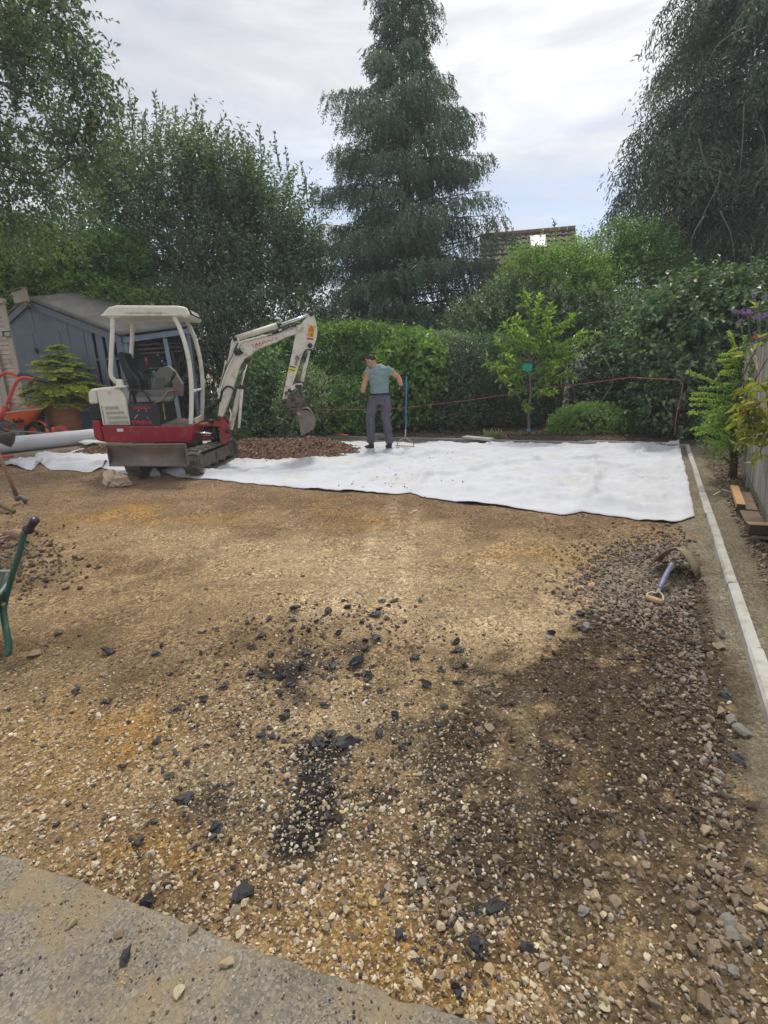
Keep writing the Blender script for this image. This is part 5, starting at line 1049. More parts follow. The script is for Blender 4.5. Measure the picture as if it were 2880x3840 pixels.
# ---- climber with bronze shoots over the fence, nearest plant on the right
t = thing('bronze_climber', (P(2860, 1800, 5.0)[0], 5.0, 0.08), 'trailing climber with bronze green leaves hanging over the fence', 'climber')
r = np.random.default_rng(29); lb = MB(); SV = []
for pts in (((2880, 1265, 5.2), (2800, 1300, 5.3), (2745, 1330, 5.4), (2755, 1330, 5.4)), ((2880, 1160, 5.0), (2820, 1180, 5.1), (2750, 1245, 5.2)), ((2840, 1300, 4.9), (2790, 1400, 4.9), (2740, 1530, 4.9), (2650, 1640, 5.2), (2575, 1705, 5.6)), ((2880, 1340, 4.7), (2830, 1430, 4.7), (2770, 1570, 4.7)), ((2900, 1420, 4.4), (2840, 1440, 4.4), (2780, 1500, 4.5)), ((2900, 1540, 4.3), (2850, 1560, 4.3), (2790, 1590, 4.4)), ((2890, 1580, 4.2), (2860, 1640, 4.2), (2850, 1720, 4.2)), ((2900, 1480, 4.3), (2860, 1500, 4.3), (2820, 1540, 4.3)), ((2900, 1600, 4.2), (2850, 1620, 4.2), (2800, 1640, 4.3))):
    q = spline([P(*p) for p in pts], 7); lb.tube(q, [0.006 * (1 - 0.6 * i / (len(q) - 1)) for i in range(len(q))], 5)
    for i in range(2, len(q)):
        for _ in range(2 if pts[0][2] < 4.6 else 1):
            if PX(*q[i])[0] < 2775 and r.uniform() < 0.75: continue
            if r.uniform() < (0.5 if pts[0][2] < 4.6 else 0.22):
                dd = unit(r.normal(scale=0.7, size=3) + [-0.4, -0.2, -0.1]); pt = q[i] + dd * r.uniform(0.03, 0.08); lb.tube([q[i], pt], 0.002, 4)
                for w_ in (-0.7, 0, 0.7): SV.append((pt, unit(dd + unit(np.cross(dd, [0, 0.4, 0.9])) * w_ + [0, 0, -0.25])))
lb.build('stem', pm('red_stem', (0.15, 0.055, 0.04), (0.10, 0.06, 0.04), 8, 0.6), t, True)
bs = np.array([s[0] for s in SV]); ds = np.array([s[1] for s in SV]); n = len(bs)
leaves_obj('leaves', leaf_arrays(bs, ds, unit(r.normal(scale=0.5, size=(n, 3)) + [0, -0.4, 0.8]), r.uniform(0.07, 0.13, n), r.uniform(0.028, 0.045, n), 0.2, 0.25), np.clip(r.normal(0.45, 0.22, n), 0, 0.99), LEAF_RED, t)
twig_foliage(t, [ell_px(2885, 1590, 4.6, 35, 80, 0.2)], 45, (0.15, 0.3), 5, (0.07, 0.13), (0.026, 0.042), LEAF_RED, 92, shell=(0.2, 1.0), name='inner_leaves')
# ---- purple verbena above the fence
t = thing('verbena', (P(2850, 1400, 6.2)[0], 6.2, 0.08), 'wiry stems with purple flower heads above the fence', 'plant')
lb = MB(); r = random.Random(12); m_pur = pm('purple_flower', (0.17, 0.075, 0.23), (0.27, 0.14, 0.33), 60, 0.7)
for px, py, s in ((2764, 1170, 16), (2802, 1172, 24), (2778, 1204, 18), (2830, 1108, 14), (2827, 1130, 13), (2878, 1115, 16), (2842, 1186, 15), (2870, 1190, 15), (2850, 1196, 15), (2836, 1250, 16), (2848, 1268, 18), (2868, 1266, 14), (2876, 1180, 16), (2856, 1258, 10)):
    c = P(px, py, 6.2 + r.uniform(-0.3, 0.3)); rr = s * 6.4 / CAM_F * 0.5; mb = MB()
    for _ in range(int(9 + s / 2)):
        q = c + np.array([r.uniform(-1, 1) * rr * 1.3, r.uniform(-1, 1) * rr, r.uniform(-0.7, 0.7) * rr]); mb.blob(q, rr * r.uniform(0.22, 0.4), 5, 4, 0.2)
    mb.build('flower_head', m_pur, t)
    f = P(2850 + r.uniform(-15, 15), 1400, 6.2); lb.tube(spline([f, f * 0.4 + c * 0.6 + [r.uniform(-0.05, 0.05), 0, 0.0], c], 5), 0.004, 4)
lb.build('stem', pm('verbena_stem', (0.10, 0.15, 0.07), (0.13, 0.17, 0.08), 8, 0.6), t, True)
twig_foliage(t, [ell_px(2850, 1380, 6.3, 40, 110, 0.2)], 120, (0.15, 0.3), 5, (0.05, 0.08), (0.012, 0.02), LEAF_MID, 93, shell=(0.2, 1.0), name='leaves')
# ================================================================ BUILDINGS, FENCES
# ---- blue lean-to shed
m_blue = pm('blue_grey_paint', (0.175, 0.205, 0.240), (0.140, 0.168, 0.203), 3.5, 0.75, bump=0.15, bscale=30, dirt=(0.12, 0.13, 0.14), damt=0.45, dscale=2.5, stretch=(1, 1, 0.4))
m_blue_lit = pm('blue_paint_lit', (0.20, 0.255, 0.32), (0.16, 0.21, 0.27), 5, 0.7, dirt=(0.14, 0.16, 0.18), damt=0.5, dscale=6)  # paler copy of the shed blue, paints the lit side
m_felt = pm('roof_felt', (0.21, 0.195, 0.185), (0.13, 0.12, 0.115), 2.2, 0.95, bump=0.4, bscale=60, dirt=(0.085, 0.085, 0.06), damt=0.6, dscale=2.0)
m_dark = pm('dark_gap_paint', (0.025, 0.028, 0.034), (0.018, 0.02, 0.024), 4, 0.9)  # near-black for joints, and for shade painted into gaps and openings
m_black = pm('black_metal', (0.015, 0.015, 0.016), (0.022, 0.022, 0.022), 9, 0.45)
m_raw = pm('raw_plank', (0.24, 0.16, 0.09), (0.17, 0.11, 0.065), 6, 0.85, stretch=(0.3, 0.3, 2))
Ysh = 13.2
sA, sC = P(106, 1122, Ysh + 0.3), P(460, 1260, Ysh - 0.35); sR = P(712, 1226, Ysh + 0.15); sLf = P(18, 1212, Ysh + 0.55)
zb = 0.27
t = thing('blue_shed', ((sA[0] + sC[0]) / 2, Ysh, zb), 'blue grey wooden shed with sloping felt roof and open log bay', 'shed')
wdir = unit((sC - sA) * [1, 1, 0]); wn = np.array([wdir[1], -wdir[0], 0]); wn = wn * np.sign(-wn[1])         # towards the viewer
edir = unit((sR - sC) * [1, 1, 0]); en = np.array([edir[1], -edir[0], 0]); en = en * np.sign(-en[1])
def on_wall(px, py):                                                       # a photo point on the gable wall
    d = ray(px, py); k = ((sC - _eye) @ wn) / (d @ wn); return _eye + d * k
def top_at(u):                                                             # roof line over the wall, u metres from the corner sC going left
    a = sC - wdir * 0; L = np.linalg.norm((sA - sC)[:2])
    return sC[2] + (sA[2] - sC[2]) * u / L if u <= L else sA[2] - (u - L) * 0.55
Lw = np.linalg.norm((sA - sC)[:2])
def wall_board(u0, u1, name, mat, lift=0.0, bottom=None, thick=0.02, top_drop=0.06):
    zt0, zt1 = top_at(u0) - top_drop, top_at(u1) - top_drop; b = zb if bottom is None else bottom
    A0 = sC - wdir * u0; A1 = sC - wdir * u1
    poly = [np.array([A0[0], A0[1], b]), np.array([A1[0], A1[1], b]), np.array([A1[0], A1[1], zt1]), np.array([A0[0], A0[1], zt0])]
    MB().prism(poly, wn * (lift + thick), wn * lift).build(name, mat, t)
u_sl = [Lw * k for k in (0.0, 0.083, 0.115, 0.195, 0.225, 0.305, 0.335, 0.425)]
for k in range(0, 8, 2): wall_board(u_sl[k] + 0.012, u_sl[k + 1] - 0.004, 'slat', m_blue)
_a, _b = sC - wn * 0.10 - wdir * 0.05, sC - wdir * Lw * 0.44 - wn * 0.10
MB().prism([np.array([_a[0], _a[1], zb]), np.array([_b[0], _b[1], zb]), np.array([_b[0], _b[1], top_at(Lw * 0.44) - 0.1]), np.array([_a[0], _a[1], sC[2] - 0.1])], np.zeros(3), wn * -0.015).build('gap_shade_board', m_dark, t)  # added board, coloured dark to stand for the shade between the slats
wall_board(0.43 * Lw, 0.60 * Lw, 'wall_board', m_blue); wall_board(0.605 * Lw, Lw * 0.985, 'wall_board', m_blue); wall_board(Lw * 0.99, Lw * 1.5, 'wall_board', m_blue)
for zz_ in (0.45, 1.25, 1.95):
    c = sC - wdir * Lw * 0.215 - wn * 0.03; MB().beam(np.array([*(sC - wdir * 0.02)[:2], zz_]) - wn * 0.03, np.array([*(sC - wdir * Lw * 0.43)[:2], zz_]) - wn * 0.03, 0.03, 0.06).build('rail', m_blue, t)
# door cut in the wall: battens and joints stand proud
dl, dr, dtop = on_wall(45, 1255), on_wall(224, 1240), on_wall(130, 1247)
du0 = (sC - dr) @ wdir; du1 = (sC - dl) @ wdir
A0 = sC - wdir * du0; A1 = sC - wdir * min(du1, Lw * 1.3)
poly = [np.array([A0[0], A0[1], zb + 0.04]), np.array([A1[0], A1[1], zb + 0.04]), np.array([A1[0], A1[1], dtop[2] - 0.05]), np.array([A0[0], A0[1], dtop[2] + 0.02])]
door = MB().prism(poly, wn * 0.034, wn * 0.021).build('door', m_blue, t, False, 0.006)
mj = MB(); q = on_wall(126, 1249); q2 = on_wall(146, 1330); mj.beam(q + wn * 0.036, q2 + wn * 0.036, 0.006, 0.004, wn); mj.build('joint', m_dark, door)
q = on_wall(143, 1317); pl = MB(); pl.box(q + wn * 0.055, (0.085, 0.03, 0.06), wdir, wn, (0, 0, 1)); pl.tube([q + wdir * 0.03 + wn * 0.055 + [0, 0, 0.03], q + wdir * 0.03 + wn * 0.055 + [0, 0, 0.075], q + wdir * -0.03 + wn * 0.055 + [0, 0, 0.075], q - wdir * 0.03 + wn * 0.055 + [0, 0, 0.03]], 0.009, 6); pl.build('padlock', m_black, door)
q = on_wall(335, 1385); MB().box(q + wn * 0.035, (0.02, 0.02, 0.11), wdir, wn).blob(q + wn * 0.05 + [0, 0, 0.04], 0.022, 6, 5).build('latch', m_black, t)
# fascias, roof
def strip_on(a, b2, h, th, nn, mat, name, lift=0.02):
    MB().prism([a - [0, 0, h], b2 - [0, 0, h], b2, a], nn * (lift + th), nn * lift).build(name, mat, t)
strip_on(sA - [0, 0, 0.02], sC - [0, 0, 0.02], 0.17, 0.025, wn, m_blue_lit if False else m_blue, 'fascia', 0.05)
strip_on(sA - wdir * 1.0 - [0, 0, 0.55], sA - [0, 0, 0.02], 0.15, 0.025, wn, m_blue, 'fascia', 0.05)
strip_on(sC - [0, 0, 0.03], sR - [0, 0, 0.03], 0.13, 0.03, en, m_blue_lit, 'eave_board', 0.04)
vb = sR - sC
r0, r1, r2, r3 = sA + wn * 0.10 - wdir * 0.02, sC + wn * 0.12 + en * 0.08 + wdir * 0.03, sR + en * 0.10 + edir * 0.05, sA + vb
nr = unit(np.cross(r1 - r0, r3 - r0)); nr = nr * np.sign(nr[2])
rb = MB()
nu, nv_ = 14, 8
rv = []
for i in range(nu + 1):
    for j in range(nv_ + 1):
        a = r0 + (r1 - r0) * i / nu; b2 = r3 + (r2 - r3) * i / nu; q = a + (b2 - a) * j / nv_; rv.append(q + nr * (0.035 + 0.012 * fbm(np.array([i * 0.6]), np.array([j * 0.9]), 5)[0]))
rf = [(i * (nv_ + 1) + j, (i + 1) * (nv_ + 1) + j, (i + 1) * (nv_ + 1) + j + 1, i * (nv_ + 1) + j + 1) for i in range(nu) for j in range(nv_)]
o = raw_mesh('roof', rv, rf, m_felt, t, True); o.modifiers.new('boards', 'SOLIDIFY').thickness = 0.035
rb = MB(); rb.prism([r0 - wdir * 1.05 - [0, 0, 0.56], r0, r3, r3 - wdir * 1.05 - [0, 0, 0.56]], nr * 0.03 * 0 + np.array([0, 0, 0.03]), np.array([0, 0, 0.0])).build('roof', m_felt, t)
# open bay on the right: posts, back wall of slats, plank shelf
pb_ = lambda q: np.array([q[0], q[1], zb])
cpost = MB(); cpost.beam(pb_(sC) + edir * 0.05, sC + edir * 0.05 - [0, 0, 0.17], 0.09, 0.09, wn); cpost.build('post', m_blue_lit, t, False, 0.006)
pt, pbm = P(617, 1262, Ysh + 0.0), P(672, 1556, Ysh - 0.25)
MB().beam(pbm - [0, 0, 0.08], pt + [0, 0, 0.02], 0.10, 0.09, en).build('post', m_blue_lit, t, False, 0.006)
pe_ = sR - edir * 0.06; MB().beam(pb_(pe_), pe_ - [0, 0, 0.15], 0.09, 0.09, en).build('post', m_blue, t)
bw0 = sC - en * 1.15; bw1 = sR - en * 1.15 + edir * 0.1
nbd = 14
for k in range(nbd):
    a = bw0 + (bw1 - bw0) * (k + 0.03) / nbd; b2 = bw0 + (bw1 - bw0) * (k + 0.99) / nbd; zt = a[2] + 0.35
    MB().prism([pb_(a), pb_(b2), np.array([b2[0], b2[1], zt]), np.array([a[0], a[1], zt])], en * 0.02, en * 0.0).build('slat', m_blue, t)
MB().prism([pb_(bw0 - en * 0.04), pb_(bw1 - en * 0.04), np.array([*(bw1 - en * 0.04)[:2], bw1[2] + 0.5]), np.array([*(bw0 - en * 0.04)[:2], bw0[2] + 0.5])], en * 0.01, en * 0.0).build('gap_shade_board', m_dark, t)  # added dark sheet, keeps bright gaps in the back slats looking shaded
for k in range(6):                                                         # far end wall
    a = sR - en * (0.05 + k * 0.19); b2 = sR - en * (0.20 + k * 0.19)
    MB().prism([pb_(a), pb_(b2), np.array([b2[0], b2[1], b2[2] + 0.05 + 0.05 * k]), np.array([a[0], a[1], a[2] + 0.05 * k])], edir * 0.02, edir * 0.0).build('slat', m_blue, t)
for k, zo in enumerate((0.20, 0.30, 0.40)):
    a = sC - en * (0.35 + 0.03 * k) + edir * 0.25 - [0, 0, zo]; b2 = sC - en * 0.35 + edir * 1.25 - [0, 0, zo - 0.04]
    MB().beam(a, b2, 0.20, 0.03).build('shelf', m_raw, t)
MB().tube(spline([P(538, 1320, Ysh + 0.6), P(545, 1330, Ysh + 0.6), P(570, 1300, Ysh + 0.6), P(585, 1285, Ysh + 0.6)], 5), 0.012, 5).build('hook', m_black, t)
# logs and prunings stacked in the bay
m_log = pm('log_bark', (0.10, 0.075, 0.055), (0.055, 0.042, 0.033), 14, 0.95, bump=0.8, bscale=40, stretch=(1, 1, 1)); m_cut = pm('cut_end', (0.33, 0.22, 0.12), (0.22, 0.15, 0.09), 20, 0.9)
r = random.Random(41)
for k in range(26):
    a = P(r.uniform(575, 690), r.uniform(1440, 1590), Ysh + r.uniform(-0.1, 0.55)); ang = r.uniform(-0.5, 0.5) + (1.57 if k % 3 else 1.0); L = r.uniform(0.4, 0.9)
    d = np.array([math.cos(ang) * r.uniform(0.2, 0.8), 0.25 * r.uniform(-1, 1), math.sin(ang)]); d = unit(d); rr = r.uniform(0.025, 0.06)
    a[2] = max(a[2], zb + 0.05); lg = thing('log', a, 'rough log leaning in the woodpile under the shed roof', 'log', 'logs stacked in the open bay of the shed')
    mb = MB(); mb.tube(spline([a, a + d * L * 0.5 + [r.uniform(-0.03, 0.03), 0, 0], a + d * L], 4), rr, 8, False); mb.build('bark', m_log, lg, True)
    mb = MB(); x, y = frame_of(d); e = a + d * (L + 0.001); mb.add([e + (x * math.cos(q) + y * math.sin(q)) * rr for q in np.linspace(0, 6.283, 9)[:-1]], [tuple(range(8))]); mb.build('cut_end', m_cut, lg)
# ---- nest box on the apex
m_box = pm('weathered_box', (0.46, 0.39, 0.31), (0.34, 0.285, 0.23), 14, 0.85, stretch=(1, 1, 0.2)); m_pine = pm('new_pine', (0.44, 0.28, 0.16), (0.36, 0.22, 0.12), 8, 0.75, stretch=(1, 1, 0.2))
Yb = Ysh + 0.05
t = thing('nest_box', P(88, 1140, Yb), 'wooden nest box on a pine backboard over the shed gable', 'nest box')
X_ = unit([0.92, -0.38, 0]); Yv = np.array([0.38, 0.92, 0]); tl_ = unit([-0.16, 0, 1.0]); xt = unit([1, 0, 0.16])
c = P(78, 1114, Yb); s = 12.4 / CAM_F
mb = MB(); mb.box(c, (46 * s, 0.16, 40 * s), xt, (0, 1, 0), tl_); o = mb.build('body', m_box, t, False, 0.004)
q = P(57, 1112, Yb) + np.array([0, -0.082, 0]); mb = MB(); mb.tube([q + [0, -0.001, 0], q + [0, 0.002, 0]], 0.017, 12); mb.build('entrance_hole', m_dark, o)
mb = MB(); a = P(38, 1102, Yb) ; b2 = P(86, 1083, Yb); mb.prism([a + [0, -0.13, 0], b2 + [0, -0.13, 0], b2 + [0, 0.12, 0], a + [0, 0.12, 0]], np.array([0, 0, 0.02]), np.array([0, 0, 0.0])); mb.build('lid', m_felt, t)
mb = MB(); mb.beam(P(108, 1156, Yb + 0.04), P(88, 1078, Yb + 0.04), 0.05, 0.16, (0, -1, 0)); mb.build('backboard', m_pine, t, False, 0.003)
mb = MB(); mb.blob(P(105, 1152, Yb - 0.05), 0.055, 8, 6, 0.15); mb.build('lamp', m_black, t)

# ---- timber clad corner at the left edge
m_tim = pm('weathered_cladding', (0.56, 0.45, 0.36), (0.44, 0.35, 0.285), 5, 0.85, bump=0.25, bscale=25, stretch=(0.25, 1, 3), dirt=(0.17, 0.14, 0.12), damt=0.6, dscale=4); m_tim2 = pm('cladding_trim', (0.48, 0.40, 0.33), (0.36, 0.31, 0.26), 5, 0.85, bump=0.25, bscale=25, stretch=(3, 1, 0.3))
Yt = 12.2
t = thing('timber_shed', (P(0, 1560, Yt)[0], Yt, 0.28), 'weathered timber clad shed corner with horizontal boards, left edge', 'shed')
tc0, tc1 = P(14, 1135, Yt), P(104, 1545, Yt)                                   # outer corner, top to bottom
for k in range(24):
    f0, f1 = k / 24, (k + 0.96) / 24; a = tc0 + (tc1 - tc0) * f0; b2 = tc0 + (tc1 - tc0) * f1
    a = a - [0.07, 0, 0]; b2 = b2 - [0.07, 0, 0]; dw = np.array([-0.55, 0.10, 0.02])
    MB().add([a + [0, -0.006, 0], b2 + [0, -0.028, 0], b2 + dw + [0, -0.028, 0], a + dw + [0, -0.006, 0], a + [0, 0.02, 0], b2 + [0, 0.02, 0], b2 + dw + [0, 0.02, 0], a + dw + [0, 0.02, 0]], [(0, 1, 2, 3), (4, 7, 6, 5), (0, 3, 7, 4), (1, 5, 6, 2), (0, 4, 5, 1), (3, 2, 6, 7)]).build('plank', m_tim, t)
MB().beam(tc1 + [-0.02, -0.03, -0.02], tc0 + [-0.02, -0.03, 0.0], 0.115, 0.05, (0, -1, 0)).build('corner_post', m_tim2, t, False, 0.005)
for off, f0 in ((0.42, 0.40), (0.56, 0.0)):
    MB().beam(tc1 + [-off, -0.045, 0], tc0 + (tc1 - tc0) * f0 + [-off, -0.045, 0], 0.13, 0.03, (0, -1, 0)).build('batten', m_tim2, t, False, 0.004)
MB().beam(tc0 + [-0.7, -0.04, 0.02], tc0 + [0.06, -0.06, 0.03], 0.14, 0.10).build('cap_rail', m_tim, t, False, 0.006)
t = thing('solar_light', P(26, 1252, Yt - 0.1), 'black solar wall light on the timber cladding', 'wall light')
q = P(27, 1251, Yt - 0.09); s = 11.6 / CAM_F
o = MB().prism([P(13, 1244, Yt - 0.08), P(40, 1241, Yt - 0.08), P(39, 1263, Yt - 0.08), P(16, 1262, Yt - 0.08)], np.array([0, -0.05, 0]), np.array([0, 0.0, 0])).build('housing', m_black, t, False, 0.004)
MB().prism([P(16, 1247, Yt - 0.14), P(38, 1244, Yt - 0.14), P(37, 1261, Yt - 0.14), P(18, 1260, Yt - 0.14)], np.array([0, -0.004, 0]), np.array([0, 0.02, 0])).build('diffuser', pm('light_lens', (0.34, 0.38, 0.24), (0.28, 0.33, 0.2), 30, 0.25), t)

# ---- featheredge fence on the right
m_fen = pm('silvered_board', (0.36, 0.345, 0.33), (0.23, 0.215, 0.20), 7, 0.9, bump=0.35, bscale=30, stretch=(4, 4, 0.35), dirt=(0.15, 0.14, 0.115), damt=0.6, dscale=3)
m_grav = pm('gravel_board', (0.30, 0.29, 0.17), (0.20, 0.21, 0.10), 6, 0.95, bump=0.4, bscale=30)
m_fen2 = pm('brown_grey_board', (0.27, 0.245, 0.215), (0.17, 0.155, 0.135), 7, 0.9, bump=0.4, bscale=30, stretch=(4, 4, 0.35), dirt=(0.12, 0.12, 0.08), damt=0.7, dscale=3); m_fen3 = pm('pale_board', (0.43, 0.415, 0.39), (0.30, 0.285, 0.265), 7, 0.9, bump=0.35, bscale=30, stretch=(4, 4, 0.35), dirt=(0.16, 0.16, 0.12), damt=0.6, dscale=3)
fa = np.array([5.25, 7.36, 0.08]); fdir = unit(np.array([-1.67, -2.86, 0])); fn = np.array([fdir[1], -fdir[0], 0]); fn = fn * np.sign(-fn[0])
t = thing('board_fence', fa, 'silvered timber fence of upright boards on the right edge', 'fence')
for k in range(46):
    a = fa + fdir * (0.115 * k); zt = 1.72 + 0.0 - 0.10 * (((k % 16) - 7.5) / 7.5) ** 2 + rs.normal(scale=0.004)
    x0, x1 = a, a + fdir * 0.122; th0, th1 = 0.034 + rs.uniform(0, 0.008), 0.007; zb_ = 0.20
    V = [x0 + fn * 0, x1 + fn * 0.004, x1 + fn * (0.004 + th1), x0 + fn * th0]
    V = [np.array([v[0], v[1], zb_]) for v in V] + [np.array([v[0], v[1], zt + (0.01 if i in (1, 2) else 0)]) + fn * 0.10 for i, v in enumerate(V)]
    MB().add(V, [(0, 1, 2, 3), (4, 7, 6, 5), (0, 4, 5, 1), (1, 5, 6, 2), (2, 6, 7, 3), (3, 7, 4, 0)]).build('board', (m_fen, m_fen2, m_fen3, m_fen)[int(rs.integers(4))], t)
for k in range(3):
    a = fa + fdir * (1.83 * k) + fn * -0.02; b2 = a + fdir * 1.8; MB().beam(a + [0, 0, 0.09], b2 + [0, 0, 0.09], 0.05, 0.24).build('gravel_board', m_grav, t, False, 0.004)
    MB().beam(a - fdir * 0.03 + fn * 0.03, a - fdir * 0.03 + fn * 0.03 + [0, 0, 1.55], 0.075, 0.075, fn).build('post', m_fen, t, False, 0.006)
m_pale = pm('split_wood', (0.58, 0.47, 0.35), (0.46, 0.36, 0.26), 9, 0.8)
q0, q1 = P(2812, 1312, 6.4), P(2856, 1398, 5.7)
t = thing('split_batten', q0, 'pale splintered batten hanging on the fence boards', 'wood offcut')
MB().beam(q0, (q0 + q1) / 2 + [0.01, 0, 0], 0.06, 0.02, fn).beam((q0 + q1) / 2 + [0.01, 0, 0.005], q1, 0.08, 0.022, fn).build('splinter', m_pale, t)

# ---- neighbour's tiled roof
m_tile = pm('brown_tile', (0.16, 0.125, 0.105), (0.105, 0.085, 0.075), 1.2, 0.9, bump=0.3, bscale=12, dirt=(0.20, 0.17, 0.10), damt=0.5, dscale=1.6)
m_ridge = pm('lichen_ridge', (0.24, 0.17, 0.09), (0.15, 0.11, 0.075), 3, 0.9)
m_brick = pm('house_brick', (0.24, 0.13, 0.09), (0.18, 0.10, 0.07), 3, 0.9)
Yh = 24.0
ra_, rb2, rc, rd = P(1800, 892, Yh), P(2158, 862, Yh - 1.2), P(2145, 1180, Yh - 5.6), P(1790, 1195, Yh - 4.4)
t = thing('tiled_house', ((ra_ + rb2) / 2 * [1, 1, 0]), 'neighbouring house with brown tiled roof and white skylight, right of the conifer', 'house')
ua, va = rb2 - ra_, rd - ra_; nn = unit(np.cross(ua, va)); nn = nn * np.sign(nn[2])
o = MB().prism([ra_, rb2, rc, rd], nn * -0.12, nn * -0.04).build('roof', m_tile, t)
ncol, nrow = 16, 15
tile_proto = None
for j in range(nrow):
    for i in range(ncol):
        a = ra_ + ua * (i + 0.5) / ncol + va * (j + 0.5) / nrow
        if tile_proto is None:
            mb = MB(); du, dv = ua / ncol, va / nrow; 
            for (u0, u1, h0, h1) in ((-0.5, -0.15, 0.0, 0.045), (-0.15, 0.2, 0.045, 0.03), (0.2, 0.485, 0.0, 0.0)):
                V = [du * u0 - dv * 0.5 + nn * (h0 - 0.02), du * u1 - dv * 0.5 + nn * (h1 - 0.02), du * u1 + dv * 0.52 + nn * (h1 + 0.035), du * u0 + dv * 0.52 + nn * (h0 + 0.035)]
                mb.add(V + [v - nn * 0.03 for v in V], [(0, 1, 2, 3), (7, 6, 5, 4), (0, 4, 5, 1), (1, 5, 6, 2), (2, 6, 7, 3), (3, 7, 4, 0)])
            me = bpy.data.meshes.new('roof_tile'); me.from_pydata([tuple(v) for v in mb.V], [], mb.F); me.materials.append(m_tile); tile_proto = me
        k = bpy.data.objects.new('roof_tile', tile_proto); COL.objects.link(k); k.parent = o; k.location = Vector(a - LOC[t.name] + nn * random.uniform(0, 0.02))
for i in range(12):
    a = ra_ + ua * i / 12 + nn * 0.02; b2 = ra_ + ua * (i + 0.97) / 12 + nn * 0.02; MB().tube([a, b2], 0.15, 8).build('ridge_tile', m_ridge, o)
ctr = P(2022, 915, Yh - 1.5); lam = ((ra_ - _eye) @ nn) / (ray(2018, 917) @ nn); ctr = _eye + ray(2018, 917) * lam
m_wht = pm('grey_frame', (0.30, 0.31, 0.32), (0.25, 0.26, 0.27), 5, 0.5); m_gls = pm('skylight_glass', (0.16, 0.18, 0.20), (0.12, 0.14, 0.16), 2, 0.25, spec=0.5)
uu, vv_ = unit(ua), unit(va)
w_ = MB().box(ctr + nn * 0.10, (0.62, 0.95, 0.10), uu, vv_, nn).build('skylight', m_wht, t, False, 0.01); MB().box(ctr + nn * 0.155, (0.46, 0.74, 0.01), uu, vv_, nn).build('pane', m_gls, w_)
bk0, bk1 = rd + vv_ * -0.3 + [0, 0.6, -0.2], rc + vv_ * -0.3 + [0, 0.6, -0.2]
MB().prism([np.array([bk0[0], bk0[1], -0.3]), np.array([bk1[0], bk1[1], -0.3]), bk1, bk0], np.array([0, 0.0, 0]), np.array([0, 0.25, 0])).build('wall', m_brick, t)
gb = [rb2 - uu * 0.1 - nn * 0.1, rc - uu * 0.1 - nn * 0.1, np.array([*(rc - uu * 0.1)[:2], -0.3]), np.array([*(rb2 - uu * 0.1)[:2], -0.3])]
MB().prism(gb, uu * -0.25, uu * 0.0).build('wall', m_brick, t)
# ---- low roof far behind the shed
ra_, rb2 = P(120, 925, 21), P(560, 878, 20); va = np.array([0.1, -3.0, -2.0])
t = thing('far_house', ((ra_ + rb2) / 2 * [1, 1, 0]), 'low brown roof with grey ridge vent glimpsed over the blue shed', 'house')
ua = rb2 - ra_; nn = unit(np.cross(ua, va)); nn = nn * np.sign(nn[2])
o = MB().prism([ra_, rb2, rb2 + va, ra_ + va], nn * -0.1, nn * 0.0).build('roof', m_tile, t)
for j in range(9): MB().beam(ra_ + va * (j + 0.5) / 9 + nn * 0.03, rb2 + va * (j + 0.5) / 9 + nn * 0.03, 0.34, 0.03, nn + unit(va) * 0.12).build('tile_course', m_tile, o)
MB().beam(rb2 - unit(ua) * 1.9 + [0, 0, 0.12], rb2 - unit(ua) * 0.2 + [0, 0, 0.14], 0.5, 0.14).build('ridge_vent', pm('grey_vent', (0.40, 0.42, 0.44), (0.33, 0.35, 0.37), 4, 0.5), t, False, 0.03)
MB().prism([np.array([*ra_[:2], -0.3]) + [0, -2.6, 0], np.array([*rb2[:2], -0.3]) + [0, -2.6, 0], rb2 + va + [0, 0.4, 0], ra_ + va + [0, 0.4, 0]], np.zeros(3), np.array([0, 0.2, 0])).build('wall', m_brick, t)
# ================================================================ THE DIGGER
m_cream = pm('cream_paint', (0.72, 0.69, 0.60), (0.65, 0.62, 0.53), 5, 0.42, bump=0.04, bscale=60, dirt=(0.30, 0.24, 0.16), damt=0.7, dscale=7, dlo=0.56)
m_cream_d = pm('cream_paint_worn', (0.68, 0.65, 0.56), (0.58, 0.55, 0.46), 6, 0.5, bump=0.1, bscale=60, dirt=(0.25, 0.14, 0.075), damt=0.85, dscale=8, dlo=0.54)
m_red = pm('red_paint', (0.32, 0.012, 0.03), (0.25, 0.012, 0.024), 4, 0.36, dirt=(0.24, 0.13, 0.09), damt=0.7, dscale=6, dlo=0.53)
m_red2 = pm('red_paint_worn', (0.30, 0.03, 0.035), (0.23, 0.025, 0.03), 6, 0.5, dirt=(0.17, 0.10, 0.07), damt=0.7, dscale=8, dlo=0.52)
m_char = pm('charcoal_plastic', (0.022, 0.024, 0.028), (0.030, 0.031, 0.034), 8, 0.5, dirt=(0.13, 0.12, 0.11), damt=0.35, dscale=14, dlo=0.60)
m_seat = pm('seat_vinyl', (0.014, 0.015, 0.018), (0.020, 0.021, 0.024), 12, 0.38)
m_grey = pm('grey_plastic', (0.115, 0.115, 0.110), (0.085, 0.085, 0.082), 6, 0.55, dirt=(0.22, 0.20, 0.16), damt=0.35, dscale=8)
m_grey_l = pm('dusty_grey', (0.22, 0.215, 0.19), (0.165, 0.16, 0.14), 6, 0.6)
m_mat = pm('muddy_rubber_mat', (0.20, 0.17, 0.125), (0.11, 0.10, 0.085), 10, 0.85, bump=0.5, bscale=60)
m_rub = pm('dusty_rubber', (0.125, 0.112, 0.092), (0.085, 0.077, 0.065), 9, 0.85, bump=0.3, bscale=50, dirt=(0.20, 0.165, 0.11), damt=0.6, dscale=7, dlo=0.48)
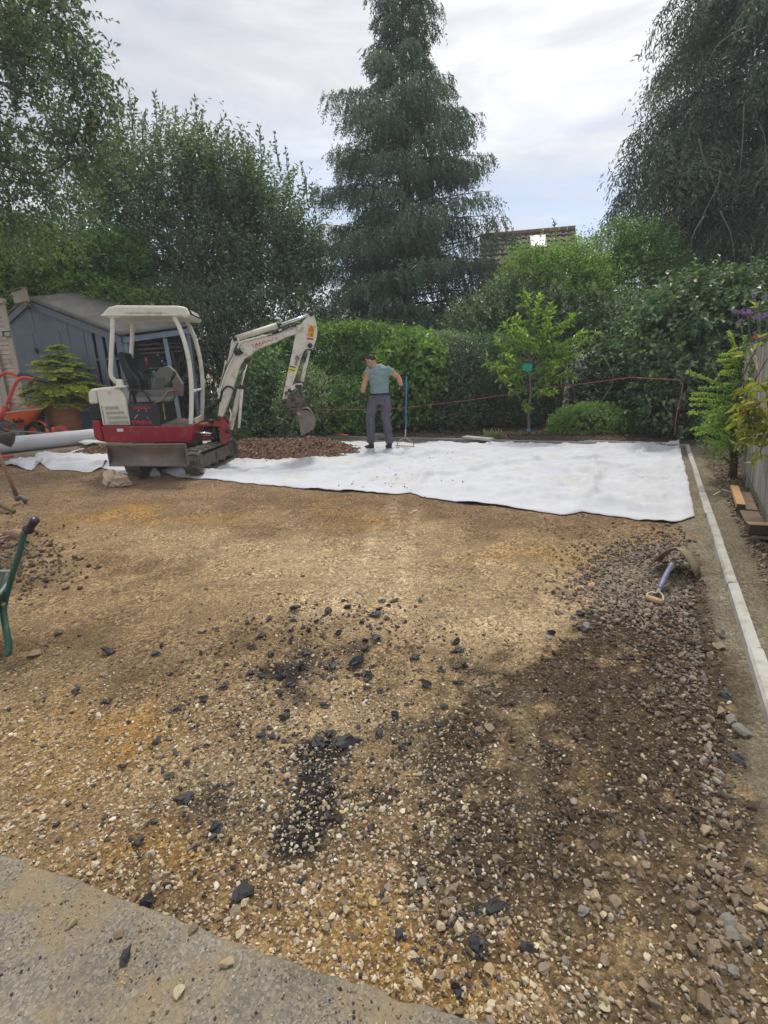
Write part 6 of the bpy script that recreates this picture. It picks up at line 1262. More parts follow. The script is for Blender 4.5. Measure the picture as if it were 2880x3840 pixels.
m_und = pm('muddy_steel', (0.15, 0.13, 0.105), (0.095, 0.085, 0.072), 8, 0.75, bump=0.3, bscale=50, dirt=(0.19, 0.15, 0.10), damt=0.6, dscale=7)
m_blade = pm('scraped_blade', (0.19, 0.155, 0.13), (0.125, 0.104, 0.09), 5, 0.55, metal=0.15, bump=0.3, bscale=40, dirt=(0.27, 0.205, 0.115), damt=0.75, dscale=8, dlo=0.55, stretch=(1, 1, 1.6))
m_bkt = pm('bucket_steel', (0.19, 0.165, 0.15), (0.125, 0.108, 0.098), 6, 0.55, metal=0.2, bump=0.2, bscale=40, dirt=(0.28, 0.20, 0.13), damt=0.6, dscale=7, dlo=0.54)
m_hitch = pm('hitch_steel', (0.125, 0.10, 0.08), (0.07, 0.06, 0.055), 9, 0.6, metal=0.2, bump=0.2, bscale=50, dirt=(0.23, 0.135, 0.075), damt=0.7, dscale=8)
m_pin = pm('pin_steel', (0.075, 0.05, 0.04), (0.04, 0.032, 0.03), 20, 0.5, metal=0.4)
m_chr = pm('chrome_rod', (0.75, 0.76, 0.80), (0.62, 0.63, 0.66), 3, 0.12, metal=1.0)
m_hose = pm('hydraulic_hose', (0.014, 0.014, 0.015), (0.024, 0.023, 0.022), 20, 0.42)
m_redp = pm('red_print', (0.50, 0.02, 0.03), (0.46, 0.02, 0.03), 4, 0.5); m_whp = pm('white_print', (0.72, 0.73, 0.74), (0.66, 0.67, 0.68), 4, 0.5)
m_org = pm('orange_sticker', (0.72, 0.33, 0.03), (0.66, 0.30, 0.03), 4, 0.5); m_yel = pm('yellow_sticker', (0.66, 0.56, 0.05), (0.60, 0.50, 0.05), 4, 0.5); m_blk = pm('black_print', (0.012, 0.012, 0.012), (0.016, 0.016, 0.016), 4, 0.5)
m_redtip = pm('red_grip', (0.42, 0.02, 0.03), (0.36, 0.02, 0.03), 4, 0.4); m_greenk = pm('green_knob', (0.03, 0.26, 0.18), (0.03, 0.22, 0.15), 4, 0.4)
PHI = R(8); XO = np.array([-3.5, 8.55, 0.0]); XF = np.array([math.cos(PHI), math.sin(PHI), 0]); XL = np.array([-math.sin(PHI), math.cos(PHI), 0]); ZZ = np.array([0, 0, 1.0])
D = thing('mini_digger', XO, 'cream and red tracked mini digger standing on the white sheet', 'digger')
def H(u, l, z): return XO + XF * u + XL * l + ZZ * z
def HP(px, py, l):
    d = ray(px, py); k = ((XO + XL * l - _eye) @ XL) / (d @ XL); return _eye + d * k
z1 = lambda x, y, l: HP(300 + x / 2.765, 1100 + y / 2.765, l)
z2 = lambda x, y, l=0.1: HP(750 + x / 3.318, 1130 + y / 3.318, l)
def slab(pts, l0, l1, name, mat, parent=D, bevel=0.012, smooth=False):
    """pts: (u,z) outline, from lateral l0 to l1"""
    return MB().prism([H(u, 0, z) for u, z in pts], XL * l0, XL * l1).build(name, mat, parent, smooth, bevel)
HWD = 0.50
# body
slab([(-0.91, 0.83), (0.44, 0.775), (0.44, 0.70), (0.385, 0.50), (-0.90, 0.575)], -HWD, HWD, 'skirt', m_red, bevel=0.02)
slab([(-1.05, 0.66), (-1.04, 0.925), (-0.915, 0.925), (-0.905, 0.575), (-1.00, 0.60)], -HWD + 0.01, HWD - 0.01, 'counterweight', m_red, bevel=0.035)
hood = slab([(-0.885, 0.835), (-0.885, 1.365), (-0.86, 1.40), (-0.555, 1.405), (-0.48, 1.22), (-0.48, 0.82)], -HWD + 0.005, HWD - 0.005, 'hood', m_cream, bevel=0.03)
slab([(-1.03, 1.165), (-1.015, 1.33), (-0.96, 1.385), (-0.892, 1.40), (-0.892, 1.165)], -HWD + 0.012, HWD - 0.012, 'rear_hood', m_cream, bevel=0.03)
gr = slab([(-1.02, 0.93), (-1.02, 1.16), (-0.895, 1.16), (-0.895, 0.93)], -HWD + 0.03, HWD - 0.03, 'grille', m_char, bevel=0.01)
for k in range(11): slab([(-1.035, 0.942 + k * 0.0195), (-1.035, 0.953 + k * 0.0195), (-0.90, 0.953 + k * 0.0195), (-0.90, 0.942 + k * 0.0195)], -HWD + 0.012, HWD - 0.012, 'grille_bar', m_char, gr, bevel=0.0)
# service flap and vents on the hood: black bars laid on for the shade inside the slots
fl_ = slab([(-0.865, 0.85), (-0.865, 1.16), (-0.495, 1.16), (-0.495, 0.85)], -HWD - 0.004, -HWD + 0.006, 'side_flap', m_cream, bevel=0.004)
for row, (zc, n0, n1) in enumerate(((1.095, 0, 6), (1.02, 0, 8), (0.945, 0, 9), (0.875, 0, 9))):
    for k in range(n1):
        u = -0.785 + k * 0.033 + row * 0.004; a, b2 = H(u - 0.014, -HWD - 0.0055, zc + 0.025), H(u + 0.009, -HWD - 0.0055, zc - 0.023); MB().beam(a, b2, 0.0105, 0.004, XL).build('vent_slot', m_blk, fl_)
for k in range(8): MB().beam(H(-0.852, -HWD - 0.0055, 1.13 - k * 0.036), H(-0.838, -HWD - 0.0055, 1.11 - k * 0.036), 0.012, 0.004, XL).build('vent_slot', m_blk, fl_)
o = slab([(-0.08, 0.545), (0.30, 0.53), (0.30, 0.705), (-0.08, 0.72)], -HWD - 0.006, -HWD + 0.01, 'skirt_flap', m_red, bevel=0.004); MB().tube([H(0.12, -HWD - 0.012, 0.665), H(0.12, -HWD, 0.665)], 0.012, 8).build('catch', m_pin, o)
MB().box(H(-0.64, -HWD - 0.003, 0.755), (0.09, 0.006, 0.045), XF, XL, ZZ).build('maker_plate', m_whp, D)
# seat box with lettering
sb = slab([(-0.475, 0.80), (-0.475, 1.13), (-0.455, 1.155), (-0.06, 1.145), (-0.03, 1.12), (-0.03, 0.785)], -HWD + 0.012, HWD - 0.03, 'seat_box', m_char, bevel=0.015)
fs = -HWD + 0.0105
lettering('TAKEUCHI', z1(636, 1187, fs), XF, ZZ, 0.055, m_redp, sb, 0.0015, 0.0, 172 / 2.765 * 0.00415)
lettering('TB014', z1(640, 1342, fs), XF, ZZ, 0.085, m_redp, sb, 0.003, 0.0, 205 / 2.765 * 0.00415)
mk = MB()
for a, b2, w_ in (((600, 1255), (565, 1300), 5), ((695, 1280), (708, 1300), 4), ((612, 1210), (602, 1222), 5), ((690, 1225), (672, 1185), 2)):
    mk.beam(z1(*a, fs - 0.001), z1(*b2, fs - 0.001), w_ * 0.0012, 0.002, XL)
mk.build('scrape', m_whp, sb)
fx = -0.0285
wl = MB()
for (l, zc, h) in ((-0.20, 1.075, 0.07), (-0.20, 1.01, 0.05)): wl.box(H(fx, l, zc), (0.004, 0.07, h), XF, XL, ZZ)
wl.prism([H(fx, -0.25, 0.87), H(fx, -0.15, 0.87), H(fx, -0.20, 0.985)], XF * 0.003, XF * -0.002); wl.build('warning_sticker', m_yel, sb)
MB().box(H(fx + 0.0025, -0.20, 0.91), (0.002, 0.022, 0.05), XF, XL, ZZ).box(H(fx + 0.0025, -0.20, 1.075), (0.002, 0.03, 0.04), XF, XL, ZZ).box(H(fx + 0.0025, -0.20, 1.01), (0.002, 0.045, 0.01), XF, XL, ZZ).build('sticker_print', m_blk, sb)
# cab floor
fl2 = slab([(-0.025, 0.785), (0.435, 0.768), (0.435, 0.795), (-0.025, 0.812)], -HWD + 0.01, HWD - 0.01, 'floor_mat', m_mat, bevel=0.004)
for k in range(11): MB().beam(H(0.0 + k * 0.038, -HWD + 0.02, 0.815 - k * 0.0014), H(0.0 + k * 0.038, HWD - 0.03, 0.815 - k * 0.0014), 0.014, 0.006).build('rib', m_mat, fl2)
slab([(0.405, 0.77), (0.445, 0.77), (0.445, 0.86), (0.405, 0.86)], -HWD + 0.35, HWD, 'front_sill', m_cream_d, bevel=0.006)
for l in (-0.12, 0.02):
    pd = MB(); pd.tube([H(0.32, l, 0.80), H(0.34, l, 0.86)], 0.012, 6); pd.box(H(0.345, l, 0.875), (0.13, 0.07, 0.02), unit(XF + ZZ * 0.35), XL, unit(ZZ - XF * 0.35)); pd.build('pedal', m_seat, D, False, 0.006)
# canopy and posts
cano = MB()
cp = [(-0.62, 2.425), (-0.60, 2.465), (-0.52, 2.535), (-0.40, 2.565), (0.46, 2.545), (0.575, 2.525), (0.62, 2.41), (0.57, 2.37), (0.40, 2.395), (0.20, 2.43), (-0.25, 2.44), (-0.40, 2.385), (-0.50, 2.375)]
can = slab(cp, -0.50, 0.50, 'canopy', m_cream, bevel=0.035)
slab([(-0.635, 2.418), (-0.62, 2.445), (0.45, 2.425), (0.45, 2.40)], -0.515, 0.515, 'canopy_rim', m_cream, can, bevel=0.008)
MB().lathe(H(0.36, -0.30, 2.535), [(0.055, -0.02), (0.055, 0.015), (0.04, 0.028), (0.0, 0.03)], 14).build('cap', m_cream, can, True)
cx0, cx1 = np.array([0.578, 2.520]), np.array([0.617, 2.415])
sx = unit(XF * (cx1 - cx0)[0] + ZZ * (cx1 - cx0)[1]); nz = unit(np.cross(XL, sx)); nz = nz * np.sign(nz @ XF)
mid = H((cx0[0] + cx1[0]) / 2, 0, (cx0[1] + cx1[1]) / 2) + nz * 0.003
sg = MB().box(mid, (0.088, 0.84, 0.008), sx, XL, nz).build('sign_panel', m_blk, can, False, 0.002)
lettering('TAKEUCHI', mid + nz * 0.0052, XL, -sx, 0.075, m_whp, sg, 0.003, 0, 0.58)
for l in (-0.455, 0.455):
    p_ = MB(); p_.tube(spline([H(-0.56, l, 1.395), H(-0.565, l, 1.46), H(-0.635, l, 1.53), H(-0.645, l, 1.63), H(-0.60, l, 1.85), H(-0.535, l, 2.15), H(-0.485, l, 2.41)], 5), 0.033, 10); p_.build('rear_post', m_cream, D, True)
    MB().lathe(H(-0.545, l, 1.40), [(0.085, -0.01), (0.085, 0.012), (0.055, 0.03), (0.05, 0.10), (0.036, 0.12)], 12).build('post_foot', m_cream, D, True)
    f_ = MB(); f_.tube(spline([H(0.41, l, 0.78), H(0.455, l, 1.05), H(0.495, l, 1.35), H(0.512, l, 1.62), H(0.505, l, 1.85), H(0.475, l, 2.08), H(0.43, l, 2.26), H(0.37, l, 2.42)], 6), 0.034, 10); f_.build('front_post', m_cream, D, True)
MB().tube([H(-0.61, -0.455, 1.475), H(-0.61, 0.455, 1.475)], 0.022, 8).build('cross_bar', m_cream, D, True)
MB().tube([H(0.485, -0.455, 1.30), H(0.485, 0.455, 1.30)], 0.022, 8).build('cross_bar', m_cream, D, True)
# seat
st = thing_seat = MB()
sz = [(-0.36, 1.17), (-0.45, 1.22), (-0.50, 1.38), (-0.55, 1.62), (-0.60, 1.84), (-0.59, 1.91), (-0.55, 1.935), (-0.51, 1.90), (-0.45, 1.70), (-0.39, 1.55), (-0.355, 1.38), (-0.34, 1.27)]
o = slab(sz, -0.21, 0.21, 'seat_back', m_seat, bevel=0.05); o.modifiers['edges'].segments = 4
o = slab([(-0.40, 1.15), (-0.40, 1.25), (-0.10, 1.29), (-0.02, 1.27), (-0.02, 1.17)], -0.23, 0.23, 'seat_cushion', m_seat, bevel=0.045); o.modifiers['edges'].segments = 4
for l in (-0.16, 0.16):
    o = slab([(-0.45, 1.30), (-0.48, 1.60), (-0.43, 1.66), (-0.325, 1.50), (-0.31, 1.31)], l - 0.05, l + 0.05, 'seat_bolster', m_seat, bevel=0.035)
# consoles
def console(l, name):
    c_ = slab([(-0.36, 1.15), (-0.37, 1.25), (-0.28, 1.345), (0.06, 1.335), (0.13, 1.37), (0.20, 1.37), (0.235, 1.33), (0.21, 1.20), (0.14, 1.15)], l - 0.075, l + 0.075, name, m_grey, bevel=0.02)
    slab([(-0.345, 1.162), (-0.345, 1.235), (0.205, 1.235), (0.14, 1.162)], l - 0.082, l + 0.082, 'console_skirt', m_grey_l, c_, bevel=0.01)
    return c_
c1 = console(-0.36, 'console')
c2 = slab([(-0.20, 1.30), (-0.22, 1.58), (-0.12, 1.68), (0.02, 1.70), (0.10, 1.62), (0.20, 1.40), (0.17, 1.20), (-0.10, 1.20)], 0.28, 0.43, 'console', m_grey_l, bevel=0.02)
slab([(-0.16, 1.60), (-0.36, 1.56), (-0.42, 1.63), (-0.36, 1.66), (-0.12, 1.68)], 0.30, 0.40, 'arm_rest', m_seat, bevel=0.02)
def joystick(u, l, z, du, dz, par):
    a = H(u, l, z); e = H(u + du, l, z + dz); ax = unit(e - a)
    mb = MB(); L = np.linalg.norm(e - a)
    mb.lathe(a, [(0.062, 0.0), (0.056, 0.02), (0.06, 0.025), (0.048, 0.045), (0.052, 0.05), (0.038, 0.07), (0.041, 0.075), (0.022, 0.10), (0.014, 0.11)], 14, ax); mb.tube([a + ax * 0.09, a + ax * L * 0.55], 0.012, 8)
    mb.tube([a + ax * L * 0.5, a + ax * L * 0.6, a + ax * L * 0.9, a + ax * L], [0.018, 0.024, 0.027, 0.014], 10); return mb.build('joystick', m_seat, par, True)
joystick(0.13, -0.36, 1.365, 0.13, 0.235, c1); joystick(-0.06, 0.355, 1.69, -0.10, 0.20, c2)
def lever(pts, r_, mat, tipmat, tipn, name, par=D):
    o = MB().tube(spline(pts, 5), r_, 7).build(name, mat, par, True); MB().tube([pts[-2] + (pts[-1] - pts[-2]) * 0.35, pts[-1] + unit(pts[-1] - pts[-2]) * 0.02], tipn, 8).build('grip', tipmat, o, True)
lever([z1(740, 960, 0.3), z1(715, 800, 0.3), z1(683, 680, 0.3)], 0.010, m_seat, m_redtip, 0.015, 'lever')
lever([z1(750, 975, -0.30), z1(772, 900, -0.30), z1(768, 830, -0.30)], 0.008, m_grey_l, m_greenk, 0.013, 'lever')
MB().blob(z1(768, 822, -0.30), 0.027, 10, 8).build('knob', m_greenk, D, True)
lever([z1(775, 1135, -0.46), z1(850, 1105, -0.46), z1(900, 1025, -0.46), z1(940, 1010, -0.46), z1(1010, 1008, -0.46)], 0.013, m_grey_l, m_redtip, 0.017, 'safety_lever')
MB().tube(spline([z1(520, 1140, -0.48), z1(522, 1030, -0.48), z1(550, 1005, -0.48), z1(650, 1010, -0.48), z1(690, 1050, -0.48), z1(742, 1145, -0.48)], 5), 0.014, 8).build('hand_rail', m_char, D, True)
MB().tube(spline([z1(655, 1120, -0.2), z1(640, 1010, -0.2)], 3), 0.02, 6).box(H(-0.06, -0.18, 1.42), (0.20, 0.10, 0.20), XF, XL, ZZ).build('control_box', m_grey, D, False, 0.02)
car = thing('carabiner', z1(1195, 1010, -0.05), 'blue carabiner clipped to the front bar of the digger', 'carabiner')
MB().tube(spline([z1(1165, 995, -0.1), z1(1165, 1045, -0.1), z1(1190, 1075, -0.1), z1(1220, 1060, -0.1), z1(1215, 1010, -0.1), z1(1200, 980, -0.1), z1(1175, 975, -0.1), z1(1165, 995, -0.1)], 4), 0.007, 6).build('ring', pm('blue_anodised', (0.05, 0.16, 0.50), (0.05, 0.14, 0.42), 5, 0.3, metal=0.4), car, True)
# swing bracket, nose
for z0, z1_ in ((0.70, 0.755), (0.475, 0.53)): slab([(0.36, z0), (0.36, z1_), (0.66, z1_ - 0.01), (0.66, z0 + 0.005)], -0.14 + 0.1, 0.16 + 0.1, 'nose_plate', m_red2, bevel=0.01)
slab([(0.35, 0.52), (0.35, 0.71), (0.44, 0.71), (0.44, 0.52)], -0.10, 0.35, 'nose_block', m_red2, bevel=0.01)
MB().tube([H(0.42, -0.22, 0.62), H(0.66, -0.15, 0.605)], 0.022, 10).build('swing_rod', m_chr, D, True); MB().tube([H(0.30, -0.25, 0.625), H(0.46, -0.21, 0.618)], 0.042, 10).build('swing_cylinder', m_pin, D, True)
MB().lathe(H(0.66, 0.1, 0.40), [(0.075, 0), (0.075, 0.38)], 14).build('swing_pin', m_pin, D, True)
bc = 0.1                                                                  # lateral centre of the boom
sw = [(200, 1470), (240, 1420), (290, 1425), (350, 1500), (390, 1600), (370, 1700), (340, 1760), (270, 1770), (272, 1660), (262, 1600), (272, 1550), (165, 1545)]
for l0, l1 in ((-0.15, -0.105), (0.105, 0.15)): MB().prism([z2(x, y, bc) for x, y in sw], XL * l0, XL * l1).build('swing_bracket', m_red2, D, False, 0.008)
MB().prism([z2(x, y, bc) for x, y in ((262, 1550), (360, 1530), (385, 1600), (360, 1700), (275, 1740))], XL * -0.105, XL * 0.105).build('swing_web', m_red2, D, False, 0.006)
for (x, y) in ((245, 1445), (360, 1600)): MB().tube([z2(x, y, bc) + XL * -0.17, z2(x, y, bc) + XL * 0.17], 0.04, 12).build('pin', m_pin, D, True)
# boom
bpoly = [(222, 1440), (232, 1400), (300, 960), (372, 640), (395, 500), (420, 455), (448, 442), (478, 462), (500, 505), (560, 498), (700, 458), (990, 378), (1190, 310), (1240, 293), (1272, 315), (1275, 350), (1258, 378), (1190, 412), (1080, 446), (950, 512), (800, 562), (690, 622), (620, 690), (560, 748), (500, 832), (440, 1012), (370, 1232), (292, 1430), (262, 1465)]
BOOM = MB().prism([z2(x, y, bc) for x, y in bpoly], XL * -0.085, XL * 0.085).build('boom', m_cream_d, D, False, 0.012)
bs_ = bc - 0.087
def on_boom(x, y): return z2(x, y, bs_)
bd = unit(on_boom(960, 440) - on_boom(640, 555)); bz = unit(np.cross(bd, XL)); bz = bz * np.sign(bz[2])
lettering('TAKEUCHI', on_boom(800, 503), bd, bz, 0.085, m_redp, BOOM, 0.001, 0.15, np.linalg.norm(on_boom(960, 440) - on_boom(640, 555)))
MB().prism([on_boom(x, y) for x, y in ((545, 515), (1020, 385), (1050, 400), (1040, 425), (560, 560))], XL * -0.003, XL * 0.006).build('boom_plate', m_cream_d, BOOM, False, 0.002)
for (x, y, rr) in ((445, 470, 0.035), (1235, 340, 0.045), (590, 735, 0.035)): MB().tube([z2(x, y, bc) + XL * -0.115, z2(x, y, bc) + XL * 0.115], rr, 12).build('pin', m_pin if x != 1235 else m_cream_d, BOOM, True)
MB().prism([z2(x, y, bc) for x, y in ((515, 790), (580, 705), (625, 690), (600, 760), (560, 830), (520, 835))], XL * -0.10, XL * 0.10).build('cylinder_lug', m_hitch, BOOM, False, 0.005)
lm_ = MB().lathe(z2(465, 622, bs_ - 0.03), [(0.0, -0.05), (0.05, -0.05), (0.062, -0.03), (0.062, 0.03), (0.05, 0.05), (0.0, 0.05)], 14, XF); lm_.tube([z2(500, 625, bs_ - 0.03), z2(530, 640, bs_ - 0.0)], 0.018, 6); lm_.build('work_lamp', m_seat, BOOM, True)
# hoses and pipes along the boom
def hose(pts, rr, mat, name='hose', l=None, par=D): return MB().tube(spline([z2(x, y, bs_ - 0.02 if l is None else l) for x, y in pts], 6), rr, 7).build(name, mat, par, True)
hose([(225, 1220), (265, 1050), (330, 860), (430, 650), (500, 520), (560, 490), (760, 440), (900, 405)], 0.014, m_cream, 'steel_pipe')
hose([(250, 1100), (300, 900), (400, 690), (450, 560), (475, 520)], 0.012, m_hose)
hose([(300, 940), (320, 760), (345, 640), (395, 540)], 0.014, m_hose, l=bc - 0.03)
hose([(220, 1160), (270, 980), (318, 760)], 0.012, m_cream, 'steel_pipe', l=bc - 0.05)
hose([(830, 415), (900, 390), (1000, 350), (1080, 300), (1180, 270), (1250, 275)], 0.013, m_hose); hose([(840, 425), (930, 400), (1030, 360), (1110, 320), (1200, 300)], 0.013, m_hose)
for k, off in enumerate((0, 16, 32, 48, 62)):
    hose([(222 + off * 0.4, 1215), (205 + off * 0.3, 1265), (110 + off * 0.7, 1320 + off * 0.4), (62 + off, 1395), (85 + off * 0.9, 1465 - off * 0.5), (150 + off * 0.3, 1490 - off * 0.5), (205, 1480 - off)], 0.0145, m_hose, l=bc - 0.13 + 0.05 * k)
hose([(250, 1250), (280, 1120), (330, 1062), (390, 1068), (430, 1120), (420, 1200), (370, 1280), (350, 1350)], 0.0145, m_hose)
for (x, y) in ((240, 1160), (300, 1150), (225, 1105), (320, 760), (770, 430), (1000, 358), (430, 655)): MB().box(z2(x, y, bs_ - 0.02), (0.055, 0.04, 0.03), bd if x > 600 else unit(XF * 0.3 + ZZ), XL, bz if x > 600 else unit(XF - ZZ * 0.3)).build('pipe_clip', m_cream, BOOM, False, 0.004)
# cylinders
def ram(a, m, b2, rb_, rr, l, nm):
    c_ = MB().tube([z2(*a, l), z2(*m, l)], rb_, 12).build(nm, m_cream_d, D, True); MB().tube([z2(*m, l), z2(m[0] + (m[0] - a[0]) * 0.03, m[1] + (m[1] - a[1]) * 0.03, l)], rb_ * 1.1, 12).build('gland', m_pin, c_, True); MB().tube([z2(*m, l), z2(*b2, l)], rr, 10).build('rod', m_chr, c_, True); return c_
ram((378, 1590), (498, 1090), (592, 735), 0.045, 0.024, bc, 'boom_cylinder'); ram((450, 462), (965, 298), (1382, 162), 0.046, 0.024, bc, 'stick_cylinder'); ram((1350, 610), (1266, 1000), (1252, 1052), 0.036, 0.02, bc, 'bucket_cylinder')
MB().tube([z2(482, 1575, bc - 0.07), z2(522, 1095, bc - 0.07)], 0.026, 8).build('rod_guard', m_cream_d, D, True)
MB().tube(spline([z2(340, 1300, bc - 0.09), z2(385, 1390, bc - 0.09), z2(370, 1500, bc - 0.09)], 4), 0.014, 6).build('lock_bar', m_cream_d, D, True)
# stick
apoly = [(1378, 150), (1400, 138), (1418, 165), (1442, 270), (1462, 370), (1450, 470), (1412, 575), (1395, 588), (1345, 592), (1308, 605), (1285, 640), (1150, 1040), (1100, 1150), (1085, 1235), (1062, 1275), (1030, 1262), (1026, 1215), (1190, 420), (1205, 370), (1250, 285)]
STICK = MB().prism([z2(x, y, bc) for x, y in apoly], XL * -0.065, XL * 0.065).build('stick', m_cream_d, D, False, 0.010)
ss_ = bc - 0.067
def dec(pts, mat, name, lift=0.0, par=STICK): return MB().prism([z2(x, y, ss_) for x, y in pts], XL * (-0.003 - lift), XL * 0.002).build(name, mat, par)
d1 = dec(((1353, 295), (1427, 305), (1412, 452), (1337, 440)), m_org, 'warning_sticker')
tr_ = MB()
for a, b2 in (((1390, 312), (1355, 366)), ((1355, 366), (1412, 374)), ((1412, 374), (1390, 312))): tr_.beam(z2(*a, ss_ - 0.004), z2(*b2, ss_ - 0.004), 0.007, 0.002, XL)
for (x, y) in ((1380, 350), (1392, 352)): tr_.box(z2(x, y, ss_ - 0.004), (0.012, 0.002, 0.012), XF, XL, ZZ)
tr_.beam(z2(1396, 392, ss_ - 0.004), z2(1390, 436, ss_ - 0.004), 0.013, 0.002, XL); tr_.beam(z2(1362, 412, ss_ - 0.004), z2(1384, 414, ss_ - 0.004), 0.006, 0.002, XL); tr_.beam(z2(1348, 400, ss_ - 0.004), z2(1344, 428, ss_ - 0.004), 0.004, 0.002, XL); tr_.build('sticker_print', m_blk, STICK)
d2 = dec(((1322, 447), (1416, 458), (1408, 492), (1316, 480)), m_whp, 'danger_sticker'); dec(((1330, 452), (1412, 462), (1408, 484), (1326, 474)), m_redtip, 'sticker_print', 0.001)
d3 = dec(((1120, 798), (1190, 815), (1172, 898), (1100, 880)), m_yel, 'caution_sticker'); dec(((1119, 800), (1190, 816), (1187, 830), (1116, 814)), m_blk, 'sticker_print', 0.001); dec(((1112, 842), (1182, 858), (1180, 868), (1110, 852)), m_blk, 'sticker_print', 0.001)
MB().box(z2(1215, 700, ss_ - 0.02), (0.045, 0.04, 0.07), unit(XF + ZZ * 0.3), XL, unit(ZZ - XF * 0.3)).build('hose_block', pm('rusty_iron', (0.30, 0.12, 0.04), (0.2, 0.08, 0.03), 12, 0.8), STICK, False, 0.004)
for x, y in ((1195, 680), (1240, 660), (1180, 710)): MB().tube([z2(x, y, ss_ - 0.03), z2(x + 14, y + 6, ss_ - 0.03)], 0.012, 7).build('fitting', m_grey_l, STICK, True)
MB().tube([z2(1205, 735, ss_ - 0.02), z2(1188, 795, ss_ - 0.01)], 0.012, 6).build('lock_pin', m_grey_l, STICK, True)
hose([(1330, 610), (1300, 640), (1275, 730), (1290, 755), (1310, 720), (1335, 640)], 0.013, m_hose, l=ss_ - 0.01)
for (x, y, rr) in ((1384, 160, 0.04), (1368, 552, 0.04), (1078, 1140, 0.035), (1050, 1245, 0.04)): MB().tube([z2(x, y, bc) + XL * -0.10, z2(x, y, bc) + XL * 0.10], rr, 12).build('pin', m_pin, STICK, True)
# links, hitch, bucket
for l0, l1 in ((-0.10, -0.07), (0.07, 0.10)):
    MB().prism([z2(x, y, bc) for x, y in ((1050, 1130), (1070, 1105), (1110, 1070), (1160, 1040), (1210, 1025), (1260, 1025), (1282, 1050), (1268, 1078), (1225, 1075), (1180, 1085), (1140, 1110), (1110, 1150), (1085, 1170), (1055, 1160))], XL * l0, XL * l1).build('link', m_cream_d, D, False, 0.005)
MB().prism([z2(x, y, bc) for x, y in ((1235, 1050), (1275, 1055), (1265, 1110), (1190, 1220), (1140, 1215), (1160, 1180), (1215, 1110))], XL * -0.05, XL * 0.05).build('tipping_link', m_hitch, D, False, 0.006)
HT = MB().prism([z2(x, y, bc) for x, y in ((1022, 1238), (1050, 1208), (1110, 1205), (1165, 1178), (1215, 1190), (1302, 1215), (1290, 1290), (1180, 1310), (1105, 1318), (1060, 1285), (1028, 1275))], XL * -0.095, XL * 0.095).build('quick_hitch', m_hitch, D, False, 0.008)
MB().prism([z2(x, y, bc) for x, y in ((1268, 1205), (1285, 1162), (1308, 1175), (1312, 1205), (1298, 1225))], XL * -0.05, XL * 0.05).build('hitch_latch', m_hitch, HT, False, 0.004)
dec2 = MB().prism([z2(x, y, bc - 0.096) for x, y in ((1178, 1272), (1195, 1266), (1222, 1260), (1238, 1272), (1225, 1285), (1200, 1282), (1182, 1284))], XL * -0.003, XL * 0.002).build('key_slot', m_blk, HT)
for (x, y) in ((1162, 1212), (1250, 1055), (1208, 1056), (1050, 1245), (1115, 1108)): MB().tube([z2(x, y, bc) + XL * -0.125, z2(x, y, bc) + XL * 0.125], 0.032, 12).tube([z2(x, y, bc) + XL * -0.132, z2(x, y, bc) + XL * 0.132], 0.014, 8).build('pin', m_pin, HT, True)
BW = 0.19
prof_o = [(1198, 1385), (1205, 1345), (1330, 1310), (1372, 1345), (1412, 1405), (1438, 1470), (1436, 1525), (1408, 1570), (1370, 1602), (1262, 1658)]
side = [(1198, 1385), (1212, 1352), (1335, 1345), (1372, 1372), (1412, 1418), (1434, 1472), (1432, 1525), (1404, 1568), (1366, 1600), (1264, 1655), (1242, 1560), (1230, 1470), (1212, 1410)]
def b2d(x, y, l): return z2(x, y, bc) + XL * l
bk = MB()
BK = MB().prism([b2d(x, y, 0) for x, y in side], XL * (-BW - 0.009), XL * (-BW + 0.009)).build('bucket_side', m_bkt, D, False, 0.003); MB().prism([b2d(x, y, 0) for x, y in side], XL * (BW - 0.009), XL * (BW + 0.009)).build('bucket_side', m_bkt, D, False, 0.003)
sh = MB(); n_ = len(prof_o)
V = [b2d(x, y, -BW) for x, y in prof_o] + [b2d(x, y, BW) for x, y in prof_o]; sh.add(V, [(i, i + 1, n_ + i + 1, n_ + i) for i in range(n_ - 1)])
o = sh.build('bucket_shell', m_bkt, BK, True); sd = o.modifiers.new('plate', 'SOLIDIFY'); sd.thickness = 0.014
for l0, l1 in ((-0.11, -0.08), (0.08, 0.11)): MB().prism([z2(x, y, bc) for x, y in ((1105, 1335), (1125, 1318), (1200, 1322), (1290, 1300), (1312, 1255), (1335, 1290), (1335, 1330), (1210, 1352), (1195, 1400), (1130, 1378), (1108, 1360))], XL * l0, XL * l1).build('bucket_ear', m_hitch, BK, False, 0.005)
MB().tube([z2(1135, 1355, bc) + XL * -0.13, z2(1135, 1355, bc) + XL * 0.13], 0.028, 10).build('bucket_pin', m_pin, BK, True)
for k in range(4):
    l = -BW + 0.03 + k * (2 * BW - 0.06) / 3; a = b2d(1270, 1640, l); b2 = b2d(1245, 1690, l) * 0.35 + a * 0.65; MB().beam(b2d(1290, 1620, l), b2, 0.055, 0.02, XF).build('tooth', m_bkt, BK, False, 0.004)
for x, y in ((1268, 1438), (1356, 1552)): MB().tube([b2d(x, y, -BW - 0.0105), b2d(x, y, -BW + 0.0)], 0.012, 8).build('bolt_hole', m_blk, BK)
MB().box(b2d(1232, 1385, -BW - 0.010), (0.055, 0.004, 0.05), XF, XL, ZZ).build('wear_patch', pm('rust_patch', (0.36, 0.23, 0.14), (0.28, 0.17, 0.10), 14, 0.8), BK)
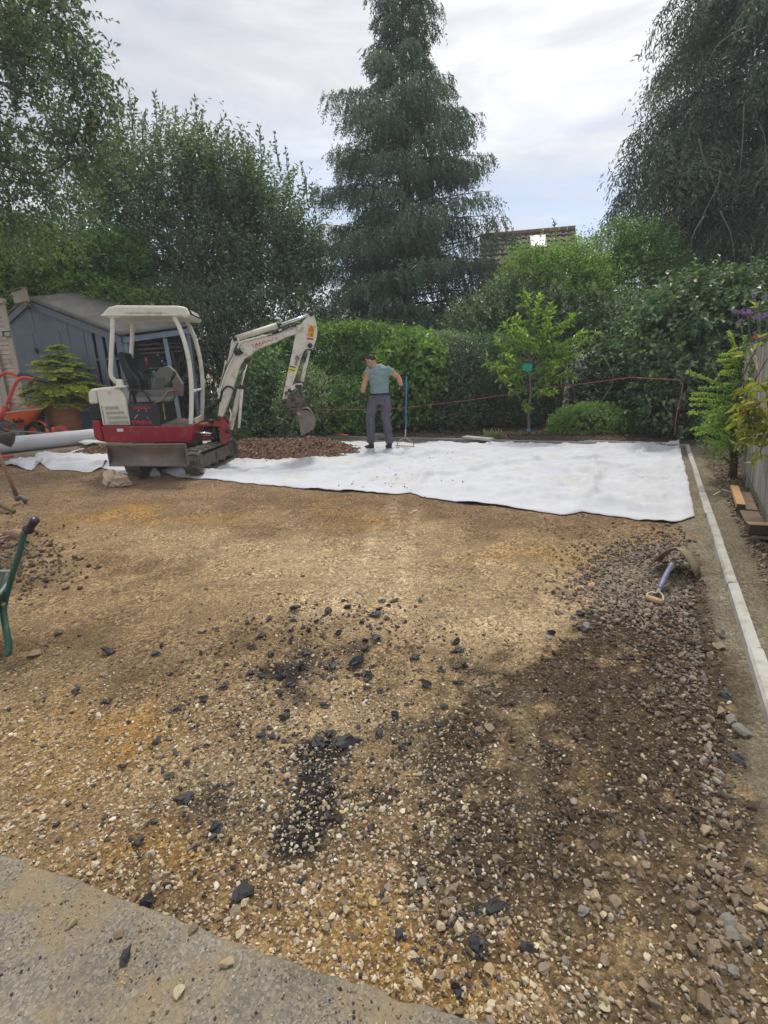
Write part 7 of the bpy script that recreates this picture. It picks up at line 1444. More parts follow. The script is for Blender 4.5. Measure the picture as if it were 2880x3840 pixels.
# undercarriage: tracks run away from the viewer
tdir = unit(np.array([0.085, 1.0, 0])); tside = np.array([tdir[1], -tdir[0], 0]); UC = np.array([-3.33, 8.55, 0.0]); fz = 0.03
def U(a, s, z): return UC + tdir * a + tside * s + ZZ * z
TH, TL, TW = 0.41, 0.86, 0.25
for s0, lab in ((-0.47, None), (0.47, None)):
    tr = thing  # (parts only)
    loop = []; nseg = 60; r0 = TH / 2; straight = 2 * (TL - r0); per = 2 * straight + 2 * math.pi * r0
    def loop_pt(q, rad):
        q = q % per; c = TL - r0
        if q < straight: return (-c + q, fz + r0 - rad, 0.0, -1.0)
        q -= straight
        if q < math.pi * r0:
            a = -math.pi / 2 + q / r0; return (c + rad * math.cos(a), fz + r0 + rad * math.sin(a), math.cos(a), math.sin(a))
        q -= math.pi * r0
        if q < straight: return (c - q, fz + r0 + rad - 0.012 * math.sin(math.pi * q / straight), 0.0, 1.0)
        q -= straight; a = math.pi / 2 + q / r0; return (-c + rad * math.cos(a), fz + r0 + rad * math.sin(a), math.cos(a), math.sin(a))
    mb = MB(); V = []
    for k in range(nseg):
        for rad in (r0 - 0.045, r0 - 0.018):
            a, z, _, _ = loop_pt(per * k / nseg, rad)
            V += [U(a, s0 - TW / 2, z), U(a, s0 + TW / 2, z)]
    F = []
    for k in range(nseg):
        i, j = k * 4, ((k + 1) % nseg) * 4; F += [(i, i + 1, j + 1, j), (i + 2, j + 2, j + 3, i + 3), (i, j, j + 2, i + 2), (i + 1, i + 3, j + 3, j + 1)]
    mb.add(V, F)
    TRK = mb.build('rubber_track', m_rub, D)
    nl = 36
    for k in range(nl):
        a, z, na, nz_ = loop_pt(per * (k + 0.5) / nl, r0 - 0.008); nv = tdir * na + ZZ * nz_; tv = unit(np.cross(nv, tside)); sh_ = 0.018 if k % 2 else -0.018
        lg = MB(); lg.box(U(a, s0 + sh_ - 0.045, z), (TW * 0.52, 0.036, 0.030), unit(tside + tv * 0.25), tv, nv); lg.box(U(a, s0 + sh_ + 0.06, z), (TW * 0.42, 0.036, 0.030), unit(tside - tv * 0.25), tv, nv); lg.build('track_lug', m_rub, TRK, False, 0.004)
    for sg_ in (-1, 1):
        for k in range(nl):                                              # toothed shoulders
            pass
    fr_ = MB().prism([U(-0.52, s0, fz + 0.10), U(0.50, s0, fz + 0.10), U(0.53, s0, fz + 0.20), U(0.48, s0, fz + 0.30), U(-0.50, s0, fz + 0.30), U(-0.55, s0, fz + 0.22)], tside * -0.085, tside * 0.085).build('track_frame', m_und, D, False, 0.01)
    MB().box(U(-0.05, s0 + 0.0865, fz + 0.20), (0.055, 0.004, 0.12), tdir, tside, ZZ).build('frame_slot', m_blk, fr_)
    for a, rr in ((TL - r0, 0.145), (-(TL - r0), 0.145)): MB().tube([U(a, s0 - 0.075, fz + r0), U(a, s0 + 0.075, fz + r0)], rr, 18).tube([U(a, s0 - 0.095, fz + r0), U(a, s0 + 0.095, fz + r0)], 0.065, 14).build('track_wheel', m_und, D, False, 0.006)
    for k in range(3): MB().tube([U(-0.34 + 0.32 * k, s0 - 0.08, fz + 0.085), U(-0.34 + 0.32 * k, s0 + 0.08, fz + 0.085)], 0.05, 12).build('roller', m_und, D, True)
MB().box(U(0, 0, 0.30), (0.80, 0.55, 0.20), tside, tdir, ZZ).build('undercarriage', m_und, D, False, 0.02)
MB().lathe(U(0, 0, 0.38), [(0.30, 0.0), (0.30, 0.10), (0.27, 0.15), (0.27, 0.20)], 24).build('slew_ring', m_pin, D, True)
# dozer blade, towards the viewer
bl, br_, Yb_ = P(398.5, 1675, 7.36), P(693, 1675, 7.22), 7.3
bx = unit((br_ - bl) * [1, 1, 0]); byv = np.array([-bx[1], bx[0], 0]); zt_l, zb_l = P(399, 1671, 7.36)[2], P(399, 1747, 7.36)[2]
V = []; nb_ = 10
for e in (bl, br_):
    dz = 0.0 if e is bl else P(693, 1672, 7.22)[2] - zt_l
    for k in range(nb_ + 1):
        f = k / nb_; bow = 0.10 * (1 - (2 * f - 1) ** 2) - (0.035 if f > 0.95 else 0); V.append(np.array([e[0], e[1], zt_l + dz + (zb_l - zt_l) * f]) + byv * bow * 0.5)
mb = MB().add(V, [(k, k + 1, nb_ + 2 + k, nb_ + 1 + k) for k in range(nb_)])
BL = mb.build('dozer_blade', m_blade, D, True); sd = BL.modifiers.new('plate', 'SOLIDIFY'); sd.thickness = 0.016; sd.offset = 0
for e in (bl, br_):
    MB().prism([np.array([e[0], e[1], zt_l + 0.012]) , np.array([e[0], e[1], zb_l - 0.005]), np.array([e[0], e[1], zb_l]) + byv * 0.06, np.array([e[0], e[1], zt_l]) + byv * 0.04], bx * -0.008, bx * 0.008).build('blade_end', m_blade, BL, False, 0.003)
MB().tube([np.array([bl[0], bl[1], zt_l]), np.array([br_[0], br_[1], zt_l])], 0.016, 8).build('blade_edge', m_blade, BL, True)
for s_ in (-0.26, 0.26): MB().beam(U(-0.25, s_, 0.24), U(-1.10, s_, 0.30), 0.09, 0.10).build('blade_arm', m_und, D, False, 0.01)
MB().tube([U(-0.3, 0, 0.36), U(-1.05, 0, 0.36)], 0.04, 10).build('blade_cylinder', m_und, D, True)
rag = thing('rag', z1(790, 1880, -1.1), 'grey rag caught under the digger blade', 'rag')
mb = MB(); c = P(580, 1772, 7.45); 
for k in range(5):
    for j in range(4): mb.V.append(c + np.array([(j - 1.5) * 0.025 * (1 + 0.35 * k) + 0.012 * math.sin(k * 2 + j), 0.02 * math.sin(j * 2.1 + k), 0.06 - k * 0.033]))
mb.F = [(k * 4 + j, k * 4 + j + 1, k * 4 + j + 5, k * 4 + j + 4) for k in range(4) for j in range(3)]; mb.mi = [0] * len(mb.F)
o = mb.build('cloth', pm('grey_cloth', (0.26, 0.24, 0.21), (0.19, 0.175, 0.15), 20, 0.9), rag, True); o.modifiers.new('thick', 'SOLIDIFY').thickness = 0.004
# ================================================================ THE MAN WITH THE RAKE
Ym = G(1420, 1688, 0.02)[1]
def Z4(x, y, dy=0.0): return P(1250 + x / 3.687, 1280 + y / 3.687, Ym + dy)
m_skin = pm('skin', (0.50, 0.265, 0.185), (0.44, 0.22, 0.15), 8, 0.55, spec=0.4); m_hair = pm('dark_hair', (0.018, 0.014, 0.012), (0.03, 0.024, 0.02), 60, 0.75, bump=0.4, bscale=200)
m_shirt = pm('sage_cotton', (0.215, 0.295, 0.29), (0.165, 0.235, 0.24), 5, 0.9, bump=0.5, bscale=14, bdist=0.02, stretch=(1, 1, 2.2))
m_trous = pm('grey_work_cloth', (0.115, 0.108, 0.138), (0.082, 0.079, 0.104), 6, 0.9, bump=0.6, bscale=11, bdist=0.02, stretch=(1, 1, 1.8))
m_glove = pm('black_glove', (0.015, 0.016, 0.019), (0.028, 0.030, 0.036), 30, 0.6, bump=0.3); m_shoe = pm('black_boot', (0.018, 0.018, 0.019), (0.03, 0.029, 0.028), 12, 0.65)
MAN = thing('person', G(1420, 1690, 0.04), 'man in pale green t-shirt and grey work trousers seen from behind, holding a blue rake', 'person')
def limb(mb, pts, rads, n=14, flat=None):
    """chain of ellipses: rads (across, depth)"""
    pts = [np.asarray(p, float) for p in pts]; k = len(pts); V = []
    for i, p in enumerate(pts):
        d = unit(pts[min(i + 1, k - 1)] - pts[max(i - 1, 0)]); x = unit(np.array([1.0, 0, 0]) - d * d[0]); y = np.cross(d, x); a, b2 = rads[i] if hasattr(rads[i], '__len__') else (rads[i], rads[i])
        for j in range(n): q = 2 * math.pi * j / n; V.append(p + x * a * math.cos(q) + y * b2 * math.sin(q))
    F = [(i * n + j, i * n + (j + 1) % n, (i + 1) * n + (j + 1) % n, (i + 1) * n + j) for i in range(k - 1) for j in range(n)] + [tuple(range(n - 1, -1, -1)), tuple((k - 1) * n + j for j in range(n))]
    return mb.add(V, F)
sM = 9.9 / CAM_F / 3.687 * 0.985                                       # metres per zoomed pixel at the man
J = dict(head=Z4(522, 268, 0.02), neck=Z4(560, 335), chest=Z4(612, 430), waist=Z4(640, 620), hip=Z4(640, 740), shl=Z4(490, 385), shr=Z4(755, 390), ell=Z4(436, 575, -0.02), wrl=Z4(392, 750, -0.06), elr=Z4(897, 490, 0.06), wrr=Z4(955, 655, -0.02), kl=Z4(515, 1090, -0.03), kr=Z4(730, 1090, -0.02), al=Z4(522, 1390, 0.04), ar=Z4(775, 1395, 0.0), hl=Z4(560, 800), hr=Z4(718, 800))
lim = MB()
limb(lim, [Z4(622, 360), Z4(618, 395), Z4(618, 450), Z4(628, 550), Z4(638, 640), Z4(640, 710), Z4(640, 790)], [(0.08, 0.06), (0.165, 0.095), (0.195, 0.115), (0.172, 0.11), (0.160, 0.105), (0.168, 0.115), (0.165, 0.12)])
limb(lim, [Z4(590, 385), Z4(565, 335), Z4(548, 300, 0.02)], [0.07, 0.058, 0.056])
for nm, a, b2, c2 in (('l', 'shl', 'ell', 'wrl'), ('r', 'shr', 'elr', 'wrr')):
    A, B_, C_ = J[a], J[b2], J[c2]
    limb(lim, [A, A * 0.6 + B_ * 0.4, B_, B_ * 0.7 + C_ * 0.3, B_ * 0.35 + C_ * 0.65, C_], [0.062, 0.060, 0.046, 0.051, 0.042, 0.031])
for a, b2, c2 in (('hl', 'kl', 'al'), ('hr', 'kr', 'ar')):
    A, B_, C_ = J[a], J[b2], J[c2]; limb(lim, [A, A * 0.5 + B_ * 0.5, B_, B_ * 0.65 + C_ * 0.35, C_], [0.088, 0.08, 0.058, 0.06, 0.042])
# head: skull, jaw, nose, brow, ears - turned to the left and looking down
hd = J['head']; fdv = unit(np.array([-0.78, 0.50, -0.38])); rtv = unit(np.cross(fdv, [0, 0, 1])); upv = np.cross(rtv, fdv)
def hp3(f, r_, u): return hd + fdv * f + rtv * r_ + upv * u
def eblob(mb, c, rf, rr_, ru, n=14, m=9):
    V = []
    for i in range(m):
        th = math.pi * (i + 0.5) / m
        for j in range(n): ph = 2 * math.pi * j / n; V.append(c + fdv * rf * math.sin(th) * math.cos(ph) + rtv * rr_ * math.sin(th) * math.sin(ph) + upv * ru * math.cos(th))
    return mb.add(V, [(i * n + j, (i + 1) * n + j, (i + 1) * n + (j + 1) % n, i * n + (j + 1) % n) for i in range(m - 1) for j in range(n)] + [tuple(range(n)), tuple((m - 1) * n + j for j in range(n - 1, -1, -1))])
eblob(lim, hp3(-0.005, 0, 0.012), 0.095, 0.074, 0.098); eblob(lim, hp3(0.035, 0, -0.055), 0.062, 0.055, 0.065); eblob(lim, hp3(0.095, 0, -0.025), 0.022, 0.014, 0.024); eblob(lim, hp3(0.078, 0, 0.022), 0.02, 0.05, 0.016); eblob(lim, hp3(0.082, 0, -0.065), 0.014, 0.026, 0.012)
for sgn in (-1, 1): eblob(lim, hp3(-0.012, sgn * 0.078, -0.012), 0.022, 0.010, 0.034)
body = lim.build('body', m_skin, MAN, True); remesh(body, 0.012, 2)
hb = MB(); eblob(hb, hp3(-0.014, 0, 0.026), 0.093, 0.0755, 0.091); h_ = hb.build('hair', m_hair, MAN, True)
cut = [v for v in h_.data.vertices]
bm = bmesh.new(); bm.from_mesh(h_.data); off = Vector(origin_of(MAN))
dead = [v for v in bm.verts if (np.array(v.co + off) - hd) @ fdv * 0.75 + 0.0 > (np.array(v.co + off) - hd) @ upv * 0.9 + 0.028 or (np.array(v.co + off) - hd) @ upv < -0.055]
bmesh.ops.delete(bm, geom=dead, context='VERTS'); bm.to_mesh(h_.data); bm.free(); h_.modifiers.new('cap', 'SOLIDIFY').thickness = 0.004
for sgn in (-1, 1):
    e = MB(); eblob(e, hp3(0.088, sgn * 0.030, 0.004), 0.008, 0.011, 0.008, 8, 6); e.build('eye', m_hair, MAN, True)
# t-shirt with short sleeves
ts = MB()
limb(ts, [Z4(590, 335), Z4(600, 355), Z4(616, 385), Z4(618, 440), Z4(628, 530), Z4(638, 620), Z4(640, 690), Z4(644, 722)], [(0.075, 0.065), (0.11, 0.085), (0.188, 0.112), (0.212, 0.128), (0.188, 0.122), (0.176, 0.118), (0.182, 0.126), (0.186, 0.13)])
for a, b2, e_ in (('shl', 'ell', 0.36), ('shr', 'elr', 0.40)):
    A, B_ = J[a], J[b2]; limb(ts, [A * 1.25 - B_ * 0.25 * 1 if False else A + (Z4(618, 400) - A) * 0.45, A, A + (B_ - A) * 0.18, A + (B_ - A) * e_], [0.078, 0.074, 0.070, 0.071])
o = ts.build('t_shirt', m_shirt, MAN, True); remesh(o, 0.011, 3)
wt = bpy.data.textures.new('cloth_folds', 'CLOUDS'); wt.noise_scale = 0.085; wt.noise_depth = 2
def folds(o, strength, tex=wt):
    m = o.modifiers.new('folds', 'DISPLACE'); m.texture = tex; m.strength = strength; m.mid_level = 0.5; m.texture_coords = 'LOCAL'
folds(o, 0.030)
# trousers
tr = MB()
limb(tr, [Z4(640, 700), Z4(640, 730), Z4(640, 800), Z4(640, 868)], [(0.172, 0.122), (0.178, 0.128), (0.190, 0.142), (0.172, 0.130)])
for s_, a, b2, c2 in ((-1, 'hl', 'kl', 'al'), (1, 'hr', 'kr', 'ar')):
    A, B_, C_ = J[a], J[b2], J[c2]
    limb(tr, [A + [0, 0, 0.05], A, A * 0.55 + B_ * 0.45, B_ + [0, 0, 0.06], B_, B_ * 0.6 + C_ * 0.4, C_ + [0, 0, 0.05], C_ + [0, 0, -0.015]], [(0.098, 0.118), (0.108, 0.125), (0.104, 0.108), (0.085, 0.086), (0.084, 0.085), (0.083, 0.086), (0.076, 0.080), (0.080, 0.084)])
o = tr.build('trousers', m_trous, MAN, True); remesh(o, 0.011, 3); folds(o, 0.040)
be = MB(); limb(be, [Z4(642, 716), Z4(643, 738)], [(0.184, 0.131), (0.184, 0.132)], 20); be.build('belt', m_shoe, MAN, True)
pk = MB(); q = Z4(565, 772, -0.137); pk.prism([q + [-0.045, 0, 0.03], q + [0.05, -0.004, 0.022], q + [0.045, -0.006, -0.012], q + [-0.04, -0.004, 0.0]], np.array([0, -0.006, 0]), np.array([0, 0.01, 0])); pk.build('pocket_flap', m_trous, MAN, False, 0.003)
# boots
for a, tx, ty, nm in (('al', -0.52, 0.80, 0), ('ar', -0.18, 0.90, 1)):
    A = J[a].copy(); gz_ = fab_z(A[0], A[1]); f_ = unit([tx, ty, 0]); sd_ = np.array([f_[1], -f_[0], 0]); bt = MB(); heel = np.array([A[0], A[1], gz_]) - f_ * 0.055
    prof_ = [(0.0, 0.040, 0.075), (0.03, 0.046, 0.09), (0.09, 0.048, 0.085), (0.16, 0.050, 0.062), (0.22, 0.048, 0.046), (0.265, 0.034, 0.034), (0.28, 0.015, 0.02)]
    V = []; n_ = 12
    for f, wd, hh_ in prof_:
        for j in range(n_): q = 2 * math.pi * j / n_; V.append(heel + f_ * f + sd_ * wd * math.cos(q) + ZZ * (max(hh_ * 0.5 + hh_ * 0.5 * math.sin(q), 0.0) + 0.006))
    bt.add(V, [(i * n_ + j, i * n_ + (j + 1) % n_, (i + 1) * n_ + (j + 1) % n_, (i + 1) * n_ + j) for i in range(len(prof_) - 1) for j in range(n_)] + [tuple(range(n_ - 1, -1, -1)), tuple((len(prof_) - 1) * n_ + j for j in range(n_))])
    limb(bt, [heel + f_ * 0.05 + ZZ * 0.05, heel + f_ * 0.052 + ZZ * 0.13], [(0.05, 0.055), (0.052, 0.055)])
    o = bt.build('boot', m_shoe, MAN, True); remesh(o, 0.008, 1)
    so = MB(); so.prism([heel + f_ * f + sd_ * wd * s2 + ZZ * 0.0 for s2 in (-1, 1) for f, wd in ([(0.0, 0.034), (0.08, 0.048), (0.2, 0.052), (0.275, 0.028)] if s2 < 0 else [(0.275, 0.028), (0.2, 0.052), (0.08, 0.048), (0.0, 0.034)])], ZZ * -0.012, ZZ * 0.014); so.build('sole', m_glove, o)
# gloves: palm, four fingers and a thumb
def hand(wr, el, pd, curl, name, thumb, grip=None):
    d = unit(wr - el) if pd is None else unit(pd[0]); nrm = unit(pd[1]); ac = unit(np.cross(d, nrm)); mb = MB()
    limb(mb, [wr - d * 0.03, wr + d * 0.005, wr + d * 0.05, wr + d * 0.085], [(0.034, 0.034), (0.034, 0.028), (0.043, 0.022), (0.042, 0.02)])
    V0 = wr + d * 0.02
    mb.tube([V0, V0 + d * 0.03 + ac * thumb * 0.02, V0 + d * 0.055 + ac * thumb * 0.035 + nrm * 0.015, V0 + d * 0.075 + ac * thumb * 0.028 + nrm * 0.04], [0.02, 0.016, 0.0135, 0.010], 8)
    for k, L in enumerate((0.072, 0.082, 0.077, 0.06)):
        b2 = wr + d * 0.08 + ac * (thumb * (0.030 - 0.020 * k)); q = [b2]; dr_ = d.copy()
        for s_ in range(3):
            a = curl * (s_ + 0.6); dr_ = unit(d * math.cos(a) + nrm * math.sin(a)); q.append(q[-1] + dr_ * L / 3)
        mb.tube([b2 - d * 0.02] + q, [0.011, 0.0115, 0.0105, 0.0095, 0.0075], 8)
    o = mb.build(name, m_glove, MAN, True); remesh(o, 0.0052, 1)
    cf = MB(); limb(cf, [wr - unit(wr - el) * 0.055, wr - unit(wr - el) * 0.01], [0.037, 0.035]); cf.build('cuff', m_glove, o, True); return o
hand(J['wrl'], J['ell'], (np.array([0.02, -0.05, -1.0]), np.array([0.75, 0.6, 0.1])), 0.35, 'glove', 1)
hand(J['wrr'], J['elr'], (np.array([0.72, 0.10, -0.35]), np.array([0.45, 0.75, 0.3])), 0.85, 'glove', 1)
# ---- rake
m_bluep = pm('blue_tube', (0.03, 0.17, 0.42), (0.025, 0.14, 0.36), 6, 0.35); m_steel = pm('dull_steel', (0.42, 0.38, 0.30), (0.30, 0.26, 0.20), 9, 0.5, metal=0.5)
RK = thing('rake', Z4(995, 1440, -0.10), 'blue handled landscaping rake held upright in his right hand', 'rake')
k0, k1, k2, k3 = Z4(1012, 388, -0.02), Z4(1011, 472, -0.02), Z4(1000, 1232, -0.06), Z4(995, 1330, -0.07)
MB().tube([k1, k2], 0.0145, 10).build('handle', m_bluep, RK, True); MB().tube([k0, k0 * 0.96 + k1 * 0.04, k1], [0.012, 0.017, 0.017], 10).build('grip', m_seat, RK, True)
MB().tube([k2 + [0, 0, 0.02], k3], [0.017, 0.014], 10).build('socket', m_steel, RK, True)
ra1, ra2 = Z4(880, 1440, -0.05), Z4(1112, 1452, -0.12)
MB().tube(spline([k3, Z4(905, 1378, -0.06), ra1], 6), 0.009, 7).tube(spline([k3, Z4(1095, 1398, -0.10), ra2], 6), 0.009, 7).build('brace', m_steel, RK, True)
MB().beam(ra1 - unit(ra2 - ra1) * 0.03, ra2 + unit(ra2 - ra1) * 0.02, 0.03, 0.014).build('head_bar', m_steel, RK, False, 0.003)
for k in range(12):
    q = ra1 + (ra2 - ra1) * k / 11; MB().beam(q, q + np.array([0, 0.05, -0.03]), 0.012, 0.006).build('tine', m_steel, RK)

# ================================================================ TOOLS AND CLUTTER
m_orange = pm('orange_tub', (0.72, 0.125, 0.022), (0.62, 0.105, 0.02), 4, 0.42, dirt=(0.42, 0.28, 0.18), damt=0.4, dscale=8, dlo=0.58); m_cement = pm('dried_cement', (0.30, 0.27, 0.21), (0.22, 0.195, 0.15), 7, 0.95, bump=0.5)
m_ored = pm('orange_red_tube', (0.56, 0.062, 0.035), (0.48, 0.055, 0.03), 5, 0.45, dirt=(0.30, 0.14, 0.10), damt=0.5, dscale=14, dlo=0.60)
m_tyre = pm('tyre', (0.03, 0.029, 0.028), (0.045, 0.042, 0.038), 10, 0.8, bump=0.4, dirt=(0.16, 0.13, 0.09), damt=0.5, dscale=9)
# ---- orange barrow behind the roll
Yw = 11.8
z3 = lambda x, y, dy=0.0: P(x / 5.027, 1380 + y / 5.027, Yw + dy)            # photo zoom of that corner
WB = thing('orange_wheelbarrow', z3(450, 1290), 'orange wheelbarrow with cement caked tub and black lettering, behind the roll', 'wheelbarrow')
top_n = [z3(40, 860, -0.34), z3(200, 835, -0.36), z3(450, 805, -0.36), z3(650, 790, -0.34), z3(800, 760, -0.26), z3(862, 738, 0.0), z3(790, 715, 0.30), z3(560, 702, 0.38), z3(300, 720, 0.38), z3(120, 740, 0.34)]
bot = [z3(110, 1180, -0.20), z3(250, 1185, -0.2), z3(380, 1180, -0.2), z3(450, 1165, -0.18), z3(520, 1120, -0.14), z3(560, 1090, 0.0), z3(520, 1085, 0.15), z3(400, 1120, 0.2), z3(250, 1140, 0.2), z3(140, 1140, 0.2)]
mid_ = [a * 0.52 + b2 * 0.48 + (a - np.mean(top_n, 0)) * 0.05 for a, b2 in zip(top_n, bot)]
V = top_n + mid_ + bot; n_ = 10; mb = MB().add(V, [(i, (i + 1) % n_, n_ + (i + 1) % n_, n_ + i) for i in range(n_)] + [(n_ + i, n_ + (i + 1) % n_, 2 * n_ + (i + 1) % n_, 2 * n_ + i) for i in range(n_)] + [tuple(2 * n_ + i for i in range(n_))])
TUB = mb.build('tub', m_orange, WB, True); TUB.modifiers.new('round', 'SUBSURF').levels = 2; TUB.modifiers['round'].render_levels = 2; TUB.modifiers.new('wall', 'SOLIDIFY').thickness = 0.012
cin = [np.mean(top_n, 0) + (a - np.mean(top_n, 0)) * 0.95 + np.array([0, 0, -0.012]) for a in top_n]; cmid = [a * 0.6 + b2 * 0.4 + (np.mean(top_n, 0) * 0.5 + np.mean(bot, 0) * 0.5 - a) * 0.12 for a, b2 in zip(cin, bot)]; ccen = np.mean(bot, 0) + [0, 0, 0.13]
o = MB().add(cin + cmid + [ccen], [(i, (i + 1) % n_, n_ + (i + 1) % n_, n_ + i) for i in range(n_)] + [(n_ + i, n_ + (i + 1) % n_, 2 * n_) for i in range(n_)]).build('cement_crust', m_cement, TUB, True)
MB().tube(spline(top_n + [top_n[0]], 4), 0.016, 7).build('rim', pm('cement_rim', (0.42, 0.33, 0.23), (0.46, 0.22, 0.10), 14, 0.8), TUB, True)
bpy.context.view_layer.update()
_te = TUB.evaluated_get(bpy.context.evaluated_depsgraph_get())
def on_tub(x, y):                                                          # where the lettering sits on the tub's side
    d = unit(ray(x / 5.027, 1380 + y / 5.027)); o_ = _eye + d * 10.0
    ok, p, n_, _ = _te.ray_cast(Vector(o_ - LOC[WB.name]), Vector(d))
    return (np.array(p) + LOC[WB.name], np.array(n_)) if ok else (z3(x, y, -0.33), np.array([0, -1.0, 0]))
(tl_p, _n1), (tr_p, _n2), (tc_p, tn_) = on_tub(265, 1010), on_tub(425, 985), on_tub(345, 998)
tn_ = unit(_n1 + _n2 + tn_); tn_ = tn_ * (1 if tn_[1] < 0 else -1)
tx_ = unit(tr_p - tl_p); tx_ = unit(tx_ - tn_ * (tx_ @ tn_)); tup = np.cross(tn_, tx_)
lettering('Belle', tc_p + tn_ * 0.014, tx_, tup, 0.16, m_blk, TUB, 0.004, 0.22, 0.245)
MB().beam(tc_p + tn_ * 0.013 - tx_ * 0.07 - tup * 0.085, tc_p + tn_ * 0.013 + tx_ * 0.07 - tup * 0.085, 0.012, 0.003, tn_).build('small_print', m_blk, TUB)
wc = z3(640, 1205, 0.0); wax = unit(np.array([0.15, 1.0, 0])); wq, wy_ = frame_of(wax); WR = 0.235
tv_ = []
ty = MB(); nn_, mm_ = 28, 8
for i in range(nn_):
    a = 2 * math.pi * i / nn_; rd_ = wq * math.cos(a) + wy_ * math.sin(a)
    for j in range(mm_): b2 = 2 * math.pi * j / mm_; ty.V.append(wc + rd_ * (WR - 0.055 + 0.055 * math.cos(b2) + (0.006 if i % 2 and abs(b2) < 1 else 0)) + wax * 0.05 * math.sin(b2))
ty.F = [(i * mm_ + j, ((i + 1) % nn_) * mm_ + j, ((i + 1) % nn_) * mm_ + (j + 1) % mm_, i * mm_ + (j + 1) % mm_) for i in range(nn_) for j in range(mm_)]; ty.mi = [0] * len(ty.F)
WH = ty.build('wheel', m_tyre, WB, True); MB().tube([wc - wax * 0.03, wc + wax * 0.03], 0.115, 18).tube([wc - wax * 0.06, wc + wax * 0.06], 0.03, 10).build('hub', m_ored, WH, False, 0.01)
gd = spline([z3(620, 1000, -0.1), z3(760, 1010, -0.1), z3(860, 1090, -0.1), z3(900, 1200, -0.1)], 6)
MB().add([q + wax * w_ for q in gd for w_ in (-0.02, 0.12)], [(2 * i, 2 * i + 1, 2 * i + 3, 2 * i + 2) for i in range(len(gd) - 1)]).build('wheel_guard', m_orange, WB, True).modifiers.new('t', 'SOLIDIFY').thickness = 0.008
m_galv = pm('worn_tube', (0.36, 0.33, 0.28), (0.25, 0.22, 0.18), 9, 0.6, metal=0.2)
for dy in (-0.16, 0.16): MB().tube(spline([z3(60, 1200, dy), z3(300, 1200, dy), z3(600, 1205, dy), z3(880, 1225, dy)], 4), 0.017, 7).tube(spline([z3(345, 1300, dy), z3(345, 1240, dy), z3(380, 1205, dy), z3(460, 1200, dy)], 4), 0.017, 7).build('frame_tube', m_galv, WB, True)
# ---- the red tubed machine at the frame edge
Yr_ = 9.3
z3r = lambda x, y, dy=0.0: P(x / 5.027, 1380 + y / 5.027, Yr_ + dy)
RM = thing('red_machine', (z3r(0, 1300)[0], Yr_, 0.05), 'red tube handled machine with black rubber skirt, cut off by the left edge', 'machine')
for nm, pts, gp_ in (('near', [(-60, 1260), (0, 1000), (60, 830), (180, 560), (290, 310), (345, 230), (430, 185), (520, 188), (640, 212)], ((640, 212), (945, 268))), ('far', [(-60, 330), (-20, 180), (60, 105), (130, 92), (230, 110), (330, 150), (400, 175), (440, 185)], ((345, 130), (600, 172)))):
    dy = 0.0 if nm == 'near' else 0.42
    hb = MB().tube(spline([z3r(x, y, dy) for x, y in pts], 6), 0.030 if nm == 'near' else 0.027, 10).build('handle_bar', m_ored, RM, True)
    a, b2 = z3r(*gp_[0], dy), z3r(*gp_[1], dy); g_ = MB().tube([a, a * 0.97 + b2 * 0.03, b2 * 0.97 + a * 0.03, b2], [0.030, 0.034, 0.036, 0.030], 12).build('grip', m_seat, hb, True)
    for k in range(9): MB().blob(a + (b2 - a) * (0.12 + 0.09 * k) + [0, 0, 0.033], 0.016, 6, 4).build('grip_ridge', m_seat, g_)
MB().tube([z3r(-10, 1010), z3r(50, 850), z3r(100, 720)], 0.045, 8).build('sleeve', m_ored, RM, True)
MB().tube([z3r(85, 690, -0.04), z3r(130, 730, -0.02)], 0.02, 6).build('clamp_bolt', m_galv, RM, True)
MB().prism([z3r(-60, 940), z3r(20, 985), z3r(235, 1070), z3r(215, 1150), z3r(180, 1170), z3r(20, 1110), z3r(-60, 1090)], np.array([0, -0.10, 0]), np.array([0, 0.14, 0])).build('bracket', pm('tarred_block', (0.018, 0.018, 0.018), (0.10, 0.09, 0.075), 26, 0.6), RM, False, 0.02)
sk = MB(); sp_ = [(-80, 1130), (60, 1150), (200, 1190), (290, 1245), (297, 1310), (270, 1420), (215, 1500), (120, 1470), (20, 1425), (-80, 1400)]
n_ = len(sp_); ctr_ = (60, 1300); rings = [(1.0, 0.02), (0.9, -0.09), (0.55, -0.15), (0.15, -0.16)]
V = [z3r(ctr_[0] + (x - ctr_[0]) * s_, ctr_[1] + (y - ctr_[1]) * s_, dz) for s_, dz in rings for x, y in sp_]
sk.add(V, [(k * n_ + i, k * n_ + (i + 1) % n_, (k + 1) * n_ + (i + 1) % n_, (k + 1) * n_ + i) for k in range(3) for i in range(n_)] + [tuple(3 * n_ + i for i in range(n_))] + [tuple(range(n_ - 1, -1, -1))])
o = sk.build('rubber_skirt', pm('dusty_black_rubber', (0.035, 0.035, 0.033), (0.075, 0.068, 0.052), 4, 0.5), RM, True)
MB().tube(spline([z3r(-20, 1265, -0.17), z3r(100, 1235, -0.17), z3r(240, 1200, -0.12)], 4), 0.006, 5).build('cable', m_galv, RM, True)
MB().prism([z3r(75, 1130, -0.1), z3r(150, 1150, -0.1), z3r(160, 1180, -0.1), z3r(90, 1160, -0.1)], np.array([0, -0.02, 0]), np.array([0, 0.03, 0])).build('tab', m_ored, RM)
q = z3r(-60, 1400); MB().tube([z3r(-90, 1380), np.array([q[0] - 0.05, q[1], 0.03])], 0.05, 8).build('foot', m_ored, RM, True)
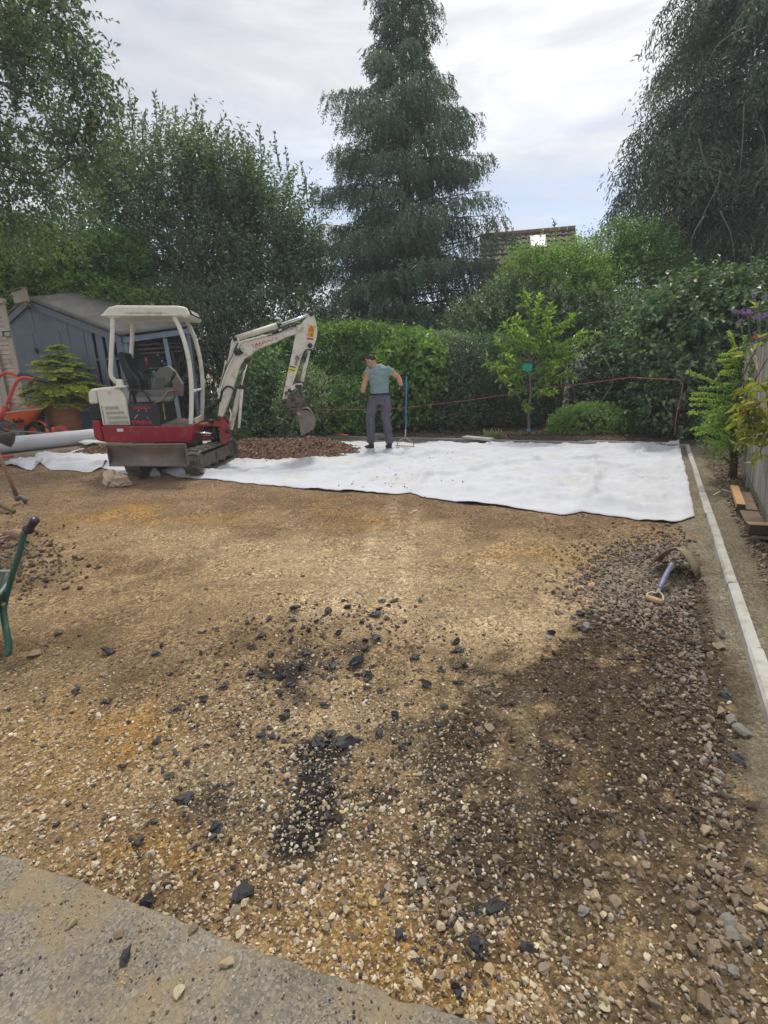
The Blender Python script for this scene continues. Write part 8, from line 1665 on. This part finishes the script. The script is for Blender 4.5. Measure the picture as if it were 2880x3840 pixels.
# ---- mattock standing on its head, wooden handle
m_wood = pm('tool_handle', (0.34, 0.20, 0.105), (0.26, 0.15, 0.08), 8, 0.6, stretch=(2, 2, 0.3)); m_iron = pm('worn_iron', (0.22, 0.205, 0.19), (0.14, 0.125, 0.115), 9, 0.5, metal=0.4, dirt=(0.22, 0.15, 0.09), damt=0.5, dscale=9)
z7 = lambda x, y, Y: P(x / 2.328, 1650 + y / 2.328, Y)
Yk = G(80, 1885, 0.02)[1]
MT = thing('mattock', z7(155, 505, Yk), 'mattock leaning on its head, wooden handle rising out of the left edge', 'mattock')
hd0 = z7(150, 500, Yk); hd1 = z7(-10, 130, Yk - 0.22); MB().tube([hd0 * 1.0, hd0 * 0.5 + hd1 * 0.5, hd1 + (hd1 - hd0) * 0.5], [0.028, 0.021, 0.019], 10).build('handle', m_wood, MT, True)
hm = MB(); hm.lathe(hd0 - unit(hd1 - hd0) * 0.03, [(0.036, -0.01), (0.040, 0.02), (0.036, 0.06)], 12, unit(hd1 - hd0))
tip = z7(238, 572, Yk - 0.05); tip[2] = 0.03; mdp = (hd0 + tip) / 2 + np.array([0.02, -0.02, 0.03]); sdv = unit(np.cross(tip - hd0, [0, -1, 0.3]))
hm.add([hd0 + sdv * 0.02, hd0 - sdv * 0.02, mdp - sdv * 0.024, mdp + sdv * 0.024, tip - sdv * 0.03, tip + sdv * 0.03] + [p_ + np.array([0, 0.018, 0.008]) for p_ in (hd0 + sdv * 0.02, hd0 - sdv * 0.02, mdp - sdv * 0.024, mdp + sdv * 0.024, tip - sdv * 0.03, tip + sdv * 0.03)], [(0, 1, 2, 3), (3, 2, 4, 5), (6, 9, 8, 7), (9, 11, 10, 8), (0, 3, 9, 6), (3, 5, 11, 9), (1, 7, 8, 2), (2, 8, 10, 4), (5, 4, 10, 11)])
HDM = hm.build('head', m_iron, MT, True)
a, b2, c, d = z7(66, 432, Yk + 0.06), z7(100, 430, Yk + 0.06), z7(165, 505, Yk), z7(130, 520, Yk); MB().prism([a, b2, c, d], np.array([0, -0.008, 0]), np.array([0, 0.008, 0])).build('blade', m_iron, MT, False, 0.003)
# red bar above it and a second handle on the ground
RBAR = thing('red_bar', z7(40, 150, 9.0), 'short red steel bar poking in above the mattock', 'steel bar'); MB().tube([z7(-90, 152, 8.9), z7(118, 140, 9.0)], 0.026, 8).build('bar', m_ored, RBAR, True)
q0, q1 = G(-30, 1880, 0.10), G(52, 1918, 0.035); WH2 = thing('wooden_handle', q1, 'muddy wooden tool handle end lying beside the mattock', 'tool handle'); MB().tube([q0 * 1.4 - q1 * 0.4, q1], [0.026, 0.026], 10).build('shaft', pm('muddy_wood', (0.17, 0.12, 0.065), (0.11, 0.08, 0.045), 12, 0.9, bump=0.5), WH2, True)
# ---- work glove on the soil heap at the left edge
m_gl = pm('leather_glove', (0.32, 0.20, 0.13), (0.22, 0.14, 0.10), 14, 0.8, bump=0.4); q = G(40, 2018, 0.08)
GL = thing('work_glove', q, 'tan leather work glove dropped by the left edge', 'glove'); mb = MB()
limb(mb, [q + [0.10, 0.02, 0.03], q + [0.03, 0.01, 0.04], q + [-0.06, 0, 0.035]], [(0.03, 0.05), (0.025, 0.05), (0.02, 0.045)])
for k in range(4): mb.tube(spline([q + [-0.05, -0.03 + 0.022 * k, 0.04], q + [-0.10, -0.04 + 0.025 * k, 0.035], q + [-0.14, -0.045 + 0.028 * k, 0.012]], 4), 0.011, 7)
mb.tube([q + [0.02, -0.04, 0.035], q + [-0.02, -0.075, 0.03], q + [-0.06, -0.085, 0.015]], 0.012, 7); remesh(mb.build('leather', m_gl, GL, True), 0.007, 1)
# ---- green barrow at the left edge, nearest
m_gtube = pm('green_tube', (0.025, 0.105, 0.078), (0.02, 0.085, 0.064), 5, 0.45, dirt=(0.20, 0.21, 0.17), damt=0.45, dscale=16, dlo=0.56); m_tray = pm('worn_tray', (0.10, 0.105, 0.095), (0.06, 0.065, 0.06), 12, 0.7, metal=0.2, dirt=(0.22, 0.21, 0.17), damt=0.6, dscale=18); m_trim = pm('scuffed_green_rim', (0.22, 0.28, 0.235), (0.10, 0.18, 0.14), 16, 0.6)
Yg = 2.75
zg = lambda x, y, dy=0.0: P(x / 2.328, 1650 + y / 2.328, Yg + dy)
GW = thing('green_wheelbarrow', (zg(30, 1920)[0], Yg, 0.0), 'green wheelbarrow cut off by the left edge, black rubber grip showing', 'wheelbarrow')
MB().tube(spline([zg(250, 770, 0.02), zg(205, 845, 0.02), zg(170, 985, 0.02), zg(115, 1150, 0.03), zg(70, 1310, 0.05), zg(38, 1440, 0.08)], 6), 0.0165, 12).build('handle_tube', m_gtube, GW, True)
a, b2 = zg(245, 785, 0.02), zg(312, 690, 0.0); ax_ = unit(b2 - a); L = np.linalg.norm(b2 - a)
MB().lathe(a, [(0.020, -0.004), (0.031, 0.0), (0.031, 0.010), (0.0225, 0.014), (0.022, L * 0.5), (0.0245, L * 0.93), (0.018, L)], 18, ax_).build('grip', m_seat, GW, True)
MB().tube(spline([zg(30, 1430, 0.08), zg(34, 1540, 0.05), zg(55, 1660, 0.0), zg(75, 1780, -0.03), zg(70, 1860, -0.05), zg(30, 1920, -0.06), zg(-20, 1905, -0.06), zg(-80, 1860, -0.06)], 6), 0.0185, 12).build('leg', m_gtube, GW, True)
tr_o = [zg(-160, 1150, 0.35), zg(40, 1148, 0.35), zg(95, 1150, 0.30), zg(122, 1180, 0.22), zg(60, 1265, 0.1), zg(-30, 1370, 0.0), zg(-160, 1480, -0.1)]
MB().tube(spline(tr_o, 5), 0.012, 8).build('tray_rim', m_trim, GW, True)
lo_ = [p_ * 1.0 + np.array([-0.10, 0.0, -0.20]) for p_ in tr_o]; n_ = len(tr_o)
o = MB().add(tr_o + lo_, [(i, i + 1, n_ + i + 1, n_ + i) for i in range(n_ - 1)] + [tuple(n_ + i for i in range(n_))]).build('tray', m_tray, GW, True); o.modifiers.new('plate', 'SOLIDIFY').thickness = 0.004
MB().tube([zg(30, 1420, 0.06), zg(28, 1440, 0.02)], 0.012, 7).build('bolt', m_trim, GW, True)
# ---- shovel lying on the crushed stone
m_bpole = pm('blue_shaft', (0.11, 0.12, 0.24), (0.19, 0.20, 0.28), 16, 0.5); m_shov = pm('scoured_blade', (0.34, 0.29, 0.17), (0.24, 0.20, 0.12), 6, 0.5, metal=0.25, dirt=(0.12, 0.10, 0.07), damt=0.6, dscale=12)
zs = lambda x, y, z: G(2250 + x / 2.213, 1900 + y / 2.213, z)
SH_ = thing('shovel', zs(560, 640, 0.03), 'shovel with blue shaft and wooden grip, blade tipped up on crushed stone', 'shovel')
s0, s1 = zs(592, 490, 0.145), zs(490, 690, 0.055); dS = unit(s1 - s0)
MB().tube(spline([s0 - dS * 0.02, (s0 + s1) / 2 + [0, 0, 0.012], s1], 6), 0.0185, 10).build('shaft', m_bpole, SH_, True)
MB().tube([s0 - dS * 0.06, s0 + dS * 0.05], [0.020, 0.0205], 10).build('socket', m_steel, SH_, True)
y1, y2 = zs(388, 752, 0.04), zs(522, 795, 0.04)
MB().tube(spline([y1, zs(395, 725, 0.05), zs(430, 712, 0.055), zs(470, 716, 0.055), s1 + dS * -0.03], 5), 0.008, 7).tube(spline([y2, zs(526, 760, 0.05), zs(515, 730, 0.055), zs(490, 705, 0.055), s1 + dS * -0.03], 5), 0.008, 7).tube([s1 - dS * 0.06, s1 + dS * 0.03], [0.019, 0.015], 9).build('yoke', m_steel, SH_, True)
MB().tube([y1, y1 * 0.97 + y2 * 0.03, y2 * 0.97 + y1 * 0.03, y2], [0.015, 0.0195, 0.0195, 0.015], 12).build('grip', pm('grip_wood', (0.46, 0.29, 0.15), (0.38, 0.23, 0.12), 9, 0.6, stretch=(0.4, 3, 3)), SH_, True)
bl_ = MB(); nu_, nv_ = 10, 8; bxv = unit(np.cross(dS, [0, 0, 1])); bxv = bxv * np.sign(bxv[0]); bfw = -dS
V = []
for i in range(nv_ + 1):
    v = i / nv_
    for j in range(nu_ + 1):
        u = j / nu_ * 2 - 1; wd = 0.155 * (1 - 0.15 * max(0, v - 0.7) / 0.3 * abs(u)); L_ = 0.34
        V.append(s0 - dS * 0.04 + bxv * u * wd + bfw * (v * L_ * (1 - 0.18 * u * u * v)) + np.array([0, 0, 0.070 * (1 - 2.0 * u * u) * (1 - 0.25 * v) + 0.0 - 0.40 * v * L_ + (0.05 * (1 - v) ** 4) * (1 - abs(u))]))
o = bl_.add(V, [(i * (nu_ + 1) + j, (i + 1) * (nu_ + 1) + j, (i + 1) * (nu_ + 1) + j + 1, i * (nu_ + 1) + j + 1) for i in range(nv_) for j in range(nu_)]).build('blade', m_shov, SH_, True); o.modifiers.new('plate', 'SOLIDIFY').thickness = 0.004
# ---- crumpled paper bag
m_bag = pm('kraft_paper', (0.56, 0.44, 0.31), (0.47, 0.36, 0.25), 6, 0.85, bump=0.6, bscale=22, bdist=0.02); q = G(440, 1822, 0.02)
BG = thing('paper_bag', q, 'crumpled brown paper bag on the soil in front of the blade', 'paper bag'); mb = MB(); nn_, mm_ = 16, 10
r = np.random.default_rng(50)
for i in range(mm_):
    th = math.pi * (i + 0.5) / mm_
    for j in range(nn_):
        ph = 2 * math.pi * j / nn_; k = 1 + 0.75 * (fbm(np.array([math.cos(ph) * 2.6 + 5]), np.array([math.sin(ph) * 2.6 + th * 2.4]), 111, 3)[0] - 0.5) * 2
        mb.V.append(q + np.array([0.175 * k * math.sin(th) * math.cos(ph), 0.11 * k * math.sin(th) * math.sin(ph), max(0.0, 0.075 + 0.105 * k * math.cos(th) + (0.05 if math.cos(ph) < -0.3 and th < 1.2 else 0))]))
mb.F = [(i * nn_ + j, (i + 1) * nn_ + j, (i + 1) * nn_ + (j + 1) % nn_, i * nn_ + (j + 1) % nn_) for i in range(mm_ - 1) for j in range(nn_)] + [tuple(range(nn_)), tuple((mm_ - 1) * nn_ + j for j in range(nn_ - 1, -1, -1))]; mb.mi = [0] * len(mb.F)
mb.build('paper', m_bag, BG); fl = MB(); fl.add([q + [-0.12, -0.08, 0.02], q + [-0.20, -0.02, 0.06], q + [-0.17, 0.03, 0.17], q + [-0.09, 0.02, 0.21], q + [-0.06, -0.06, 0.10], q + [-0.13, -0.05, 0.11]], [(0, 1, 5), (1, 2, 5), (2, 3, 5), (3, 4, 5), (4, 0, 5)]); fl.build('torn_mouth', m_bag, BG).modifiers.new('t', 'SOLIDIFY').thickness = 0.003
# ---- fir in a terracotta pot
m_terra = pm('terracotta', (0.36, 0.155, 0.075), (0.29, 0.115, 0.055), 4, 0.8, bump=0.1, dirt=(0.24, 0.13, 0.085), damt=0.5, dscale=4, stretch=(1, 1, 2)); Yp = 12.35
pc = P(252, 1620, Yp); ptop = P(252, 1514, Yp); hP = ptop[2] - pc[2]; rT = 62 * float((pc - _eye) @ _fw) / CAM_F
PT = thing('terracotta_pot', pc, 'large round terracotta pot with ribbed rim beside the blue shed', 'plant pot')
MB().lathe(pc, [(rT * 0.78, 0), (rT * 0.80, 0.02), (rT * 0.90, hP * 0.55), (rT * 0.95, hP * 0.72), (rT * 0.985, hP * 0.74), (rT * 0.97, hP * 0.80), (rT * 1.0, hP * 0.82), (rT * 1.0, hP * 0.88), (rT * 1.04, hP * 0.90), (rT * 1.04, hP), (rT * 0.93, hP), (rT * 0.90, hP * 0.9), (0.0, hP * 0.88)], 40).build('pot', m_terra, PT, True)
MB().lathe(pc + [0, 0, hP * 0.9], [(rT * 0.9, 0), (rT * 0.5, 0.03), (0.0, 0.04)], 20).build('soil', m_terr, PT, True)
FT = thing('potted_fir', pc + [0, 0, hP * 0.9], 'young fir tree with yellow green tips growing in the terracotta pot', 'fir tree')
NEEDLE_Y = leaf_mat('fir_needles', (0.055, 0.085, 0.018), (0.15, 0.18, 0.025), (0.34, 0.33, 0.045), 0.5, 0.2, tcol=(1.5, 1.5, 0.6))
topf = P(215, 1288, Yp); bF = pc + [0, 0, hP * 0.9]; r = np.random.default_rng(61); MB().tube(spline([bF, bF * 0.5 + topf * 0.5 + [0.03, 0, 0], topf], 8), [0.028 - 0.0014 * i for i in range(17)], 8).build('trunk', m_bark, FT, True)
sF = float((pc - _eye) @ _fw) / CAM_F; LB = []; twg = MB()
for zpx, rad, nb2 in ((1300, 20, 5), (1312, 36, 6), (1335, 56, 7), (1352, 40, 5), (1372, 85, 9), (1388, 100, 10), (1412, 120, 11), (1440, 132, 12), (1465, 125, 12), (1488, 110, 12), (1505, 90, 10)):
    zc = P(230, zpx, Yp)[2]; fr = (zc - bF[2]) / (topf[2] - bF[2]); cc = bF + (topf - bF) * fr; cc[2] = zc
    for k in range(nb2):
        a = 2 * math.pi * k / nb2 + r.uniform(-0.25, 0.25) + zpx; L = rad * sF * r.uniform(0.65, 1.2); jz = r.uniform(-0.10, 0.12) * min(1, L / 0.4); dv = np.array([math.cos(a), math.sin(a), 0]); q = [cc + dv * L * s_ + [0, 0, jz * s_ ** 0.5 + L * (0.22 * s_ - 0.42 * s_ ** 2 * (1 if zpx > 1400 else 0.35))] for s_ in np.linspace(0, 1, 6)]; twg.tube(q, [0.009 * (1 - 0.7 * s_) for s_ in np.linspace(0, 1, 6)], 5); LB.append((q, L))
        sv = np.array([-dv[1], dv[0], 0])
        for s_ in np.linspace(0.25, 0.92, max(3, int(L / 0.07))):
            for sg_ in (-1, 1):
                if r.uniform() < 0.85:
                    p0 = q[0] + (q[-1] - q[0]) * s_; p0 = np.array([np.interp(s_, np.linspace(0, 1, 6), [v[i] for v in q]) for i in range(3)]); l2 = L * (0.42 - 0.28 * s_) * r.uniform(0.7, 1.2) + 0.04; e = p0 + unit(dv * 0.8 + sv * sg_) * l2 + [0, 0, -0.12 * l2]; LB.append(([p0, (p0 + e) / 2, e], l2)); twg.tube([p0, e], [0.004, 0.002], 4)
twg.build('branch', m_bark, FT, True)
bs, ds, tips = [], [], []
for q, L in LB:
    q = np.array(q); n_ = int(L * 230) + 8; u = r.uniform(0.05, 1.0, n_) * (len(q) - 1); i = np.minimum(u.astype(int), len(q) - 2); p_ = q[i] + (q[i + 1] - q[i]) * (u - i)[:, None]; ax_ = unit(q[i + 1] - q[i]); sd_ = r.normal(size=(n_, 3)); sd_[:, 2] = np.abs(sd_[:, 2]) * 0.5
    bs.append(p_); ds.append(unit(ax_ * 0.6 + unit(sd_) * 0.9)); tips.append(u / (len(q) - 1) * 0.45 + r.normal(scale=0.15) + r.normal(scale=0.1, size=n_) + 0.25)
bs, ds, tips = np.concatenate(bs), np.concatenate(ds), np.concatenate(tips); n_ = len(bs)
leaves_obj('needles', leaf_arrays(bs, ds, unit(r.normal(size=(n_, 3)) + [0, 0, 0.6]), r.uniform(0.035, 0.065, n_), r.uniform(0.014, 0.022, n_), 0.1, 0.1), np.clip(tips, 0, 0.955), NEEDLE_Y, FT)
# ---- stack of small pots, slabs, cut-off saw
SP = None
for k, (px, py, rr) in enumerate(((152, 1580, 16), (152, 1568, 17), (150, 1556, 17), (153, 1546, 14))):
    q = P(px, py, 12.7); s_ = 13 / CAM_F; t_ = thing('plant_pot', q, ('bottom grey plant pot of the small stack behind the barrow', 'second grey plant pot up in the small stack', 'third plant pot up, pale rimmed, in the small stack', 'top terracotta plant pot of the small stack')[k], 'plant pot'); MB().lathe(q, [(rr * s_ * 0.8, -0.06), (rr * s_ * 0.95, 0.05), (rr * s_ * 1.08, 0.05), (rr * s_ * 1.08, 0.09), (rr * s_ * 0.95, 0.09), (rr * s_ * 0.8, 0.0)], 20).build('pot', (m_terra, m_cement, m_cement, m_terra)[3 - k] if k else m_terra, t_, True)
q = P(143, 1590, 12.5); t_ = thing('short_pot', q, 'squat terracotta pot standing behind the barrow wheel', 'plant pot'); MB().lathe(q, [(0.09, -0.18), (0.12, 0.02), (0.135, 0.02), (0.135, 0.06), (0.11, 0.06), (0.09, -0.05)], 22).build('pot', m_terra, t_, True)
q = P(180, 1600, 12.5); t_ = thing('stone_slab', q, 'dark slab leaning between the barrow and the fir pot', 'slab'); MB().box(q, (0.42, 0.35, 0.07)).box(q + [0, 0, -0.13], (0.36, 0.3, 0.16)).build('slab', m_terr, t_, False, 0.01)
zc = lambda x, y, dy=0.0: P(x / 5.027, 1380 + y / 5.027, 11.6 + dy)
CS = thing('cut_off_saw', zc(1080, 1210), 'orange and black petrol cut-off saw behind the white roll', 'power saw')
MB().box(zc(1020, 1180), (0.26, 0.20, 0.17), (0.95, 0.2, 0.1)).build('engine', m_orange, CS, False, 0.03); MB().box(zc(960, 1150), (0.16, 0.22, 0.15)).build('air_filter', m_char, CS, False, 0.03)
MB().tube(spline([zc(880, 1110), zc(930, 1070), zc(1000, 1068), zc(1050, 1105), zc(1072, 1170), zc(1078, 1215)], 5), 0.018, 8).build('front_handle', m_seat, CS, True)
gdv = MB(); a0 = zc(1150, 1225, -0.1)
arc = [a0 + np.array([0.17 * math.cos(q), 0, 0.17 * math.sin(q)]) for q in np.linspace(0.0, 3.14, 10)] + [a0 + np.array([0.09 * math.cos(q), 0, 0.09 * math.sin(q)]) for q in np.linspace(3.14, 0.0, 10)]
gdv.prism(arc, np.array([0, -0.025, 0]), np.array([0, 0.03, 0])).build('blade_guard', m_ored, CS, False, 0.006); MB().tube([a0 + [0, -0.006, 0], a0 + [0, 0.006, 0]], 0.14, 24).build('disc', m_iron, CS)
# ---- bits on the soil beyond the back kerb
zk = lambda x, y, z=0.13: G(840 + x / 3.318, 1380 + y / 3.318, z)
LP_ = thing('lump_hammer', zk(1090, 800), 'long handled club hammer with orange grip lying behind the back kerb', 'hammer'); a, b2, c = zk(1060, 800), zk(1350, 820), zk(1545, 838)
MB().tube([a, b2], 0.018, 8).build('shaft', m_seat, LP_, True); MB().tube([b2, c], 0.022, 8).build('grip', pm('orange_grip', (0.62, 0.16, 0.05), (0.55, 0.14, 0.05), 5, 0.5), LP_, True); MB().beam(zk(1075, 775, 0.15), zk(1080, 815, 0.12), 0.12, 0.12).build('head', m_iron, LP_, False, 0.012)
ML = thing('mallet', zk(1365, 790), 'small mallet with pale top and orange handle behind the back kerb', 'mallet'); MB().lathe(zk(1362, 800, 0.12), [(0.05, 0.0), (0.055, 0.05), (0.055, 0.06)], 14).build('head', m_seat, ML, True); MB().lathe(zk(1362, 800, 0.12), [(0.06, 0.06), (0.062, 0.12), (0.05, 0.125)], 14).build('cap', m_whp, ML, True); MB().tube([zk(1385, 785, 0.16), zk(1450, 785, 0.16)], 0.02, 8).build('handle', bpy.data.materials['orange_grip'], ML, True)
a, b2 = G(1741, 1639, 0.125), G(1845, 1648, 0.125); SK = thing('spare_kerb', (a + b2) / 2, 'spare length of kerb lying on the soil left of the clipped fern', 'kerb'); MB().beam(a, b2, 0.16, 0.05).build('concrete', m_kerb, SK, False, 0.008)
a, b2 = G(1404, 1630, 0.12), G(1442, 1636, 0.12); SK = thing('kerb_offcut', (a + b2) / 2, "short grey kerb offcut on the soil between the man's legs", 'kerb'); MB().beam(a, b2, 0.15, 0.07).build('concrete', m_kerb2, SK, False, 0.008)
a, b2 = G(2200, 1655, 0.11), G(2520, 1664, 0.11); SK = thing('timber_lath', (a + b2) / 2, 'thin pale lath lying along the back kerb in front of the box dome', 'lath'); MB().beam(a + [0, 0.12, 0], b2 + [0, 0.12, 0], 0.04, 0.012).build('lath', m_tim, SK)
# ---- timber by the fence
zf = lambda x, y, z=0.10: G(2650 + x / 7.213, 1780 + y / 7.213, z)
m_newp = pm('fresh_pine', (0.50, 0.31, 0.135), (0.42, 0.25, 0.10), 7, 0.75, stretch=(4, 0.6, 4)); m_oldb = pm('old_board', (0.20, 0.145, 0.10), (0.13, 0.095, 0.068), 7, 0.9, bump=0.4, bscale=30); m_darkb = pm('dark_sleeper', (0.11, 0.075, 0.048), (0.06, 0.042, 0.030), 7, 0.85, bump=0.4, bscale=25, stretch=(0.4, 3, 3)); m_sawn = pm('sawn_face', (0.36, 0.24, 0.12), (0.28, 0.18, 0.09), 9, 0.85)
a, b2 = zf(745, 335, 0.15), zf(930, 855, 0.15); t_ = thing('pine_offcut', (a + b2) / 2, 'fresh yellow pine offcut on the soil beside the fence', 'timber offcut'); MB().beam(a, b2, 0.075, 0.045).build('timber', m_newp, t_, False, 0.003)
e = MB(); d_ = unit(b2 - a); e.box(b2 + d_ * 0.001, (0.070, 0.003, 0.040), unit(np.cross(d_, ZZ)), d_, ZZ); e.build('end_grain', m_darkb, t_)
a, b2 = zf(960, 480, 0.115), zf(1130, 960, 0.115); t_ = thing('rotten_board', (a + b2) / 2, 'short rotten brown board next to the pine offcut', 'board'); MB().beam(a, b2, 0.15, 0.02).build('timber', m_oldb, t_, False, 0.004)
a, b2 = zf(1140, 1000, 0.11), zf(1330, 1330, 0.11); t_ = thing('old_board', (a + b2) / 2, 'grey brown board running under the dark timber', 'board'); MB().beam(a, b2, 0.15, 0.02).build('timber', m_oldb, t_, False, 0.004)
a, b2 = zf(1085, 1440, 0.16), zf(1900, 1480, 0.16); t_ = thing('dark_timber', (a + b2) / 2, 'thick dark timber with sawn end by the fence, at the right edge', 'timber'); d_ = unit(b2 - a); MB().beam(a, b2, 0.10, 0.085).build('timber', m_darkb, t_, False, 0.005); MB().beam(a + [0, 0, 0.044], b2 + [0, 0, 0.044], 0.094, 0.003).build('sawn_top', m_sawn, t_)
a, b2 = zf(1340, 1640, 0.10), zf(1800, 1700, 0.10); t_ = thing('brown_plank', (a + b2) / 2, 'muddy brown plank below the dark timber at the right edge', 'board'); MB().beam(a, b2, 0.14, 0.02).build('timber', m_oldb, t_, False, 0.004)
for k, (p0, p1) in enumerate((((395, 395), (655, 465)), ((190, 555), (370, 450)), ((80, 35), (215, 140)))):
    a, b2 = zf(*p0, 0.12), zf(*p1, 0.12); t_ = thing('splinter', (a + b2) / 2, ('pale splinter of wood just left of the pine offcut', 'pale bent splinter nearest the kerb', 'yellow twig of wood on the mortar at the top of the strip')[k], 'wood splinter'); MB().beam(a, b2, 0.012, 0.010).build('wood', m_pale, t_)
# ---- pink string line
SL = thing('string_line', G(1060, 1525, 0.4), 'pink builders string stretched from the boom past the man into the brambles', 'string line'); m_str = pm('pink_string', (0.60, 0.17, 0.17), (0.50, 0.13, 0.13), 40, 0.8)
Ys_ = 11.3
pts = [P(x, y, Yq) for x, y, Yq in ((905, 1503, 11.55), (960, 1511, 11.5), (1060, 1527, 11.45), (1210, 1534, 11.4), (1380, 1536, 11.35), (1500, 1530, 11.3), (1750, 1502, 11.2), (2060, 1456, 10.9), (2250, 1430, 10.3), (2362, 1415, 9.35), (2392, 1416, 9.0), (2450, 1420, 8.8), (2546, 1424, 8.6), (2558, 1436, 8.6), (2561, 1446, 8.6), (2552, 1490, 8.6), (2540, 1540, 8.6), (2532, 1590, 8.6), (2530, 1632, 8.6))]
MB().tube(pts, 0.0042, 6).build('string', m_str, SL, True)
# a few chips kicked onto the sheet at the man's feet
n = 260; px = np.concatenate([rng.normal(1390, 60, 120), rng.normal(1470, 110, 70), rng.normal(1500, 160, 70)]); py = np.concatenate([rng.normal(1690, 12, 120), rng.normal(1790, 28, 70), rng.normal(1705, 20, 70)])
q = np.array([G(a, max(b2, 1672), 0.03) for a, b2 in zip(px, py)]); q[:, 2] = ground_h(q[:, 0], q[:, 1]) + 0.035
tag(scatter_stones('stray_chips', q, rng.uniform(0.008, 0.024, n), pick(pal_h * 0.8, n), CHIP, ICO1[1], MAT_STONE, 91), 'stray stone chips kicked onto the white sheet by the heap', kind='stuff')


# ---------------------------------------------------------------- added haze volume, stands for lens glare lifting the dark trees
m_haze = bpy.data.materials.new('glare_haze'); m_haze.use_nodes = True; t_ = m_haze.node_tree; t_.nodes.clear()
o_ = t_.nodes.new('ShaderNodeOutputMaterial'); v_ = t_.nodes.new('ShaderNodeVolumePrincipled'); v_.inputs['Color'].default_value = (0.90, 0.94, 1.0, 1); v_.inputs['Density'].default_value = 0.0026; v_.inputs['Anisotropy'].default_value = 0.0
t_.links.new(v_.outputs[0], o_.inputs['Volume'])
zt_h = 27.0
HZ_ = MB().box((0, 0, (zt_h - 2.0) / 2), (720, 720, zt_h + 2.0)).build('haze', m_haze); tag(HZ_, 'thin added haze standing for lens glare over the garden', kind='stuff')
